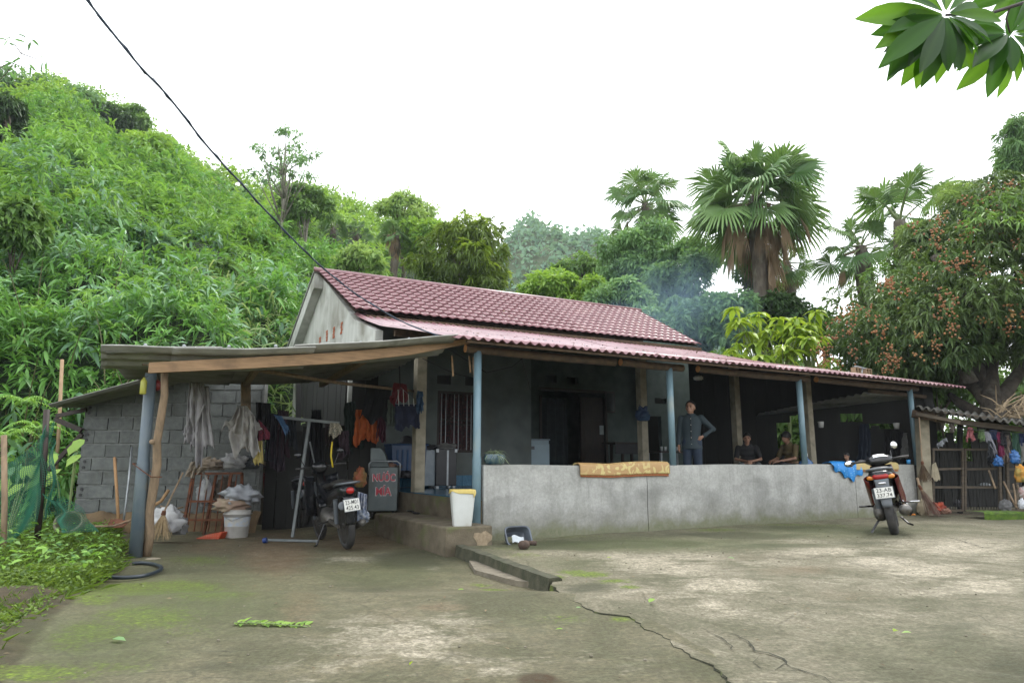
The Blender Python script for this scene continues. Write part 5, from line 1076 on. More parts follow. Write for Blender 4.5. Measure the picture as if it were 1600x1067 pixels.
    for s_ in (-1, 1):
        mb = MB(); mb.tube([(s_ * .13, -.0, .04), (s_ * .22, -.03, .05), (s_ * .34, -.06, .05)], [.016, .018, .019], 10); obj('grip', hb(mb), m_seat, root, smooth=True)
        mb = MB(); mb.tube([(s_ * .19, .02, .05), (s_ * .27, .0, .045), (s_ * .33, -.01, .035)], .007, 6); obj('brake_lever', hb(mb), m_chrome, root)
        mh, mxx = (.235, .21) if s_ > 0 else (.045, .36)
        mb = MB(); mb.tube([(s_ * .15, 0, .06), (s_ * (.16 + .06 * (s_ < 0)), .01, .06 + mh * .45), (s_ * (mxx - .03), -.01, mh - .03)], .007, 6); st = obj('mirror_stem', hb(mb), m_bkblack, root)
        mb = MB(); mb.ball((s_ * mxx, 0, mh), (.062, .018, .048) if s_ < 0 else (.046, .018, .06), 16, 10); obj('mirror', hb(mb), m_bkblack, st, smooth=True)
        mb = MB(); mb.ball((s_ * mxx, -.010, mh), (.055, .012, .041) if s_ < 0 else (.039, .012, .052), 16, 10); obj('mirror_glass', hb(mb), m_mirror, st, smooth=True)
    return root
ad = math.atan2(-(5.12), 9.46)
scooter(G(1399, 836, 0.0), ad - R(1), R(8), 'black and dark red motor scooter leaning on its stand before the grey wall')

def motorbike(loc, heading, lean, label, l1=None, l2=None):
    root = thing('motorbike', label, 'motorbike', loc); root.rotation_mode = 'QUATERNION'
    root.rotation_quaternion = (Matrix.Rotation(heading, 3, 'Z') @ Matrix.Rotation(-lean, 3, 'Y')).to_quaternion()
    wheel(root, 0, .29, .085, spokes=6); wheel(root, 1.24, .29, .07, spokes=6)
    obj('tail_body', loft([(-.30, 0, .72, .05, .035), (-.26, 0, .72, .095, .07), (-.12, 0, .72, .115, .085), (.10, 0, .68, .12, .10), (.35, 0, .62, .12, .12), (.55, 0, .58, .09, .10)]), m_bkblack, root, smooth=True)
    obj('tail_light', loft([(-.335, -.005, .725, .025, .02), (-.325, -.005, .725, .045, .038), (-.27, 0, .725, .05, .042)]), m_glassred, root, smooth=True)
    obj('seat', loft([(-.20, 0, .80, .07, .015), (-.12, 0, .81, .11, .035), (.15, 0, .80, .12, .045), (.35, 0, .76, .12, .045), (.62, 0, .755, .09, .035)]), m_seat, root, smooth=True)
    mb = MB(); mb.tube([(-.10, .05, .77), (-.125, -.15, .80), (-.12, -.30, .815), (-.06, -.35, .82), (.06, -.35, .82), (.12, -.30, .815), (.125, -.15, .80), (.10, .05, .77)], .013, 8); obj('grab_rail', mb, m_bkgrey, root, smooth=True)
    mb = MB(); mb.grid(lambda s_, t_: ((s_ - .5) * (.16 - .03 * t_), -.28 - .02 * math.sin(math.pi * t_) + .012 * (2 * s_ - 1) ** 2 * 3, .66 - .34 * t_), 8, 10); obj('rear_mudguard', mb, m_bkblack, root, smooth=True, solid=.01)
    if l1: plate(root, -.325, .555, R(14), l1, l2)
    for s_ in (-1, 1):
        mb = MB(); mb.tube([(s_ * .11, -.02, .62), (s_ * .11, -.0, .33)], [.030, .026], 10); obj('shock_absorber', mb, m_bkgrey if s_ < 0 else m_bkblack, root)
        mb = MB(); mb.bar((s_ * .085, 0, .29), (s_ * .08, .48, .34), .03, .045); obj('swing_arm', mb, m_eng, root)
    mb = MB(); mb.tube([(.13, .6, .26), (.14, .35, .24), (.15, .0, .27), (.15, -.22, .32)], [.025, .03, .045, .04], 12); obj('exhaust', mb, m_eng, root, smooth=True)
    obj('engine', loft([(.42, 0, .33, .10, .07), (.55, 0, .34, .13, .11), (.72, 0, .36, .12, .10), (.85, 0, .40, .07, .07)]), m_eng, root, smooth=True)
    obj('frame_cover', loft([(.45, 0, .60, .09, .09), (.65, 0, .58, .06, .08), (.90, 0, .70, .07, .10), (1.02, 0, .80, .07, .12)]), m_bkblack, root, smooth=True)
    for s_ in (-1, 1):
        mb = MB(); mb.grid(lambda a, t, s_=s_: (s_ * (.06 + .17 * math.sin(a * 1.5)), .98 + .14 * (1 - a), .34 + .52 * t + .05 * a), 8, 8); obj('leg_shield', mb, m_bkblack if l1 else m_bkred, root, smooth=True, solid=.012)
        mb = MB(); mb.tube([(s_ * .065, 1.24, .29), (s_ * .06, 1.08, .80)], .019, 8); obj('fork', mb, m_bkgrey, root)
        mb = MB(); mb.tube([(0, 1.04, .97), (s_ * .14, 1.02, 1.0), (s_ * .24, .96, 1.01), (s_ * .34, .92, 1.01)], [.014, .013, .016, .017], 8); obj('handlebar', mb, m_seat, root, smooth=True)
        mb = MB(); mb.tube([(s_ * .2, 1.0, 1.02), (s_ * .25, 1.0, 1.12), (s_ * .27, .99, 1.16)], .006, 6); st = obj('mirror_stem', mb, m_bkblack, root)
        mb = MB(); mb.ball((s_ * .29, .98, 1.19), (.055, .016, .038), 14, 8); obj('mirror', mb, m_bkblack, st, smooth=True)
    mb = MB(); mb.grid(lambda s_, t_: ((s_ - .5) * .12, 1.24 + .33 * math.cos(.3 + 2.3 * t_), .29 + .33 * math.sin(.3 + 2.3 * t_)), 5, 12); obj('front_fender', mb, m_bkblack, root, smooth=True, solid=.01)
    obj('headlamp_cowl', loft([(.94, 0, 1.0, .06, .04), (1.0, 0, 1.0, .11, .08), (1.10, 0, .97, .11, .09), (1.17, 0, .95, .07, .06)]), m_bkblack, root, smooth=True)
    mb = MB(); mb.tube([(-.10, .55, .30), (-.26, .45, .05), (-.36, .40, 0.012)], .012, 6); obj('stand', mb, m_bkblack, root)
    mb = MB(); mb.tube([(-.12, .35, .33), (-.25, .33, .32)], .012, 6); mb.tube([(.12, .35, .33), (.25, .33, .32)], .012, 6); obj('foot_peg', mb, m_seat, root)
    mb = MB(); mb.lathe([(.035, -.01), (.05, 0), (.05, .015), (.03, .02)], 16, (-.11, -.29, .56), M=Matrix.Rotation(R(90), 3, 'X')); obj('reflector', mb, m_bkgrey, root)
    return root
GZ0 = -.10
motorbike(G(543, 858, GZ0), math.atan2(.50, .86), R(7), 'black motorbike with round red tail light parked at the carport mouth', '23-M01', '425.43')
motorbike(G(470, 826, GZ0), math.atan2(.62, .78), R(6), 'second motorbike lost in the dark behind the metal T-stand', None)
# striped rag / towel hanging off the first motorbike
cloth('rag', 'grey and white patterned cloth hanging off the right of the motorbike', 'cloth', [(560, 768), (573, 772), (574, 816), (556, 808)], 9.0, flat('rag_grey', (.38, .40, .43), (.10, .13, .22), scale=22), .03, 3)
lump('bundle', 'crumpled cloth bundle at the low end of the hanging rag', 'cloth', 566, 808, 10, 9, 9.0, flat('rag_grey2', (.36, .38, .40), (.12, .16, .24), scale=25), 3, .35)

# ================================================================== carport clutter
m_net = flat('net_cloth', (.36, .35, .35), (.25, .24, .25), scale=5, rough=.95)
nt_ = thing('mosquito_net', 'bundled pale grey mosquito net hanging against the block wall', 'net', Y(310, 600, 9.9))
oN = Vector(nt_.location)
for q, a, s_ in (([(296, 598), (318, 598), (326, 655), (288, 680)], .07, 3), ([(302, 600), (326, 604), (334, 712), (305, 716)], .06, 5), ([(292, 640), (316, 650), (314, 706), (284, 692)], .07, 9)):
    mb = cloth_mb(*[Y(x, y, 9.85 + .04 * s_ / 5) - oN for x, y in q], amp=a * .62, folds=2.1 + .3 * s_ / 3, seed=s_, rag=.16, belly=-.04 if s_ == 9 else 0); obj('net_fold', mb, m_net, nt_, smooth=True, solid=.01)
mb = MB(); mb.tube([Y(299, 600, 9.9) - oN, Y(300, 585, 9.95) - oN], .008, 5); obj('cord', mb, m_black, nt_)
m_sack = flat('woven_sack', (.40, .385, .36), (.27, .26, .25), scale=7, c3=(.22, .19, .15), s3=4, rough=.7)
cloth('sack', 'large whitish sack hung open from the timber post', 'sack', [(372, 634), (386, 634), (412, 668), (345, 700)], 9.9, m_sack, .05, 3, seed=2, rag=.25)
cloth('sack', 'second pale sack overlapping right of the large hung sack', 'sack', [(384, 642), (398, 650), (408, 708), (380, 700)], 9.8, m_sack, .05, 2, seed=7, rag=.15)
cloth('cloth', 'dark red dotted cloth right of the hung sacks', 'cloth', [(404, 655), (416, 668), (422, 680), (402, 695)], 9.95, flat('red_dot', (.22, .03, .04), (.08, .02, .05), scale=60), .02, 2)
cloth('sack', 'small yellow printed sack under the hung white sacks', 'sack', [(398, 690), (410, 688), (411, 722), (394, 722)], 9.9, flat('yellow_sack', (.42, .34, .10), (.32, .26, .10), scale=20), .02, 2)
gd = 'dark clothes on the rail behind the metal stand'
for i, (x0, x1, y0, y1, c_) in enumerate(((400, 422, 628, 690, (.012, .012, .014)), (418, 438, 645, 722, (.014, .014, .022)), (434, 450, 640, 715, (.03, .012, .02)), (446, 462, 650, 700, (.012, .015, .02)), (425, 444, 690, 735, (.03, .02, .03)))):
    cloth('garment', ['black cloth topmost right of the timber post', 'navy-black jacket hanging left of the metal stand top', 'dark purplish garment behind the left arm of the metal stand', 'black garment just left of the metal stand pole', 'low hanging dark shirt under the left arm of the stand'][i], 'clothes', [(x0, y0), (x1, y0 + 2), (x1 + 2, y1), (x0 - 3, y1 - 3)], 10.3, flat('dark_garment', c_, scale=12), .04, 3, group=gd)
cloth('garment', 'deep blue strap cloth at the left tip of the metal stand', 'clothes', [(428, 648), (440, 650), (452, 672), (447, 676)], 9.6, flat('blue_strap', (.04, .09, .18)), .015, 2)
# metal T-stand
ts = thing('clothes_stand', 'grey metal T-shaped stand leaning in the carport mouth', 'stand', G(456, 842, GZ0)); oT = Vector(ts.location)
m_paint = flat('grey_paint', (.17, .19, .19), (.12, .135, .135), rough=.5)
def TS(x, y, d=9.35): return Y(x, y, d) - oT
dT = oT.y
mb = MB(); mb.bar(TS(457, 839, dT), TS(484, 655, dT + .12), .04, .04, up=(0, 1, 0)); obj('post', mb, m_paint, ts, bevel=.004)
mb = MB(); mb.bar(TS(431, 651, dT + .2), TS(530, 661, dT), .035, .04); obj('crossbar', mb, m_paint, ts, bevel=.003)
mb = MB(); mb.bar(G(413, 843, GZ0 + .02) - oT, G(497, 845, GZ0 + .02) - oT, .032, .03); obj('foot', mb, m_paint, ts, bevel=.003)
mb = MB(); mb.lathe([(.0, -.03), (.035, -.025), (.035, .025), (.0, .03)], 14, G(414, 844, GZ0 + .035) - oT, M=Matrix.Rotation(R(80), 3, 'Y')); obj('caster', mb, flat('blue_plastic', (.01, .035, .16), rough=.4), ts)
mb = MB(); mb.bar(TS(484, 690, dT + .1), TS(506, 792, dT + .5), .012, .02); obj('brace', mb, m_steel, ts)
o = cloth('dishcloth', 'small speckled cloth with blue hem at the right tip of the metal stand', 'cloth', [(516, 660), (530, 661), (536, 672), (514, 686)], 9.3, flat('speckled', (.30, .26, .18), (.04, .05, .05), scale=70), .02, 2)
mb = MB(); mb.tube([Y(519, 690, 9.4), Y(518, 700, 9.4), Y(517, 712, 9.4), Y(520, 730, 9.4)], .012, 6); single('strap', 'thin yellow strap dangling above the motorbike handlebar', 'strap', mb, flat('yellow_strap', (.60, .45, .02), rough=.6), Y(519, 690, 9.4))
# rusty rack with bundles
rk = thing('rack', 'rusty steel rack standing before the block wall, stuffed with rags', 'rack', G(330, 836, GZ0)); oR = Vector(rk.location); rd = oR.y
def RK(x, y, dd=0): return Y(x, y, rd + dd) - oR
fr_ = [(286, 826), (318, 836), (345, 834), (378, 832)]; tp_ = [(302, 738), (338, 742), (362, 738), (378, 738)]
for i, ((a, b), (c_, d_)) in enumerate(zip(fr_, tp_)):
    mb = MB(); mb.bar(RK(a, b, .1 * (i % 2)), RK(c_, d_, .1 * (i % 2)), .035, .035, up=(0, 1, 0)); obj('leg', mb, m_rust, rk)
for (y0, y1) in ((740, 739), (783, 783), (812, 812)):
    mb = MB(); f_ = (y0 - 738) / 98; xl = 302 - 16 * f_; mb.bar(RK(xl, y0), RK(378, y1), .03, .03); mb.bar(RK(xl, y0, .4), RK(378, y1, .4), .03, .03); obj('shelf_rail', mb, m_rust, rk)
for k in range(7):
    mb = MB(); x = 300 + k * 11; mb.bar(RK(x - 8, 830), RK(x + 4, 742), .014, .018, up=(0, 1, 0)); obj('bar', mb, m_rust, rk)
lump('bundle', 'dirty white plastic bundle on top of the rusty rack', 'bundle', 366, 722, 18, 12, rd + .05, flat('bundle_white', (.40, .40, .39), (.20, .20, .20), scale=9), 4, .35, 2.6)
lump('bundle', 'tan crumpled cloth bundle on the left of the rack top', 'bundle', 330, 727, 20, 9, rd + .05, flat('bundle_tan', (.26, .21, .15), (.16, .13, .10), scale=9), 9, .4, 3)
lump('bundle', 'dark plastic bag in the back of the rack top', 'bundle', 390, 724, 13, 11, rd + .2, flat('bundle_dark', (.05, .055, .06), scale=9), 12, .35, 3)
lump('plastic_bag', 'clear white plastic bag stuffed inside the rusty rack', 'bag', 321, 772, 12, 22, rd + .16, flat('bag_clear', (.42, .43, .43), (.30, .30, .32), scale=8, rough=.35), 6, .3, 3)
lump('bundle', 'dark bundle inside the right half of the rack', 'bundle', 352, 768, 14, 20, rd + .18, flat('b3', (.07, .055, .04), scale=9), 16, .3, 3)
cloth('cloth', 'loose tan cloth end trailing left off the rack top', 'cloth', [(298, 722), (330, 712), (318, 738), (288, 746)], rd - .02, flat('tan_end', (.25, .21, .16), (.18, .15, .11)), .03, 3)
mb = MB(); mb.tube([RK(318, 738) + oR, RK(325, 752) + oR, RK(320, 770) + oR], .02, 8); single('hose', 'short piece of pale hose dangling at the rack front', 'hose', mb, flat('palehose', (.32, .32, .30)), RK(318, 738) + oR)
# paint bucket
def bucket(label, x, ybot, rpx, hpx, mat, z=GZ0):
    p = G(x, ybot, z); k = p.y / F; r = rpx * k; h = hpx * k; t = thing('bucket', label, 'bucket', p)
    mb = MB(); mb.lathe([(r * .80, 0), (r * .82, .01), (r * .95, h * .82), (r * 1.04, h * .83), (r * 1.04, h * .87), (r * .97, h * .88), (r * .98, h * .97), (r * 1.04, h), (r * .95, h), (r * .78, .03)], 28); obj('body', mb, mat, t, smooth=True)
    mb = MB(); mb.lathe([(r * .885, h * .42), (r * .945, h * .74)], 28); mb.f = mb.f[:28]; mb.m = mb.m[:28]; mb.v = [(x_ * 1.008, y_ * 1.008, z_) for x_, y_, z_ in mb.v]; obj('printed_band', mb, flat('print_band', (.36, .42, .50), (.44, .42, .36), scale=16), t, smooth=True)
    mb = MB(); mb.tube([(r * 1.03 * math.cos(a), r * 1.03 * math.sin(a), h * .83 - .10 * h * (1 - abs(math.cos(a))) * 2) for a in [math.pi + math.pi * j / 12 for j in range(13)]], .004, 5); obj('handle', mb, m_steel, t)
    return t, p, r, h
bk, bp_, br_, bh_ = bucket('white paint bucket with sacks heaped on it', 369, 840, 20, 42, flat('bucket_white', (.45, .44, .42), (.36, .35, .32), scale=6, rough=.45))
lump('sack', 'beige sack with red edge sagging over the bucket rim', 'sack', 362, 789, 24, 11, bp_.y - .02, flat('sack_beige', (.34, .28, .19), (.24, .16, .12), scale=6), 21, .3, 2.4)
lump('sack', 'silvery plastic sack folded on top of the heap on the bucket', 'sack', 378, 774, 27, 15, bp_.y + .02, flat('sack_silver', (.36, .38, .40), (.22, .23, .25), scale=5, rough=.4), 25, .38, 2.2)
# dustpan basket
p = G(330, 842, GZ0); dp = thing('dustpan', 'orange perforated plastic dustpan lying on the carport floor', 'dustpan', p, R(-12)); m_or = flat('orange_plastic', (.50, .075, .03), (.42, .06, .02), rough=.5)
mb = MB(); mb.grid(lambda s_, t_: (-.19 + .34 * s_ + .05 * t_, -.06 + .16 * t_, .01 + .10 * t_ * (.35 + .65 * s_)), 4, 3); obj('pan', mb, m_or, dp, solid=.008)
mb = MB(); 
for i in range(8):
    for j in range(4): mb.box((-.15 + .036 * i + .012 * j, -.05 + .035 * j, .022 + .022 * j * (.35 + .65 * i / 8)), (.014, .014, .004))
o = obj('perforation', mb, flat('pale_hole', (.50, .32, .24)), dp); o['kind'] = 'stuff'
mb = MB(); mb.grid(lambda s_, t_: (.15 + .05 * t_, -.06 + .16 * s_, .09 * t_ + .01), 3, 3); obj('side', mb, m_or, dp, solid=.008)
# brooms, shovels, poles
m_straw = flat('broom_straw', (.36, .27, .15), (.24, .17, .09), scale=30)
def broom(label, a, b, d, c, wb, col_=None, n=70, rh=.011, name='broom', spread=1.0):
    """a handle top px, b binding px, c brush end px"""
    A, B, C = Y(*a, d), Y(*b, d), Y(*c, d); t = thing(name, label, 'broom', C)
    mb = MB(); mb.tube([A - C, B - C, (B - C) * .7], [rh, rh * 1.1, rh], 8); obj('handle', mb, m_pole, t, smooth=True)
    mb = MB(); mb.tube([(B - C) * 1.06, (B - C) * .9], [.022, .03], 10); obj('binding', mb, m_rust, t)
    mb = MB(); rr = random.Random(int(a[0])); L = (B - C).length; W_ = wb * d / F
    for k in range(n):
        e = Vector((rr.uniform(-1, 1) * W_, rr.uniform(-1, 1) * W_ * .6, rr.uniform(-.02, .05) * spread)); mb.tube([(B - C), (B - C) * .45 + e * .55 + Vector((0, 0, .01)), e], [.004, .0035, .002], 3, cap=False)
    o = obj('bristles', mb, col_ or m_straw, t); o['kind'] = 'stuff'; return t
broom('straw broom leaning its handle against the block wall', (286, 738), (256, 800), 8.75, (248, 842), 17)
def tool(label, a, b, d, r=.014, mat=None, blade=True, name='shovel', cat='shovel', d2=None):
    A, B = Y(*a, d2 or d + .5), Y(*b, d); t = thing(name, label, cat, B); mb = MB(); mb.tube([A - B, (A - B) * .5 + Vector((.01, 0, 0)), Vector((0, 0, .08))], r, 9); obj('handle', mb, mat or m_pole, t, smooth=True)
    if blade: mb = MB(); mb.grid(lambda s_, t_: ((s_ - .5) * .20 * (1 - .3 * t_ * t_), -.03 - .12 * t_ + .02 * (2 * s_ - 1) ** 2, .10 - .09 * t_), 6, 5); obj('blade', mb, m_rust, t, smooth=True, solid=.005)
    return t
tool('wooden-handled shovel propped on the block wall, left of the metal one', (179, 715), (184, 822), 9.9, .022, flat('shaft', (.38, .22, .10), (.30, .17, .08)))
tool('shovel with pale metal handle propped on the block wall', (206, 698), (192, 824), 9.8, .016, m_steel)
tool('stick lying on the ground beneath the two shovels', (206, 812), (145, 832), 9.2, .014, None, False, 'stick', 'stick', 9.6)
tool('thick wooden handle leaning behind the prop pole', (263, 766), (238, 800), 9.4, .022, flat('shaft2', (.36, .22, .10)), False, 'stick', 'stick', 9.7)
tool('thin pole lying behind the white sack', (286, 792), (250, 800), 9.6, .012, None, False, 'stick', 'stick', 9.9)
lump('sack', 'crumpled white printed sack on the ground beside the straw broom', 'sack', 262, 814, 24, 20, 9.3, flat('sack_print', (.50, .50, .49), (.28, .28, .29), scale=4), 31, .3, 2.6)
lump('sack', 'grey bag slumped right of the white printed sack', 'sack', 282, 824, 11, 13, 9.4, flat('sack_grey', (.17, .17, .17)), 33, .3, 2.6)
# jug and red thing hung on the pole
p = Y(223, 616, 7.62); jg = thing('jug', 'yellow plastic jug hanging by the top of the grey pipe pole', 'jug', p); mb = MB(); mb.lathe([(.028, 0), (.034, .01), (.034, .14), (.025, .165), (.012, .175), (.012, .19)], 16); obj('body', mb, flat('yellow_plastic', (.42, .42, .07), (.36, .35, .06), rough=.4), jg, smooth=True)
mb = MB(); mb.tube([(0, 0, .19), (.03, .03, .21)], .003, 5); obj('wire', mb, m_black, jg)
mb = MB(); mb.ball(Y(246, 602, 7.85), (.045, .05, .065), 14, 10); single('bottle', 'small dark red plastic bottle behind the yellow jug', 'bottle', mb, flat('redp', (.22, .02, .02), rough=.3), Y(246, 609, 7.85))
# hanging clothes near the porch corner
gh = 'washing hung under the carport by the porch post'
H_ = [('orange shirt hanging lowest beneath the black jacket', [(556, 640), (590, 640), (592, 690), (553, 690)], (.42, .10, .025), 10.9, 4),
      ('bulky black jacket over the orange shirt', [(575, 600), (612, 604), (606, 664), (560, 656)], (.010, .011, .012), 10.8, 3),
      ('dark maroon striped garment right of the orange shirt', [(590, 640), (602, 640), (603, 688), (588, 684)], (.07, .015, .03), 10.85, 3),
      ('grey-green shirt between the black jacket and the navy shorts', [(606, 624), (620, 628), (622, 672), (604, 664)], (.10, .12, .10), 10.6, 3),
      ('navy shorts clipped to a hanger beside the concrete post', [(617, 630), (655, 632), (657, 670), (618, 672)], (.010, .014, .035), 10.4, 2),
      ('blue cloth knotted round the concrete post', [(651, 610), (661, 612), (661, 645), (650, 640)], (.03, .07, .13), 10.3, 2),
      ('red and white checked cloth under the hook of the cord', [(616, 598), (634, 600), (640, 630), (610, 628)], (.18, .03, .04), 10.5, 5),
      ('dark green sheet behind the orange shirt', [(545, 655), (566, 640), (568, 700), (540, 700)], (.015, .03, .025), 11.1, 3)]
for i, (l_, q_, c_, d_, f_) in enumerate(H_): cloth('garment', l_, 'clothes', q_, d_, flat('garment', c_, scale=14), .045, f_, group=gh, seed=i * 3.1, rag=.06)
for i, (l_, q_, c_, d_) in enumerate((('long black coat hanging deep in the carport behind the metal stand', [(486, 640), (502, 640), (506, 722), (482, 722)], (.012, .013, .016), 11.0), ('dark bag hanging right of the long black coat', [(508, 662), (520, 662), (524, 700), (506, 698)], (.03, .02, .02), 10.9), ('dark plaid cloth under the speckled cloth', [(528, 676), (544, 672), (546, 712), (530, 716)], (.05, .03, .04), 10.8), ('dull green jacket beside the orange shirt', [(538, 630), (556, 626), (556, 690), (540, 694)], (.02, .035, .028), 11.0))):
    cloth('garment', l_, 'clothes', q_, d_, flat('dim_garment', c_, scale=16), .045, 3, group='dark things hung deep in the carport', seed=i * 2.3 + 1)
p = Y(635, 631, 10.35); hg = thing('clothes_hanger', 'wire hanger with white clips above the navy shorts', 'hanger', p); mb = MB(); mb.tube([Y(618, 631, 10.35) - p, Y(626, 605, 10.35) - p, Y(654, 631, 10.35) - p, Y(618, 631, 10.35) - p], .004, 5); obj('frame', mb, m_steel, hg)
for x in (622, 630, 638, 646): mb = MB(); mb.bar(Y(x, 605 + abs(x - 626) * .9, 10.34) - p, Y(x + 1, 634, 10.34) - p, .008, .008); obj('cord', mb, m_plate, hg)
mb = MB(); mb.tube([Y(625, 602, 10.5), Y(624, 575, 10.5), Y(625, 550, 10.5)], .010, 6); single('cord', 'black cord holding up the checked cloth', 'cord', mb, m_black, Y(625, 602, 10.5))
# low ledge, bench, blue crate, hat
p = Y(505, 735, 12.3); lw = thing('work_bench', 'low dusty concrete bench at the back of the carport', 'bench', (p.x, p.y, GZ0))
mb = MB(); mb.box((0, 0, 1.0), (2.4, .5, .14)); obj('top', mb, m_concd, lw); 
for s_ in (-1, 1): mb = MB(); mb.box((s_ * .95, 0, .465), (.18, .4, .93)); obj('leg', mb, m_concd, lw)
lump('straw_roll', 'roll of straw thatch lying on the bench end', 'thatch', 565, 708, 42, 9, 12.0, flat('thatch', (.13, .10, .06), (.07, .055, .035), scale=20), 5, .2, 3)
p = Y(634, 737, 11.9); cr_ = thing('crate', 'blue plastic crate standing on the porch railing', 'crate', p, HA); mb = MB(); mb.prism([(-.30, 0), (.28, 0), (.31, .45), (-.33, .45)], 'y', -.18, .18); obj('box', mb, flat('crate_blue', (.015, .045, .11), (.012, .035, .09), rough=.45), cr_, bevel=.01)
for k in range(6): mb = MB(); mb.box((-.22 + k * .09, -.187, .2), (.03, .012, .34)); obj('rib', mb, flat('crate_rib', (.02, .06, .14)), cr_)
mb = MB(); mb.box((0, 0, .455), (.68, .40, .03)); obj('rim', mb, flat('crate_rim', (.02, .055, .13)), cr_, bevel=.008)
p2 = p + Vector((.0, -.02, .47)); mb = MB(); mb.lathe([(.20, 0), (.19, .012), (.105, .03), (.10, .09), (.075, .13), (0, .15)], 24); ht = single('hat', 'black round sun hat on the blue crate', 'hat', mb, m_black, (0, 0, 0)); ht.location = p2
# railing with pale balusters
rp = HP(-.02, 2.9, FZ); rl_ = thing('railing', 'short low railing with pale balusters left of the concrete post', 'railing', rp, HA + R(90))
for k in range(6): mb = MB(); mb.lathe([(.03, 0), (.03, .04), (.016, .08), (.034, .18), (.016, .28), (.028, .33), (.028, .36)], 10, (.0 + k * .17, 0, 0)); obj('baluster', mb, m_conc, rl_, smooth=True)
mb = MB(); mb.box((.42, 0, .385), (1.1, .1, .05)); obj('rail', mb, m_darkwood, rl_)
lump('bundle', 'dark clothes heap on the railing beside the cart', 'clothes', 632, 742, 17, 6, 11.6, m_black, 3, .4, 3)
# sugar-cane juice cart
p = Y(597, 809, 10.9); ct_ = thing('juice_cart', 'grey sheet-metal juice cart lettered in red beside the steps', 'cart', p, R(6)); k_ = p.y / F
m_sheet = pm('cart_metal', (.11, .13, .13), (.07, .085, .085), scale=4, metal=.5, rough=.45, c3=(.09, .085, .07), s3=3, bs=.1)
cw, chh = 44 * k_, 66 * k_; zb = 10 * k_
mb = MB(); mb.box((0, .28, zb + chh / 2), (cw, .56, chh)); obj('cabinet', mb, m_sheet, ct_, bevel=.012)
mb = MB(); mb.tube([(-cw / 2, -.02, zb + chh * .82), (-cw / 2, -.03, zb + chh + .05), (-cw / 2 + .04, -.03, zb + chh + .09), (cw / 2 - .02, -.03, zb + chh + .09), (cw / 2 + .03, -.03, zb + chh + .05), (cw / 2 + .03, -.02, zb + chh * .75)], .012, 8); obj('push_rail', mb, m_steel, ct_, smooth=True)
mb = MB(); mb.prism([(-cw / 2, zb + chh), (-cw / 2 + .30, zb + chh), (-cw / 2 + .22, zb + chh + .22), (-cw / 2 + .16, zb + chh + .30), (-cw / 2, zb + chh + .30)], 'y', .12, .46); obj('press_housing', mb, m_sheet, ct_, bevel=.01)
for sx in (-1, 1):
    for sy in (.08, .48): mb = MB(); mb.lathe([(.0, -.02), (.055, -.018), (.055, .018), (.0, .02)], 16, (sx * (cw / 2 - .06), sy, .056), M=Matrix.Rotation(R(90), 3, 'Y')); obj('wheel', mb, m_tyre, ct_, smooth=True)
m_redp = flat('sign_red', (.42, .03, .05), (.36, .025, .045), rough=.5); m_whp = flat('sign_outline', (.50, .46, .46), rough=.5)
for body, zz, w_, h_ in (('NƯỚC', .79, .34, .15), ('MÍA', .47, .235, .15)):
    lettering(body, w_ + .022, h_ + .022, m_whp, ct_, Matrix.Translation((0.01, -.0045, zb + chh * zz)), .035); lettering(body, w_, h_, m_redp, ct_, Matrix.Translation((0.01, -.0085, zb + chh * zz)), .022)
lump('sack', 'brownish sack lying on top of the juice cart', 'sack', 606, 729, 13, 6, p.y + .25, flat('sack_brown', (.26, .15, .10), (.18, .10, .07)), 41, .3, 2.6)
lump('bag', 'orange and green bag between the motorbike and the juice cart', 'bag', 562, 748, 9, 16, p.y - .6, flat('bag_orange', (.28, .07, .035), (.10, .11, .03), scale=5), 43, .3, 2.6)
# steps: slippers, rubble, bin
for i, (x, y) in enumerate(((641, 799), (650, 802))):
    q_ = G(x, y, .225); mb = MB(); mb.lathe([(.001, 0), (.05, 0), (.055, .015), (.001, .018)], 14); mb.v = [(a * .8, b * 2.2, c_) for a, b, c_ in mb.v]; o = single('slipper', ['left one of two black slippers on the step', 'right one of two black slippers on the step'][i], 'slipper', mb, m_black, (0, 0, 0), group='slippers on the step'); o.location = q_; o.rotation_euler.z = .5
q_ = G(632, 842, GZ0); mb = MB(); mb.prism([(-.20, 0), (.22, 0), (.25, .08), (.05, .12), (-.24, .10)], 'y', -.12, .16); o = single('rubble_block', 'broken concrete chunk with blue and orange chips before the step', 'rubble', mb, flat('rubble', (.26, .22, .16), (.15, .12, .085), scale=12, c3=(.30, .10, .05), s3=6), (0, 0, 0), smooth=False, bevel=.02); o.location = q_; o.rotation_euler.z = R(-25)
q_ = HP(-.33, -.27, .22); bn_ = thing('waste_bin', 'white plastic waste bin with yellow liner on the step', 'bin', q_, HA * .4)
mb = MB(); W0, W1, Hh = .105, .145, .40
def binf(s_, t_):
    a = 2 * math.pi * s_ + math.pi / 4; w_ = W0 + (W1 - W0) * t_; c_, s2 = math.cos(a), math.sin(a); return (w_ * math.copysign(abs(c_) ** .35, c_), w_ * .85 * math.copysign(abs(s2) ** .35, s2), Hh * t_)
mb.grid(binf, 40, 6, wrap=True); mb.f.append(tuple(range(40))[::-1]); mb.m.append(0); obj('body', mb, flat('bin_white', (.60, .62, .60), (.50, .51, .48), scale=3, rough=.4, c3=(.38, .35, .28), s3=4), bn_, smooth=False, solid=.006)
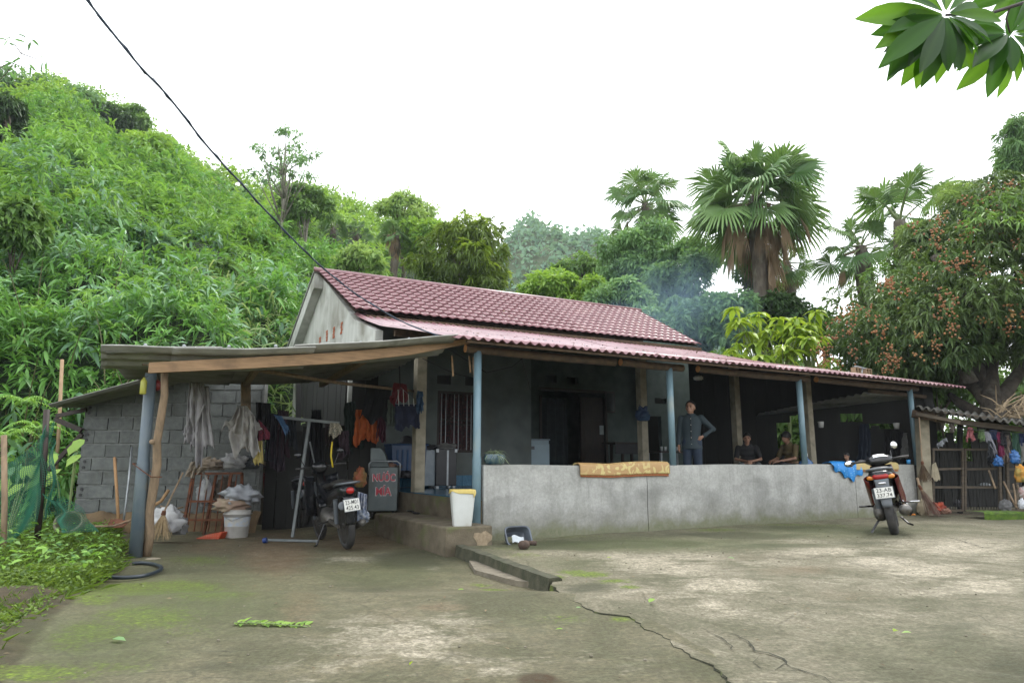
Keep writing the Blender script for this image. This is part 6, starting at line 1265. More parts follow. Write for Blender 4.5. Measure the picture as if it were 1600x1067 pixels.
mb = MB(); mb.grid(lambda s_, t_: (lambda p, k: (p[0] * k, p[1] * k, Hh + .015 - (.01 + (.045 + .035 * math.sin(s_ * 19 + 1.4)) * (1.3 if .7 < s_ < .98 else .5)) * t_))(binf(s_, 1), 1.02 + .04 * t_ + .02 * math.sin(s_ * 50)), 60, 5, wrap=True); obj('liner', mb, flat('liner_yellow', (.62, .50, .16), (.50, .38, .10), rough=.4), bn_, smooth=True, solid=.002)
mb = MB(); mb.grid(lambda s_, t_: (lambda p: (p[0] * (1 - t_) , p[1] * (1 - t_), Hh - .02 - .05 * t_ + .015 * math.sin(s_ * 30)))(binf(s_, 1)), 30, 4, wrap=True); obj('litter', mb, flat('litter', (.40, .30, .16), (.30, .06, .04), scale=30), bn_)
# porch: trunks, fridge, desk, bag
def boxthing(name, label, cat, u, v, z, w_, dd, h, mat, extra=None):
    t = thing(name, label, cat, HP(u, v, z), HA); mb = MB(); mb.box((0, 0, h / 2 + .03), (w_, dd, h - .03)); obj('body', mb, mat, t, bevel=.012)
    for sx in (-1, 1):
        for sy in (-1, 1): mb = MB(); mb.box((sx * (w_ / 2 - .04), sy * (dd / 2 - .04), .02), (.05, .05, .04)); obj('foot', mb, m_steel, t)
    return t
u0 = U_(694, 740, 3.7); b1_ = boxthing('trunk', 'tall black box with metal corner fittings on the porch floor', 'trunk', u0, 3.75, FZ, .40, .3, .68, m_black)
for s_ in (-1, 1): mb = MB(); mb.box((s_ * .18, -.152, .66), (.05, .012, .06)); obj('corner_fitting', mb, m_steel, b1_)
mb = MB(); mb.box((0.02, -.153, .36), (.035, .008, .62)); obj('band', mb, m_steel, b1_)
u1 = U_(667, 740, 3.75); b2_ = boxthing('trunk', 'white fronted box left of the tall black box', 'trunk', u1, 3.8, FZ, .36, .3, .66, flat('white_box', (.24, .29, .32), (.20, .24, .27), rough=.3))
lump('bundle', 'grey cloth heap on the tall black box', 'cloth', 697, 698, 15, 6, HP(u0, 3.7).y, flat('grey_heap', (.16, .16, .15)), 51, .3, 2.6)
lump('bundle', 'black cap heap on the white fronted box', 'cloth', 668, 699, 12, 6, HP(u1, 3.75).y, m_black, 53, .3, 2.6)
ztop = Z_(845, 686, 5.0); ua, ub = U_(829, 700, 5.0), U_(857, 700, 5.0)
fg = thing('fridge', 'pale blue-white small fridge at the wall corner behind the grey wall', 'fridge', HP((ua + ub) / 2 - .08, 5.2, FZ), HA); w_ = ub - ua + .16
m_fr = flat('fridge_enamel', (.28, .40, .46), (.24, .35, .40), scale=3, rough=.3, bs=.03)
mb = MB(); mb.box((0, .0, (ztop - FZ) / 2), (w_, .45, ztop - FZ - .03)); obj('body', mb, m_fr, fg, bevel=.015)
mb = MB(); mb.box((0, -.235, (ztop - FZ) * .47), (w_ - .01, .03, (ztop - FZ) * .86)); obj('door', mb, m_fr, fg, bevel=.01); mb = MB(); mb.box((0, -.01, ztop - FZ - .01), (w_ + .02, .5, .03)); obj('lid', mb, flat('fridge_lid', (.20, .27, .32), rough=.35), fg, bevel=.006)
mb = MB(); mb.box((-w_ * .2, -.255, (ztop - FZ) * .8), (.08, .008, .07)); obj('badge', mb, m_bkgrey, fg)
dz = Z_(975, 691, 4.6); da, db = U_(955, 700, 4.6), U_(1002, 700, 4.6)
dk = thing('desk', 'black desk with a thin leg against the porch wall', 'desk', HP((da + db) / 2, 4.7, FZ), HA)
mb = MB(); mb.box((0, 0, dz - FZ - .02), (db - da, .5, .04)); obj('desktop', mb, m_darkwood, dk); mb = MB(); mb.box((0, -.22, dz - FZ - .15), (db - da - .04, .02, .22)); obj('front_panel', mb, m_black, dk)
for sx in (-.5, 1): 
    for sy in (-.2, .2): mb = MB(); mb.box((sx * (db - da) / 2 * .9, sy, (dz - FZ - .04) / 2), (.05, .05, dz - FZ - .04)); obj('leg', mb, m_darkwood, dk)
u = U_(953, 628, RV - .03); z0, z1 = Z_(953, 645, RV), Z_(953, 612, RV); mr_ = thing('mirror', 'dark framed picture hanging right of the dark door', 'picture', HP(u, RV - .03, z0), HA); mb = MB(); mb.box((0, 0, (z1 - z0) / 2), (.28, .04, z1 - z0)); obj('frame', mb, m_darkwood, mr_, bevel=.008); mb = MB(); mb.box((0, -.022, (z1 - z0) / 2), (.22, .006, z1 - z0 - .08)); obj('glass', mb, flat('dim_glass', (.03, .04, .04), rough=.12), mr_)
p = HP(U_(1004, 640, 2.18), 2.18, 0); lump('bag', 'dark blue bag with pale band hung on the middle concrete post', 'bag', 1004, 648, 10, 12, p.y - .05, flat('bag_blue', (.02, .035, .08), (.03, .06, .10), scale=6), 61, .3, 2.6)
tb_ = thing('table', 'low dark table with drinking glasses behind the second blue post', 'table', HP(U_(1045, 705, 3.4), 3.4, FZ), HA); th = Z_(1045, 706, 3.4) - FZ; mb = MB(); mb.box((0, 0, th), (.9, .5, .035)); obj('tabletop', mb, m_darkwood, tb_)
for sx in (-1, 1):
    for sy in (-1, 1): mb = MB(); mb.box((sx * .4, sy * .2, th / 2 - .01), (.045, .045, th - .02)); obj('leg', mb, m_steel, tb_)
for k, (x, l_) in enumerate(((1034, 'leftmost glass on the low dark table'), (1040, 'middle glass on the low dark table'), (1058, 'glass on the low dark table right of the blue post'))):
    mb = MB(); mb.lathe([(.02, 0), (.03, .09), (.026, .09), (.018, .01)], 12); o = single('glass', l_, 'glass', mb, flat('glassy', (.45, .48, .48), rough=.1), (0, 0, 0), group='glasses on the table'); o.location = HP(U_(x, 705, 3.3), 3.3, FZ + th + .02)
# water bottle, plant pot, basin, logs on and by the wall
q_ = HP(U_(1261, 715, .35), .38, .5); wb_ = thing('water_bottle', 'big blue water bottle behind the third blue post', 'bottle', (q_.x, q_.y, .62)); m_wb = flat('water_blue', (.02, .09, .22), (.015, .07, .18), rough=.15)
mb = MB(); mb.lathe([(.0, 0), (.12, 0), (.13, .02), (.125, .1), (.132, .12), (.125, .2), (.132, .22), (.12, .33), (.045, .40), (.035, .46), (.0, .46)], 22); obj('body', mb, m_wb, wb_, smooth=True); mb = MB(); mb.lathe([(.04, .44), (.04, .49), (0, .49)], 14); obj('cap', mb, m_plate, wb_)
st_ = thing('stool', 'low stool carrying the big blue water bottle', 'stool', (q_.x, q_.y, .5)); mb = MB(); mb.box((0, 0, .10), (.32, .32, .03)); obj('seat', mb, m_darkwood, st_)
for a in (-1, 1):
    for b in (-1, 1): mb = MB(); mb.box((a * .12, b * .12, .042), (.03, .03, .085)); obj('leg', mb, m_darkwood, st_)
q_ = HP(U_(773, 715, 0), 0, .925); pt = thing('planter', 'dark blue oval pot with spiky grass-like plant on the wall end', 'plant', q_, HA)
mb = MB(); mb.lathe([(.07, 0), (.10, .02), (.115, .09), (.10, .115), (.105, .13), (.092, .13), (.08, .08)], 24); mb.v = [(a * 1.35, b * .8, c_) for a, b, c_ in mb.v]; obj('pot', mb, pm('glaze', (.02, .06, .09), (.10, .14, .13), scale=14, rough=.25), pt, smooth=True)
n = 60; az = npr.uniform(0, 6.28, n); el = npr.uniform(.1, 1.3, n); B = np.zeros((n, 3)) + [0, 0, .12] + npr.uniform(-.05, .05, (n, 3)) * [1, .6, 0]; D = np.stack([np.cos(az) * np.cos(el), np.sin(az) * np.cos(el), np.sin(el)], -1); Ls = npr.uniform(.12, .32, n)
o = obj('leaves', leaf_mesh('leaves', B, D, rv(n), Ls, .012 * np.ones(n), npr.uniform(0, 1, n), leafmat('spider_leaf', (.10, .16, .08), (.32, .38, .24), .3), 2, droop=.8), None, pt); o['kind'] = 'stuff'
q_ = G(815, 850, 0); bs_ = thing('basin', 'grey plastic basin tipped up against the grey wall foot', 'basin', q_, R(24)); mb = MB()
def bas(s_, t_):
    a = 2 * math.pi * s_ + math.pi / 4; prof = [(.60, 0, .08), (.62, 0, .0), (1, 0, -.0), (1.06, 0, -.01)]; k = (.55, .86, 1.0, 1.1)[min(3, int(t_ * 3.001))]; y = (.15, .10, 0, -.005)[min(3, int(t_ * 3.001))]
    c_, s2 = math.cos(a), math.sin(a); return (.155 * k * math.copysign(abs(c_) ** .4, c_), y + .10 * .3, .12 + .115 * k * math.copysign(abs(s2) ** .4, s2))
mb.grid(bas, 36, 3, wrap=True); mb.v = [tuple(Matrix.Rotation(R(-30), 3, 'X') @ Vector(v)) for v in mb.v]; obj('tub', mb, flat('basin_grey', (.10, .12, .14), (.07, .08, .10), rough=.4), bs_, smooth=False, solid=.008)
mb = MB(); mb.grid(lambda s_, t_: (-.10 + .15 * s_ + .02 * t_, .045 + .03 * math.sin(3 * s_) - .03 * (1 - t_), .03 + .10 * t_ + .02 * math.sin(5 * s_)), 6, 5); mb.v = [tuple(Matrix.Rotation(R(-30), 3, 'X') @ Vector(v)) for v in mb.v]; obj('white_lining', mb, flat('lining', (.50, .54, .56), (.42, .46, .48), rough=.3), bs_, solid=.01)
for (x, y, l_, r_, a_, lb) in ((819, 858, .10, .05, R(60), 'short stub of log lying in front of the tipped basin'), (832, 852, .09, .028, R(-20), 'thin piece of wood beside the short log')):
    mb = MB(); d_ = Vector((math.cos(a_), math.sin(a_), 0)) * l_ / 2; mb.tube([-d_, d_], [r_, r_ * .92], 12); o = single('log', lb, 'log', mb, flat('log_stub', (.10, .065, .045), (.06, .04, .03), bs=.6), (0, 0, 0)); o.location = G(x, y, 0) + Vector((0, 0, r_))
# mats draped over the wall, blue cloth, cup
def draped(name, label, cat, xa, xb, drop, mat, back=.10, th=.018, seed=1, lift=.0, skew=0, under=None):
    a, b = U_(xa, 727, -.07), U_(xb, 727, -.07); q_ = HP((a + b) / 2, 0, .92); t = thing(name, label, cat, q_, HA); L = b - a
    path = [(back, -.08), (.075, -.0), (.03, .022), (-.04, .024), (-.082, .0), (-.092, -.06), (-.094, -drop)]
    def fn(s_, t_):
        k = t_ * (len(path) - 1); i = min(int(k), len(path) - 2); f_ = k - i; y = path[i][0] * (1 - f_) + path[i + 1][0] * f_; z = path[i][1] * (1 - f_) + path[i + 1][1] * f_
        n = mnoise.noise(Vector((s_ * 4 + seed, t_, 0))); return (-L / 2 + L * s_ + skew * t_ * (1 if s_ > .5 else 1) * .02, y - .012 * abs(n) - lift * math.sin(math.pi * s_) * 0, z + .014 * n + lift * math.sin(s_ * 6 + seed) * .3)
    mb = MB(); mb.grid(fn, 60, 24); obj('mat', mb, mat, t, smooth=True, solid=th)
    if under:
        mb = MB(); mb.grid(lambda s_, t_: (lambda p: (p[0] * .985, p[1] + .012, p[2] - .024 - .012 * s_))(fn(s_, .72 + .28 * t_)), 60, 6); obj('lower_layer', mb, under, t, smooth=True, solid=.01)
    return t
def matpat(name, c1, c2, ink):
    m, t, b = _mat(name); f, n = noise_fac(t, 90, 2, .4, .6, stretch=(1, 1, 8)); c = mixc(t, f, c1, c2)
    f2, _ = noise_fac(t, 5.5, 1.5, .50, .53, dist=2.2); f3, _ = noise_fac(t, 1.1, 1, .42, .5); c = mixc(t, math_(t, 'MULTIPLY', f2, f3), c, ink); t.links.new(c, b.inputs['Base Color']); b.inputs['Roughness'].default_value = .55; bump(t, b, n, .3, .004); return m
draped('sleeping_mat', 'tan reed mat with pale leaf pattern folded over the wall', 'mat', 905, 1044, .135, matpat('reed_mat', (.42, .27, .11), (.34, .20, .08), (.50, .41, .17)), under=pm('mat_edge', (.36, .06, .03), (.42, .22, .08), scale=55, stretch=(1, 1, 3)), seed=3, lift=.03)
draped('sleeping_mat', 'plain pale yellow mat over the wall behind the scooter', 'mat', 1328, 1402, .10, matpat('reed_mat2', (.44, .36, .15), (.38, .30, .12), (.46, .32, .14)), under=pm('mat_edge2', (.40, .10, .05), (.42, .26, .1), scale=55, stretch=(1, 1, 3)), seed=8, lift=.02)
a, b = U_(1292, 722, 0), U_(1336, 722, 0); q_ = HP((a + b) / 2, 0, .93); bc = MB()
def blf(s_, t_):
    L = b - a; k = t_ * 1.15; x = -L / 2 + L * s_; dr = .30 * (1 - abs(s_ - .62) * 1.15) + .03 * math.sin(s_ * 21)
    if k < .35: y = .10 - .18 * k / .35; z = .01 + .025 * math.sin(k / .35 * 3.1) + .02 * mnoise.noise(Vector((s_ * 5, k * 4, 2)))
    else: f_ = (k - .35) / .8; y = -.085 - .02 * math.sin(f_ * 3) - .014 * math.sin(s_ * 18 + f_ * 3); z = -dr * f_
    return (x + .05 * max(0, k - .35), y, z)
bc.grid(blf, 40, 24)
m_, t_, b_ = _mat('blue_dotted'); tc = N(t_, 'TexCoord'); vo = N(t_, 'TexVoronoi', i_Scale=22.0); t_.links.new(tc.outputs['Object'], vo.inputs['Vector']); mr2 = N(t_, 'MapRange'); mr2.inputs[1].default_value = .20; mr2.inputs[2].default_value = .26; mr2.inputs[3].default_value = 1; mr2.inputs[4].default_value = 0; t_.links.new(vo.outputs['Distance'], mr2.inputs[0]); t_.links.new(mixc(t_, mr2.outputs[0], (.008, .19, .52), (.22, .45, .65)), b_.inputs['Base Color']); b_.inputs['Roughness'].default_value = .5
o = single('shawl', 'bright blue dotted cloth thrown over the wall left of the scooter', 'cloth', bc, m_, (0, 0, 0), solid=.004); o.location = q_; o.rotation_euler.z = HA
mb = MB(); mb.lathe([(.03, 0), (.038, .08), (.034, .08), (.026, .01)], 18); o = single('cup', 'small blue cup standing on the wall end', 'cup', mb, flat('cup_blue', (.03, .25, .55), rough=.3), (0, 0, 0)); o.location = HP(U_(1420, 724, 0) - .04, -.02, .925)
# hollow blocks and a metal piece on the sheet roof
for i, (x, y) in enumerate(((1337, 573), (1354, 576))):
    u, z = onV(x, y, .3); t = thing('hollow_brick', ['left one of the two hollow bricks weighing down the roof', 'right one of the two hollow bricks weighing down the roof'][i], 'brick', HP(u, .3, sheetz(u, .3) + .02), HA); W_ = .17
    for q_ in (((0, -.05, .05), (W_, .012, .1)), ((0, .05, .05), (W_, .012, .1)), ((-W_ / 2 + .006, 0, .05), (.012, .088, .1)), ((W_ / 2 - .006, 0, .05), (.012, .088, .1)), ((0, 0, .05), (.012, .088, .1)), ((0, 0, .003), (W_ - .026, .088, .006))): 
        mb = MB(); mb.box(*q_); mb.v = [tuple(Matrix.Rotation(R(90), 3, 'X') @ (Vector(v) - Vector((0, 0, .05))) + Vector((0, 0, .055))) for v in mb.v]; obj('web', mb, flat('brick_buff', (.30, .22, .13)), t)
u, z = onV(1350, 569, .25); mb = MB(); mb.bar((-.2, 0, .16), (.22, .02, .125), .05, .02); mb.bar((.02, 0, .13), (-.02, .0, .02), .02, .02); o = single('metal_strip', 'flat grey metal strip laid across the roof bricks', 'metal strip', mb, m_steel, (0, 0, 0), smooth=False); o.location = HP(u, .3, sheetz(u, .3)); o.rotation_euler.z = HA
# ================================================================== people
m_skin = pm('skin', (.34, .19, .125), (.28, .15, .095), scale=20, rough=.5, bs=.05)
m_hair = flat('hair', (.010, .009, .008), rough=.55)
def limb_mb(mb, pts, rs, n=12):
    # tapered chain with rounded joints
    mb.tube(pts, rs, n)
    for p, r_ in zip(pts, rs): mb.ball(p, r_, 12, 8)
def fused(name, mb, mat, parent, vox=.012, sm_=4):
    o = obj(name, mb, mat, parent); m_ = o.modifiers.new('r', 'REMESH'); m_.mode = 'VOXEL'; m_.voxel_size = vox; m_.use_smooth_shade = True
    s_ = o.modifiers.new('s', 'SMOOTH'); s_.iterations = sm_; s_.factor = .5; return o
def hand(mb, w, d, side, palm_n, curl=.5, s=1.0):
    """palm and five separate fingers; w wrist, d direction of the hand, side = thumb side"""
    w, d, side, pn = Vector(w), Vector(d).normalized(), Vector(side).normalized(), Vector(palm_n).normalized(); kn = w + d * .085 * s
    limb_mb(mb, [w, w + d * .045 * s, kn], [.023 * s, .030 * s, .028 * s])
    for i, (off, L) in enumerate(((.026, .070), (.009, .078), (-.009, .073), (-.026, .058))):
        a = kn + side * off * s; b = a + (d + pn * curl * .5) * L * .5 * s; c_ = b + (d * .7 + pn * curl * 1.3) * L * .45 * s; limb_mb(mb, [a - d * .02, a, b, c_], [.010 * s, .0095 * s, .0085 * s, .007 * s], 8)
    a = w + d * .02 * s + side * .022 * s; b = a + (side * .8 + d * .6 + pn * .3).normalized() * .035 * s; c_ = b + (side * .3 + d + pn * .4).normalized() * .032 * s; limb_mb(mb, [a, b, c_], [.013 * s, .0105 * s, .009 * s], 8)
def head(root, c, yaw, pitch=0, hair='short', s=1.0, bodymb=None):
    """head parts in the figure's frame; c = centre of skull"""
    M = Matrix.Translation(c) @ Matrix.Rotation(yaw, 4, 'Z') @ Matrix.Rotation(pitch, 4, 'X') @ Matrix.Scale(s, 4)
    def T(mb): mb.v = [tuple(M @ Vector(v)) for v in mb.v]; return mb
    h = MB(); h.ball((0, .012, .02), (.077, .094, .098), 22, 16); h.ball((0, -.03, -.045), (.058, .062, .068), 18, 12); h.ball((0, -.055, -.092), (.026, .024, .022), 12, 8)
    h.tube([(0, -.085, .012), (0, -.108, -.028)], [.010, .014], 10); h.ball((0, -.108, -.030), (.017, .013, .011), 10, 8)
    for sx in (-1, 1): h.ball((sx * .078, .01, -.012), (.010, .020, .030), 10, 8); h.ball((sx * .043, -.058, -.022), (.020, .020, .018), 10, 8); h.ball((sx * .032, -.080, .027), (.024, .010, .008), 10, 6)
    h.ball((0, -.092, -.060), (.024, .012, .010), 10, 6)
    T(h); bodymb.v += []; o_ = len(bodymb.v); bodymb.add(h.v, h.f)
    ey = MB(); 
    for sx in (-1, 1): ey.ball((sx * .031, -.079, .008), (.0125, .009, .0065), 10, 6)
    obj('eyes', T(ey), flat('eye', (.05, .035, .03), rough=.2), root, smooth=True)
    br = MB()
    for sx in (-1, 1): br.tube([(sx * .016, -.092, .028), (sx * .034, -.090, .033), (sx * .050, -.080, .027)], [.003, .004, .002], 6)
    obj('eyebrows', T(br), m_hair, root)
    mo = MB(); mo.tube([(-.021, -.098, -.062), (0, -.105, -.060), (.021, -.098, -.062)], [.003, .005, .003], 6); obj('mouth', T(mo), flat('lips', (.20, .07, .06)), root, smooth=True)
    hm = MB()
    def hf(s_, t_):
        a = 2 * math.pi * s_; lim = {'short': .66, 'crop': .56, 'bob': .78}[hair]; front = .5 * (1 - math.sin(a)); th = t_ * math.pi * (lim - .28 * front ** 1.5)
        k = 1.07 + .02 * mnoise.noise(Vector((math.cos(a) * 3, math.sin(a) * 3, t_ * 4)))
        return (.079 * k * math.sin(th) * math.cos(a), .012 + .097 * k * math.sin(th) * math.sin(a), .02 + .103 * k * math.cos(th))
    hm.grid(hf, 30, 10, wrap=True); obj('hair', T(hm), m_hair, root, smooth=True, solid=.008)
def lerpm(a, b, t): return Vector(a).lerp(Vector(b), t)

def standing_man():
    # on the porch, facing the camera, right hand on the hip side away, other arm hanging
    px, py = 1079, 640; d = 11.6; c = Y(px, py, d); z0 = FZ + .002; H_ = Y(px, 627, d).z - z0; yaw = math.atan2(c.x, -c.y) + math.pi
    t = thing('person', 'man in a dark button shirt standing with one hand on his hip behind the wall', 'person', (c.x, c.y, z0), 0); k = H_ / 1.68
    t.scale = (k, k, k); t.rotation_euler = (0, 0, -math.atan2(c.x, c.y) - .10)
    b = MB(); hc = Vector((0, -.015, 1.555)); head(t, hc, R(-12), R(-4), 'crop', 1.1, b)
    limb_mb(b, [(0, .012, 1.36), (0, .0, 1.47)], [.062, .052])
    b.ball((0, .01, 1.25), (.15, .09, .14), 16, 10); b.ball((0, .01, 1.0), (.13, .09, .16), 16, 10)
    for sx in (-1, 1): limb_mb(b, [(sx * .09, .0, .92), (sx * .10, -.01, .50), (sx * .11, .02, .08)], [.085, .055, .035]); limb_mb(b, [(sx * .11, .03, .04), (sx * .125, -.14, .03)], [.035, .03])
    sh = [(-.185, .01, 1.355), (.185, .01, 1.355)]
    la = [sh[0], (-.235, .03, 1.08), (-.245, -.03, .84)]; ra = [sh[1], (.395, .06, 1.14), (.205, -.055, 1.00)]
    limb_mb(b, la, [.05, .038, .026]); limb_mb(b, ra, [.05, .038, .026])
    hand(b, la[2], (-.02, -.05, -1), (.15, -1, 0), (1, 0, 0), .5); hand(b, ra[2], (-.75, -.10, -.65), (-.1, -.7, .6), (-.2, .9, -.3), .35)
    fused('body', b, m_skin, t, .0095, 2)
    s = MB(); 
    def torso(mb, secs):
        secs = [(secs[0][0] + .02, .03, .02, secs[0][3])] + list(secs); n_ = 24
        P = [(a_ * math.cos(2 * math.pi * j / n_), y_ + b_ * math.sin(2 * math.pi * j / n_), z_) for (z_, a_, b_, y_) in secs for j in range(n_)]; k_ = len(secs)
        mb.add(P, [(i * n_ + j, (i + 1) * n_ + j, (i + 1) * n_ + (j + 1) % n_, i * n_ + (j + 1) % n_) for i in range(k_ - 1) for j in range(n_)] + [tuple(range(n_)), tuple(range((k_ - 1) * n_, k_ * n_))[::-1]])
    torso(s, [(1.43, .07, .06, .01), (1.40, .13, .08, .01), (1.36, .18, .10, .01), (1.28, .195, .115, .01), (1.18, .185, .12, .01), (1.05, .165, .115, .005), (.98, .165, .115, .0), (.90, .175, .125, .0), (.82, .19, .13, .0), (.76, .195, .13, .0)])
    limb_mb(s, [sh[0], la[1], (-.244, -.022, .875)], [.068, .055, .044]); limb_mb(s, [sh[1], ra[1], lerpm(ra[1], ra[2], .84)], [.068, .056, .044])
    m_sh = flat('dark_shirt', (.026, .042, .050), (.020, .033, .040), scale=90, rough=.8); fused('shirt', s, m_sh, t, .013, 5)
    c_ = MB(); c_.grid(lambda u_, v_: ((.05 + .02 * v_) * math.cos(math.pi * (.62 + 1.76 * u_) ) * 1.25, .0 + .055 * math.sin(math.pi * (.62 + 1.76 * u_)) + .0, 1.405 + .035 * v_), 20, 3); obj('collar', c_, m_sh, t, smooth=True, solid=.008)
    pl = MB(); pl.grid(lambda u_, v_: (-.016 + .032 * u_ + .01 * math.sin(v_ * 4), -.098 - .028 * math.sin(min(1, v_ * 1.15) * 2.6), 1.40 - .62 * v_), 2, 14); obj('placket', pl, flat('placket', (.02, .03, .036)), t, smooth=True, solid=.004)
    for j in range(5): bt = MB(); bt.ball((.004, -.113 - .022 * math.sin(min(1, (j + .6) / 5 * 1.15) * 2.6), 1.34 - j * .12), (.007, .004, .007), 8, 6); obj('button', bt, m_plate, t)
    p = MB(); 
    for sx in (-1, 1): limb_mb(p, [(sx * .085, .0, .90), (sx * .10, -.01, .50), (sx * .11, .02, .10)], [.105, .078, .06])
    p.ball((0, .0, .88), (.165, .115, .10), 16, 10); fused('trousers', p, flat('dark_jeans', (.018, .032, .055), (.012, .022, .04)), t, .013, 4)
standing_man()
def seated(px, ytop, d, yaw, label, shirt, trousers, hair, hands, long=False):
    c = Y(px, ytop, d); t = thing('person', label, 'person', (c.x, c.y, FZ + .002), 0); base = 1.13; k = (c.z - FZ) / base
    t.scale = (k, k, k); t.rotation_euler = (0, 0, yaw)
    b = MB(); head(t, Vector((0, -.06, 1.005)), 0, R(6), hair, 1.0, b); limb_mb(b, [(0, .0, .82), (0, -.035, .92)], [.058, .05])
    b.ball((0, .02, .70), (.15, .10, .14), 16, 10); b.ball((0, .06, .45), (.15, .12, .14), 16, 10)
    kn = []
    for sx in (-1, 1):
        kn_ = (sx * .17, -.38, .43); limb_mb(b, [(sx * .10, .04, .36), kn_, (sx * .15, -.34, .06)], [.085, .055, .036]); limb_mb(b, [(sx * .15, -.34, .03), (sx * .16, -.48, .03)], [.032, .028])
        s_ = (sx * .18, .01, .80); e = (sx * .25, -.10, .56); w = (sx * hands[0], hands[1], hands[2]); limb_mb(b, [s_, e, w], [.05, .038, .026]); hand(b, w, (-sx * .55, -.8, -.1), (-sx * .6, .5, .5), (-sx * .2, .1, -1), .8)
    fused('body', b, m_skin, t, .011, 2)
    s = MB()
    for (z, a, bb, y) in ((.83, .11, .07, .0), (.78, .175, .10, .01), (.68, .18, .115, .02), (.55, .17, .125, .04), (.42, .18, .135, .06)): s.ball((0, y, z), (a, bb, .09), 18, 10)
    for sx in (-1, 1): limb_mb(s, [(sx * .18, .01, .80), lerpm((sx * .18, .01, .80), (sx * .25, -.10, .56), .75 if not long else 1)], [.068, .058])
    fused('shirt', s, shirt, t, .014, 4)
    p = MB()
    for sx in (-1, 1): limb_mb(p, [(sx * .10, .04, .36), (sx * .17, -.38, .43), (sx * .15, -.34, .12)], [.10, .075, .055])
    p.ball((0, .05, .36), (.17, .13, .10), 14, 10); fused('trousers', p, trousers, t, .014, 4)
    st = MB(); st.lathe([(.17, 0), (.15, .25), (.16, .26), (0, .265)], 18, (0, .06, 0)); so_ = single('stool', label.split(' in ')[0] + "'s low round stool", 'stool', st, flat('stool_blue', (.04, .09, .16)), (0, 0, 0)); so_.location = t.location; so_.rotation_euler = t.rotation_euler; so_['label'] = 'low plastic stool under the ' + label.split(' sitting')[0]
    return t
seated(1166, 676, 13.6, R(-14), 'man in a black T-shirt sitting with his hands together', flat('black_tee', (.010, .010, .011)), flat('dusty_trousers', (.07, .08, .08)), 'short', (.06, -.32, .52))
seated(1231, 674, 13.9, R(-68), 'dark-haired person in an olive brown T-shirt sitting side-on', flat('olive_tee', (.13, .10, .045), (.09, .07, .03)), flat('black_trousers', (.012, .012, .014)), 'bob', (.12, -.40, .50))
seated(1324, 707, 13.2, R(-60), 'person in dark clothes sitting with only the head above the wall', flat('dark_tee', (.015, .016, .02)), flat('black_trousers2', (.012, .012, .014)), 'short', (.10, -.36, .50))
# dark clothes hung in the kitchen corner
for i, (x0, x1, y0, y1, l_) in enumerate(((1340, 1362, 662, 722, 'long dark blue coat hung in the kitchen corner'), (1378, 1398, 672, 724, 'black garment hung left of the last blue post'), (1398, 1416, 674, 724, 'black coat hung behind the last blue post'), (1408, 1420, 676, 716, 'grey towel hung beside the last blue post'))):
    cloth('garment', l_, 'clothes', [(x0 + 4, y0), (x1 - 4, y0), (x1, y1), (x0, y1)], 14.3 - .1 * i, flat('kg%d' % i, ((.012, .02, .035), (.008, .008, .009), (.010, .010, .011), (.16, .16, .15))[i]), .05, 3, group='clothes hung in the kitchen corner')
for i, (x, y, l_) in enumerate(((1283, 663, 'white tub hung high left in the kitchen corner'), (1401, 665, 'white cup hung right in the kitchen corner'))):
    p = Y(x, y + 5, 13.8); mb = MB(); mb.lathe([(.045, 0), (.06, .12), (.055, .12), (.04, .01)], 14); o = single('tub', l_, 'tub', mb, flat('tub', (.45, .45, .43)), (0, 0, 0)); o.location = p
lump('bundle', 'pale plastic bundle wedged high under the porch roof', 'bundle', 1091, 591, 7, 4, 12.5, flat('pale_bundle', (.50, .50, .46)), 71, .3, 3)

# ================================================================== cage shed on the right
SY = 13.4; cs = thing('cage_shed', 'low open shed with slatted cage doors under a sagging dark corrugated sheet', 'shed', G(1500, 806, 0)); oS = Vector(cs.location)
def S(x, y, d=SY): return Y(x, y, d) - oS
m_oldwood = flat('old_wood', (.095, .075, .052), (.06, .047, .034), scale=8, stretch=(1, 1, 4)); m_thatch = flat('dry_palm', (.30, .23, .14), (.20, .15, .09), scale=14)
mb = MB(); mb.bar(S(1447, 806, 13.0), S(1440, 652, 13.0), .19, .17, up=(0, 1, 0)); obj('concrete_post', mb, m_conc, cs, bevel=.015)
mb = MB(); mb.tube([S(1425, 646, 12.9), S(1462, 652, 12.7)], [.075, .075], 14); obj('log_end', mb, m_log, cs, smooth=True); mb = MB(); mb.tube([S(1461.5, 652, 12.7), S(1462.5, 652, 12.69)], .07, 14); obj('cut_face', mb, flat('cut_grey', (.30, .22, .14)), cs)
a, b, c_, d_ = S(1432, 636, 12.6), S(1640, 666, 12.2), S(1640, 664, 15.5), S(1440, 642, 15.8)
mb = MB(); mb.grid(lambda s_, t_: a.lerp(b, s_).lerp(d_.lerp(c_, s_), t_) + Vector((0, 0, .03 * math.sin(s_ * 2 * math.pi * 17) - .03 * math.sin(math.pi * s_) + .12 * t_)), 170, 6); obj('roof_sheet', mb, flat('old_fibro', (.10, .095, .08), (.06, .058, .05)), cs, smooth=True, solid=.012)
for (p, q_, w_) in (((1432, 646), (1500, 660), .06), ((1460, 655), (1640, 676), .09), ((1440, 641), (1560, 655), .05)): mb = MB(); mb.bar(S(*p, 12.75), S(*q_, 12.5), w_, w_); obj('beam', mb, m_oldwood, cs)
for x in (1500, 1568, 1602): mb = MB(); mb.bar(S(x, 806, 13.3), S(x, 664, 13.3), .07, .07, up=(0, 1, 0)); obj('post', mb, m_board, cs)
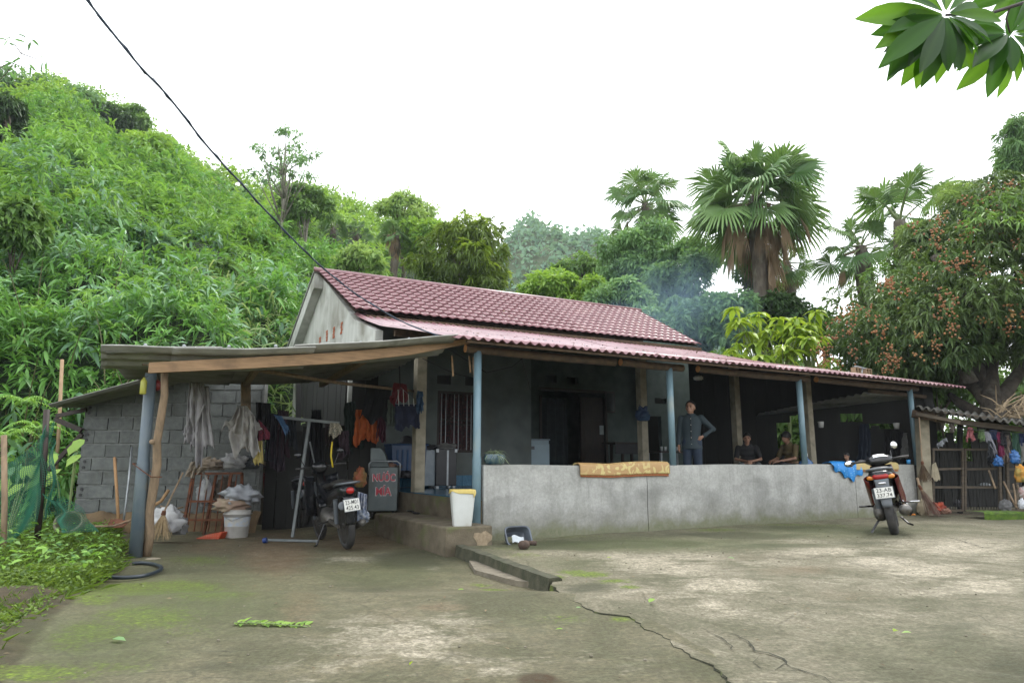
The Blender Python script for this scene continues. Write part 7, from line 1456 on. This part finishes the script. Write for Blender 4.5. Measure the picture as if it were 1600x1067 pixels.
for (xa, xb, la) in ((1458, 1504, 'left'), (1508, 1562, 'right')):
    fr = MB(); x_ = []
    for (p, q_) in (((xa, 798), (xa, 700)), ((xb, 798), (xb, 700)), ((xa, 798), (xb, 797)), ((xa, 761), (xb, 761)), ((xa, 733), (xb, 732)), ((xa, 702), (xb, 702))):
        fr.bar(S(*p, 13.0), S(*q_, 13.0), .035, .04, up=(0, 1, 0) if p[0] == q_[0] else (0, 0, 1))
    dr_ = obj('cage_door', fr, m_oldwood, cs)
    for k in range(1, 12): mb = MB(); x = xa + (xb - xa) * k / 12; mb.bar(S(x, 797, 13.03), S(x, 703, 13.03), .010, .010, up=(0, 1, 0)); obj('slat', mb, m_board, dr_)
for (xa, xb, y) in ((1572, 1600, 733), (1572, 1600, 767), (1572, 1600, 797)): mb = MB(); mb.bar(S(xa, y, 12.9), S(xb, y, 12.9), .03, .045); obj('shelf', mb, m_oldwood, cs)
for x in (1564, 1576, 1590): mb = MB(); mb.bar(S(x, 802, 12.9), S(x - 3, 712, 12.9), .045, .045, up=(0, 1, 0)); obj('rail_post', mb, m_oldwood, cs)
mb = MB(); mb.add([S(1440, 650, 15.6), S(1650, 665, 15.6), S(1650, 812, 15.6), S(1440, 812, 15.6)], [(0, 1, 2, 3)]); 
for k in range(16):
    x0 = 1440 + k * 13; mb = MB(); top = 690 - 14 * (k % 3) + (30 if k in (5, 6, 9) else 0); q0, q1 = S(x0, 806, 15.3), S(x0 + 12, 806, 15.3); tz_ = S(x0, top, 15.3).z; mb.prism([(q0.x, q0.z), (q1.x, q1.z), (q1.x, tz_), (q0.x, tz_)], 'y', q0.y, q0.y + .03); obj('back_board', mb, m_board, cs)
mb = MB(); mb.bar(S(1442, 802, 13.1), S(1545, 806, 12.9), .1, .05); obj('sill', mb, m_oldwood, cs)
# dry palm fronds on the roof
ft_ = MB(); rr = random.Random(4)
for k in range(60): 
    a = Y(rr.uniform(1552, 1610), rr.uniform(636, 655), 13.2 + rr.random()); b = a + Vector((rr.uniform(-.3, .9), rr.uniform(-.3, .3), rr.uniform(-.03, .42))); ft_.tube([a, a.lerp(b, .5) + Vector((0, 0, .06)), b], [.016, .012, .003], 4, cap=False)
o = single('dry_fronds', 'heap of dry tan palm fronds thrown on the cage shed roof', 'dry fronds', ft_, m_thatch, Y(1580, 650, 13.4)); o['kind'] = 'stuff'
# washing along the shed
L_ = [('pink checked cloth hanging nearest the concrete post side of the line', [(1512, 667), (1520, 668), (1522, 688), (1509, 686)], (.50, .16, .17)), ('light green cloth on the line right of the pink one', [(1529, 671), (1537, 671), (1537, 688), (1528, 686)], (.16, .26, .10)),
      ('long white scarf sloping down from the line', [(1538, 674), (1545, 675), (1560, 712), (1552, 712)], (.42, .42, .48)), ('dark blue shirt at the top of the line', [(1546, 671), (1558, 672), (1562, 690), (1545, 688)], (.03, .05, .12)),
      ('magenta scarf hanging right of the white one', [(1557, 674), (1562, 674), (1568, 712), (1561, 713)], (.26, .02, .09)), ('black cloth between the magenta scarf and beige trousers', [(1563, 676), (1570, 676), (1572, 696), (1562, 696)], (.015, .015, .02)),
      ('beige trousers, left leg of the pair on the line', [(1566, 680), (1573, 680), (1570, 722), (1564, 722)], (.27, .21, .17)), ('beige trousers, right leg beside the blue bag', [(1572, 680), (1577, 680), (1579, 722), (1573, 722)], (.27, .21, .17)),
      ('green cloth hanging behind the big blue bag', [(1580, 676), (1592, 678), (1594, 722), (1584, 722)], (.03, .10, .06)), ('navy cloth at the top right of the line', [(1590, 677), (1600, 678), (1602, 695), (1592, 694)], (.02, .04, .13)),
      ('grey-white cloth at the right picture edge', [(1595, 692), (1606, 692), (1606, 724), (1594, 724)], (.30, .30, .27)), ('dark shirt with yellow print in the middle of the line', [(1544, 688), (1552, 690), (1553, 724), (1543, 722)], (.02, .025, .03)),
      ('pale cloth thrown over the cage top', [(1462, 694), (1478, 684), (1480, 690), (1466, 697)], (.26, .28, .30)), ('brown shirt hanging above the left cage door', [(1484, 658), (1490, 658), (1492, 672), (1486, 674)], (.13, .11, .09))]
for i, (l_, q_, c) in enumerate(L_): cloth('garment', l_, 'clothes', q_, 12.6 - .03 * (i % 3), flat('washing%d' % i, tuple(q * .6 for q in c), scale=18), .035, 2, group='washing along the cage shed', seed=i * 1.7)
cloth('cloth', 'beige board-like cloth at the foot of the concrete post', 'cloth', [(1456, 726), (1462, 722), (1470, 748), (1455, 749)], 12.85, flat('beige_board', (.30, .26, .18)), .008, 1)
m_bag = flat('blue_bag', (.02, .11, .30), (.012, .07, .22), rough=.35)
lump('plastic_bag', 'small bright blue plastic bag under the white scarf', 'bag', 1560, 722, 6.5, 8, 12.4, m_bag, 81, .42, 3, group='blue plastic bags'); lump('plastic_bag', 'larger blue plastic bag hanging before the green cloth', 'bag', 1586, 716, 6.5, 10, 12.3, m_bag, 83, .42, 3, group='blue plastic bags')
lump('bag', 'orange and green bag bulging in at the right picture edge', 'bag', 1597, 742, 10, 14, 12.0, flat('og_bag', (.50, .22, .03), (.05, .16, .06), scale=5), 85, .25, 2)
lump('bottle_heap', 'clear plastic bottle lying in the cage', 'bottle', 1539, 757, 8, 3, 13.2, flat('clearb', (.34, .37, .38), rough=.2), 87, .1, 2)
lump('bundle', 'pale bundle low in the cage behind the left door', 'bundle', 1500, 786, 8, 6, 13.3, flat('palec', (.16, .16, .17)), 88, .3, 3)
lump('bundle', 'grey rag heap at the foot of the right cage door', 'bundle', 1571, 790, 8, 9, 12.7, flat('greyc', (.17, .17, .17)), 89, .3, 3)
lump('rag', 'red-orange rag heap on the ground by the concrete post', 'cloth', 1466, 795, 11, 9, 12.6, flat('redrag', (.32, .05, .02), (.08, .02, .02), scale=8), 91, .4, 3); lump('rag', 'brownish cloth lying right of the red rag', 'cloth', 1478, 799, 7, 4, 12.5, flat('brownrag', (.24, .13, .09)), 92, .4, 3)
lump('ball', 'white and red round bundle at the right picture edge low down', 'bundle', 1600, 770, 7, 10, 12.0, flat('whitered', (.42, .40, .38), (.30, .06, .05), scale=8), 93, .2, 3)
lump('paper', 'white crumpled paper at the right edge near the ground', 'paper', 1597, 788, 5, 8, 11.8, flat('paperw', (.5, .52, .55)), 94, .3, 3)
mb = MB(); mb.tube([Y(1468, 666, 12.62), Y(1540, 673, 12.5), Y(1606, 677, 12.45)], .006, 5); single('clothes_line', 'thin line along the cage shed carrying the washing', 'clothes line', mb, m_black, Y(1540, 673, 12.5))
for i, (p, q_) in enumerate((((1568, 752), (1589, 800)), ((1583, 756), (1588, 795)), ((1590, 758), (1600, 790)), ((1545, 735), (1556, 770)))): tool(['bamboo stick slanting in front of the shelf posts', 'thin stick beside the slanting bamboo one', 'stick leaning at the right edge', 'stick inside the right cage door'][i], p, q_, 12.4, .016, m_pole, False, 'stick', 'stick', 12.7)
mk = MB(); a, b = G(1538, 812, 0), G(1612, 812, 0)
mk.grid(lambda s_, t_: (a.x + (b.x - a.x) * s_, a.y + (0, -.02, .0, .5)[min(3, int(t_ * 3.01))] , (0 - .02, .10, .13, .12)[min(3, int(t_ * 3.01))] + .02 * mnoise.noise(Vector((s_ * 9, t_ * 3, 0)))), 50, 3); o = obj('mossy_kerb', mk, pm('moss_kerb', (.05, .10, .015), (.10, .17, .02), scale=16, c3=(.06, .05, .035), s3=5, rough=1, bs=.8, bd=.02)); o['kind'] = 'structure'
broom('long broom hanging upside on the concrete post', (1436, 652), (1441, 722), 12.75, (1446, 752), 9, flat('dark_bristle', (.13, .085, .045), (.08, .05, .03)), 90)
tw = broom('bundle of thin twigs, a yard broom, leaning in the corner by the wall end', (1433, 746), (1437, 760), 12.3, (1462, 806), 12, flat('twig', (.20, .13, .10), (.13, .08, .06)), 90, .02)
lump('sack', 'tan sack behind the twig broom', 'sack', 1442, 794, 8, 14, 12.9, flat('tansack', (.30, .25, .17)), 96, .25, 2)

# ================================================================== left edge: green net fence, rings, posts
fn_ = thing('net_fence', 'green mesh netting strung on rough stakes at the left edge', 'fence', Y(60, 812, 8.2)); oF = Vector(fn_.location)
m_gnet = flat('green_net', (.02, .16, .09), (.02, .12, .07), rough=.6)
def netpiece(q_, d, nu, nv, seed, sag=.1):
    P = [Y(x, y, dd) - oF for (x, y), dd in zip(q_, d)]; mb = MB()
    mb.grid(lambda s_, t_: P[0].lerp(P[1], s_).lerp(P[3].lerp(P[2], s_), t_) + Vector((.03 * math.sin(t_ * 9 + seed), .07 * math.sin(s_ * 7 + t_ * 4 + seed), -sag * math.sin(math.pi * s_) * (1 - t_))), nu, nv)
    o = obj('netting', mb, m_gnet, fn_); w_ = o.modifiers.new('w', 'WIREFRAME'); w_.thickness = .006; w_.use_replace = True; o['kind'] = 'stuff'
netpiece([(-40, 700), (76, 655), (62, 820), (-40, 880)], [7.6, 8.3, 8.3, 7.6], 46, 44, 1, .35)
netpiece([(74, 660), (84, 700), (96, 800), (62, 815)], [8.3, 8.35, 8.4, 8.3], 14, 40, 3, .0)
netpiece([(76, 770), (104, 775), (152, 830), (90, 832)], [8.3, 8.4, 8.5, 8.2], 22, 18, 5, .1)
for (a, b, d, r_, m_) in (((73, 640), (58, 842), 8.3, .035, m_darkwood), ((6, 680), (4, 900), 7.7, .03, m_pole)): mb = MB(); mb.tube([Y(*b, d) - oF, Y((a[0] + b[0]) / 2 + 2, (a[1] + b[1]) / 2, d) - oF, Y(*a, d) - oF], r_, 9); obj('stake', mb, m_, fn_, smooth=True)
tool('pale bamboo pole standing behind the shed corner', (97, 562), (87, 745), 12.0, .03, flat('bamboo_pole', (.36, .25, .15), (.28, .19, .11)), False, 'pole', 'pole', 12.2)
for i, (x, y, r_, tl, l_) in enumerate(((98, 808, .16, R(62), 'mossy concrete ring lying behind, open side to the yard'), (100, 842, .17, R(50), 'mossy concrete ring lying in front, half in the weeds'))):
    c_ = G(x, y, -.05) * (1); mb = MB(); mb.lathe([(r_, -.14), (r_ * 1.02, .14), (r_ * .88, .14), (r_ * .84, -.12), (0, -.12)], 26); o = single('concrete_ring', l_, 'concrete ring', mb, flat('ringc', (.20, .19, .13), (.10, .11, .06), scale=9), (0, 0, 0), group='concrete rings'); o.location = c_ + Vector((0, .1, r_ * .8)); o.rotation_euler = (tl, 0, R(18))
def taro(x, y, d, L, n, l_):
    c_ = Y(x, y, d); t = thing('taro_plant', l_, 'plant', (c_.x, c_.y, -.08)); rr = random.Random(int(x))
    for k in range(n):
        e = c_ - Vector(t.location) + Vector((rr.uniform(-.25, .25), rr.uniform(-.2, .2), rr.uniform(-.15, .15))); mb = MB(); mb.tube([(0, 0, 0), e * .6 + Vector((0, 0, .1)), e], [.012, .009, .006], 5); so_ = obj('stalk', mb, m_stalk, t)
        az = rr.uniform(-2.6, -.5); D = np.array([[math.cos(az), math.sin(az), -.6]]); me = leaf_mesh('leaf', np.array([tuple(e - Vector(D[0]) * L * .25)]), D, np.array([[0, -.4, .8]]), L, L * .75, rr.uniform(.3, .9), lm_treeb, 2, droop=.2, fold=.08); obj('leaf', me, None, so_)
taro(118, 700, 9.6, .24, 4, 'broad leaved taro plant beside the shed corner'); taro(70, 735, 9.0, .22, 4, 'broad leaved plant just behind the green net'); taro(20, 745, 8.6, .24, 4, 'broad leaved plant at the far left behind the net')
# fern clumps on the bank
def fern(x, y, d, n, L, l_):
    c_ = Y(x, y, d); c_.z = max(tz(c_.x, c_.y), c_.z - .3); t = thing('fern', l_, 'fern', c_, 0, 'ferns on the bank'); B = []; D = []
    for k in range(n):
        az = k * 2.4; el = rnd.uniform(.3, .9)
        for j in range(14):
            f_ = j / 14; p = Vector((math.cos(az) * math.cos(el), math.sin(az) * math.cos(el), math.sin(el) - .9 * f_)) * L * f_
            for s_ in (-1, 1): B.append(tuple(p)); D.append((math.cos(az + s_ * 1.2), math.sin(az + s_ * 1.2), -.3))
    B, D = np.array(B), np.array(D); m_ = len(B); f_ = np.tile(np.repeat(np.arange(14) / 14, 2), n); Ls = .16 * L * (1.15 - f_)
    o = obj('fronds', leaf_mesh('fronds', B, D, np.tile([0, 0, 1.], (m_, 1)), Ls, Ls * .28, npr.uniform(.3, 1, m_), lm_bamboo2, 1), None, t); o['kind'] = 'stuff'
for i, (x, y, d, l_) in enumerate(((172, 590, 12.6, 'yellow-green fern on the straw bank above the shed roof'), (40, 600, 11.5, 'fern at the far left below the bamboo'), (62, 640, 11.2, 'fern left of the shed roof tip'), (240, 575, 13.0, 'fern just above the left end of the carport roof'), (15, 650, 10.5, 'fern at the left edge above the net'))): fern(x, y, d, 9, .75, l_)
# hose loop
hp = [(118, 895), (150, 900), (190, 902), (225, 899), (247, 892), (252, 886), (240, 881), (222, 879), (205, 880)]
mb = MB(); P_ = [G(x, y, -.07) for x, y in hp]; fine = []
for i in range(len(P_) - 1):
    p0, p1, p2, p3 = P_[max(i - 1, 0)], P_[i], P_[i + 1], P_[min(i + 2, len(P_) - 1)]
    for k in range(6):
        t_ = k / 6; fine.append(.5 * ((2 * p1) + (p2 - p0) * t_ + (2 * p0 - 5 * p1 + 4 * p2 - p3) * t_ ** 2 + (3 * p1 - p0 - 3 * p2 + p3) * t_ ** 3))
mb.tube(fine, .018, 8); single('hose', 'black hose lying in a loop on the ground by the pipe pole', 'hose', mb, flat('hose_black', (.02, .03, .04), rough=.4), G(200, 890, -.09))
# fallen leaves
fl_ = thing('fallen_frond', 'fallen green compound leaf lying on the driveway', 'leaf', G(424, 984, -.03) + Vector((0, 0, .012))); oL = Vector(fl_.location) - Vector((0, 0, .012)); B = []; D = []
for k in range(15):
    p = G(370 + k * 7.6, 979 + .35 * k, -.03) - oL
    for s_ in (-1, 1): B.append(tuple(p + Vector((0, 0, .012)))); D.append((.25 + .5 * rnd.random(), s_ * 1.0, .05 + .2 * rnd.random()))
mb = MB(); mb.tube([G(366, 978, -.02) - oL + Vector((0, 0, .01)), G(424, 981, -.02) - oL + Vector((0, 0, .015)), G(480, 985, -.02) - oL + Vector((0, 0, .01))], .004, 5); obj('stem', mb, m_stalk, fl_)
B, D = np.array(B), np.array(D); o = obj('leaflets', leaf_mesh('leaflets', B, D, nrm(rv(len(B)) * .2 + [0, 0, 1]), npr.uniform(.06, .10, len(B)), npr.uniform(.03, .042, len(B)), npr.uniform(.2, .9, len(B)), lm_treeb, 2, droop=.05), None, fl_)
lf = [(175, 1004, 'blue-green leaf lying alone on the mossy slab', lm_blue, .10), (1014, 946, 'green leaf with stalk by the courtyard crack', lm_treeb, .09), (725, 925, 'small green leaf beside the loose flake', lm_treeb, .05), (868, 989, 'little green leaf on the left slab middle', lm_treeb, .05), (1402, 990, 'bright green leaf on the right of the courtyard', lm_lime, .07), (1425, 994, 'pale folded leaf next to the bright green one', lm_pale, .06), (640, 1046, 'tiny yellow-green leaf near the picture foot', lm_lime, .04), (948, 874, 'yellow-green leaf on the pale patch before the wall', lm_lime, .05), (908, 954, 'small blue-green leaf at the crack', lm_blue, .04), (1148, 876, 'greyish leaf in the courtyard middle', lm_blue, .07)]
for x, y, l_, m_, L in lf:
    p = G(x, y, (0 if x > 900 else -.02)); me = leaf_mesh('leaf', np.zeros((1, 3)), np.array([[rnd.uniform(-1, 1), rnd.uniform(-.4, .4), .08]]), np.array([[.1, -.2, 1.]]), L, L * .45, .6, m_, 2, droop=.1); o = obj('fallen_leaf', me, None); o.location = p + Vector((0, 0, .022)); tago(o, l_, 'leaf', 'single leaves fallen on the concrete')
# crumbs, twigs and dry bits over both slabs
n = 900; ax_ = npr.uniform(-4.5, 8, n); ay = npr.uniform(2.5, 12, n); kz = np.where(ax_ > crx(ay), .010, zleft(ax_, ay) + .014); B = np.stack([ax_, ay, kz], -1); keep = (np.abs(ax_ - crx(ay)) > .15) & (ay < 8.4 + .5 * (ax_ > 0) * ax_); B = B[keep]; m_ = len(B)
D = nrm(rv(m_) * np.array([1, 1, .05])); Ls = npr.uniform(.008, .045, m_); o = obj('leaf_litter', leaf_mesh('leaf_litter', B, D, nrm(rv(m_) * .3 + [0, 0, 1]), Ls, Ls * npr.uniform(.15, .6, m_), npr.uniform(0, 1, m_), leafmat('litter_leaf', (.05, .035, .02), (.22, .17, .10), .05, .9), 1, droop=0), None); o['kind'] = 'stuff'
pb = MB()
for k in range(260):
    x, y = rnd.uniform(-4.5, 7), rnd.uniform(2.6, 9.5); z = .004 if x > crx(y) else float(zleft(x, y)) + .004; r_ = rnd.uniform(.003, .011); pb.ball((x, y, z), (r_, r_ * .8, r_ * .6), 6, 4)
o = obj('pebbles', pb, flat('pebble', (.22, .20, .15), (.10, .09, .06))); o['kind'] = 'stuff'
o = lump('stone', 'flat beige stone at the foot of the prop pole', 'stone', 239, 874, 11, 3, 7.8, flat('stone_b', (.30, .26, .19)), 97, .15, 2)

# ================================================================== cable, overhead branch, twig
cb = [(120, -22, 4.2), (137, 2, 4.25), (215, 100, 4.6), (262, 150, 4.9), (325, 230, 5.4), (375, 285, 5.9), (430, 345, 6.5), (495, 410, 7.3), (560, 462, 8.0), (638, 507, 8.6), (714, 533, 8.75)]
P_ = [Y(*q_) for q_ in cb]; P_ = [P_[0]] + [(P_[max(i - 1, 0)] * (2 * 0 + 0) + .5 * ((2 * P_[i]) + (P_[i + 1] - P_[max(i - 1, 0)]) * (k / 4) + (2 * P_[max(i - 1, 0)] - 5 * P_[i] + 4 * P_[i + 1] - P_[min(i + 2, len(P_) - 1)]) * (k / 4) ** 2 + (3 * P_[i] - P_[max(i - 1, 0)] - 3 * P_[i + 1] + P_[min(i + 2, len(P_) - 1)]) * (k / 4) ** 3)) for i in range(len(P_) - 1) for k in range(1, 5)]; mb = MB(); mb.tube(P_, .0085, 7); P2 = [p + Vector((.012 * math.sin(i * 1.9), 0, .012 * math.cos(i * 1.9))) for i, p in enumerate(P_)]
o = single('power_cable', 'dark overhead cable running down from the top left to the porch corner', 'cable', mb, flat('cable', (.02, .04, .07), rough=.5), P_[0])
mb = MB(); mb.tube(P2, .005, 6); mb.v = [(x - P_[0].x, y - P_[0].y, z - P_[0].z) for x, y, z in mb.v]; obj('second_strand', mb, bpy.data.materials['cable'], o, smooth=True)

lm_over = leafmat('overhead_leaf', (.020, .075, .012), (.075, .20, .025), .50, .35)
lm_overp = leafmat('overhead_leaf_young', (.05, .14, .015), (.14, .30, .03), .55, .35)
def bigblade(nv=8, m_=None, seed=0):
    mb = MB(); st = [(0, .0), (.12, .30), (.3, .72), (.5, .98), (.65, 1.0), (.8, .78), (.92, .34), (1.0, .02)]
    for (a, w_) in st:
        for s_ in (-1, -.5, 0, .5, 1): mb.v.append((s_ * w_ * .135, a, .05 * abs(s_) * w_ - .16 * a * a + .010 * math.sin(a * 34) * abs(s_)))
    k = 5; mb.f = [(i * k + j, i * k + j + 1, (i + 1) * k + j + 1, (i + 1) * k + j) for i in range(len(st) - 1) for j in range(4)]; mb.m = [0] * len(mb.f)
    me = mb.mesh('leaf', m_, True); at = me.attributes.new('tint', 'FLOAT', 'POINT'); at.data.foreach_set('value', [seed + (.25 if i % 5 == 2 else 0) for i in range(len(me.vertices))]); return me
blades = [bigblade(m_=m_, seed=s_) for m_, s_ in ((lm_over, .1), (lm_over, .45), (lm_over, .8), (lm_overp, .4), (lm_overp, .8), (lm_dark, .2))]
m_rib = pm('leaf_rib', (.12, .20, .05), rough=.5, bs=0)
bd = thing('tree_branch', 'overhead branch with whorls of long glossy leaves in the top right corner', 'branch', Y(1640, -10, 3.2)); oB = Vector(bd.location)
mb = MB(); mb.tube([Y(2300, -330, 4.2) - oB, Y(1900, -130, 3.6) - oB, Y(1660, -25, 3.25) - oB, Y(1600, 5, 3.2) - oB, Y(1545, 22, 3.15) - oB, Y(1478, 24, 3.1) - oB], [.04, .024, .014, .010, .008, .006], 8); mb.tube([Y(1578, 12, 3.18) - oB, Y(1572, 30, 3.2) - oB, Y(1578, 52, 3.2) - oB], [.006, .005, .004], 6); obj('twig', mb, m_darkwood, bd, smooth=True)
def whorl(cx, cy, d, L):
    c_ = Y(cx, cy, d) - oB
    for (ang, ln, tlt, bi) in L:
        a = R(ang); tip = Vector((math.cos(a), .45 * tlt + rnd.uniform(-.3, .2), math.sin(a) + rnd.uniform(-.08, .08))).normalized(); ln = ln * rnd.uniform(.88, 1.12); nrm_ = Vector((0, -1, .25)) if abs(tlt) < 2 else Vector((0, 0, 1))
        x_ = tip.cross(nrm_).normalized(); z_ = x_.cross(tip).normalized(); M = Matrix((x_, tip, z_)).transposed().to_4x4(); l_ = ln * d / F
        o = obj('leaf', blades[bi], None, bd); o.matrix_local = Matrix.Translation(c_ + tip * .02) @ M @ Matrix.Rotation(R(rnd.uniform(-35, 35)), 4, 'Y') @ Matrix.Diagonal((l_, l_, l_, 1))
whorl(1478, 22, 3.1, [(172, 125, 0, 1), (183, 140, .4, 4), (196, 105, -.4, 1), (208, 130, 0, 3), (216, 112, .6, 0), (224, 138, 0, 1), (232, 110, -.6, 5), (239, 128, .3, 3), (246, 132, 0, 4), (252, 108, .5, 1), (259, 100, -.3, 0), (267, 104, .2, 4), (275, 98, 0, 0), (283, 92, .5, 5), (292, 84, 0, 1), (300, 90, .6, 3), (150, 100, .3, 1), (135, 90, 0, 4), (118, 80, .4, 0), (100, 70, 0, 1), (70, 75, .4, 4), (45, 90, 0, 1), (20, 100, .3, 0), (2, 95, -.3, 3), (-15, 100, .5, 0), (-32, 90, 0, 1)])
whorl(1478, 22, 3.02, [(190, 118, .5, 0), (205, 100, .6, 5), (218, 126, -.2, 1), (229, 118, .4, 0), (243, 112, .5, 5), (256, 118, .1, 1), (270, 96, .4, 0), (165, 90, .5, 3), (142, 80, 0, 0), (320, 90, .4, 1), (345, 95, .2, 0)])
whorl(1578, 52, 3.2, [(178, 92, 0, 1), (190, 100, .4, 3), (200, 118, 0, 0), (210, 96, .5, 4), (219, 118, -.3, 5), (228, 110, .2, 3), (238, 104, 0, 0), (247, 120, .3, 1), (256, 82, -.2, 0), (266, 95, 0, 4), (277, 66, .3, 5), (287, 80, 0, 3), (299, 70, .4, 0), (312, 80, 0, 1), (330, 85, .2, 4), (350, 80, 0, 0), (10, 80, .3, 3), (30, 85, 0, 1), (160, 80, .3, 4), (60, 70, 0, 0), (140, 60, .3, 1)])
whorl(1600, -20, 3.3, [(200, 110, 0, 1), (225, 90, .3, 3), (250, 85, 0, 0), (275, 80, .4, 1), (180, 90, 0, 4), (300, 70, 0, 3)])
# bamboo twig at the top left
tg = thing('bamboo_twig', 'thin bamboo twig with drooping leaves against the sky at the top left edge', 'twig', Y(-20, 140, 6.5)); oW = Vector(tg.location)
for L in ([(-25, 150), (10, 115), (33, 84), (60, 52)], [(33, 84), (20, 66), (10, 52)], [(33, 84), (55, 92), (82, 102)], [(-25, 120), (15, 98), (40, 106), (60, 112)]): mb = MB(); mb.tube([Y(x, y, 6.5) - oW for x, y in L], [.006, .004, .003, .002][:len(L)], 5, cap=False); obj('stem', mb, m_bark, tg)
B = []; D = []
for (x, y, dx, dy) in ((18, 58, -.9, -.5), (15, 62, -.4, -1), (10, 62, -1, .1), (22, 62, .9, -.1), (14, 68, .6, -.3), (48, 66, 0, -1), (50, 62, .9, -.7), (42, 60, -.8, .4), (35, 90, -.5, -.4), (62, 92, .0, .2), (67, 96, -.1, -1), (72, 98, .3, -1), (45, 100, .8, -.7), (20, 98, -.6, -.6), (33, 100, .2, -1), (38, 106, .4, -1), (48, 104, .05, -1.2), (2, 86, -.8, -.8), (-5, 90, -.3, -1), (5, 96, .8, -.2), (25, 112, -.2, -1), (30, 116, -.6, -.9), (10, 105, 1, -.5), (0, 110, -.1, -1), (15, 112, .7, -.9)):
    B.append(tuple(Y(x, y, 6.5) - oW)); D.append((dx, rnd.uniform(-.3, .3), dy))
B, D = np.array(B), np.array(D); me = leaf_mesh('leaves', B, D, nrm(rv(len(B)) * .5 + [0, -1, .2]), npr.uniform(.10, .15, len(B)), npr.uniform(.025, .034, len(B)), npr.uniform(.1, .8, len(B)), lm_bamboo, 2, droop=.1); obj('leaves', me, None, tg)['kind'] = 'stuff'

# ================================================================== air and smoke
m_hz = bpy.data.materials.new('haze_air'); m_hz.use_nodes = True; t_ = m_hz.node_tree; t_.nodes.remove(t_.nodes['Principled BSDF'])
pv = N(t_, 'VolumePrincipled'); pv.inputs['Color'].default_value = (.86, .93, 1, 1); pv.inputs['Density'].default_value = .0005; pv.inputs['Anisotropy'].default_value = .3; t_.links.new(pv.outputs[0], t_.nodes['Material Output'].inputs['Volume'])
mb = MB(); mb.box((15, 80, 31), (360, 240, 66)); o = obj('haze', mb, m_hz); o['kind'] = 'stuff'
m_sm = bpy.data.materials.new('smoke_air'); m_sm.use_nodes = True; t_ = m_sm.node_tree; t_.nodes.remove(t_.nodes['Principled BSDF'])
pv = N(t_, 'VolumePrincipled'); pv.inputs['Color'].default_value = (.50, .75, 1, 1); tc = N(t_, 'TexCoord'); gr = N(t_, 'TexGradient', gradient_type='SPHERICAL'); t_.links.new(tc.outputs['Object'], gr.inputs[0])
nz = N(t_, 'TexNoise', i_Scale=1.6, i_Detail=3); t_.links.new(tc.outputs['Object'], nz.inputs['Vector']); mr2 = N(t_, 'MapRange'); mr2.inputs[1].default_value = .38; mr2.inputs[2].default_value = .68; mr2.inputs[4].default_value = .42; t_.links.new(nz.outputs[0], mr2.inputs[0])
t_.links.new(math_(t_, 'MULTIPLY', gr.outputs[0], mr2.outputs[0]), pv.inputs['Density']); t_.links.new(pv.outputs[0], t_.nodes['Material Output'].inputs['Volume'])
mb = MB(); mb.ball((0, 0, 0), 1, 20, 14); o = obj('smoke', mb, m_sm); o['kind'] = 'stuff'; o.location = Y(1050, 490, 20.5); o.scale = (2.9, 1.5, 2.3)
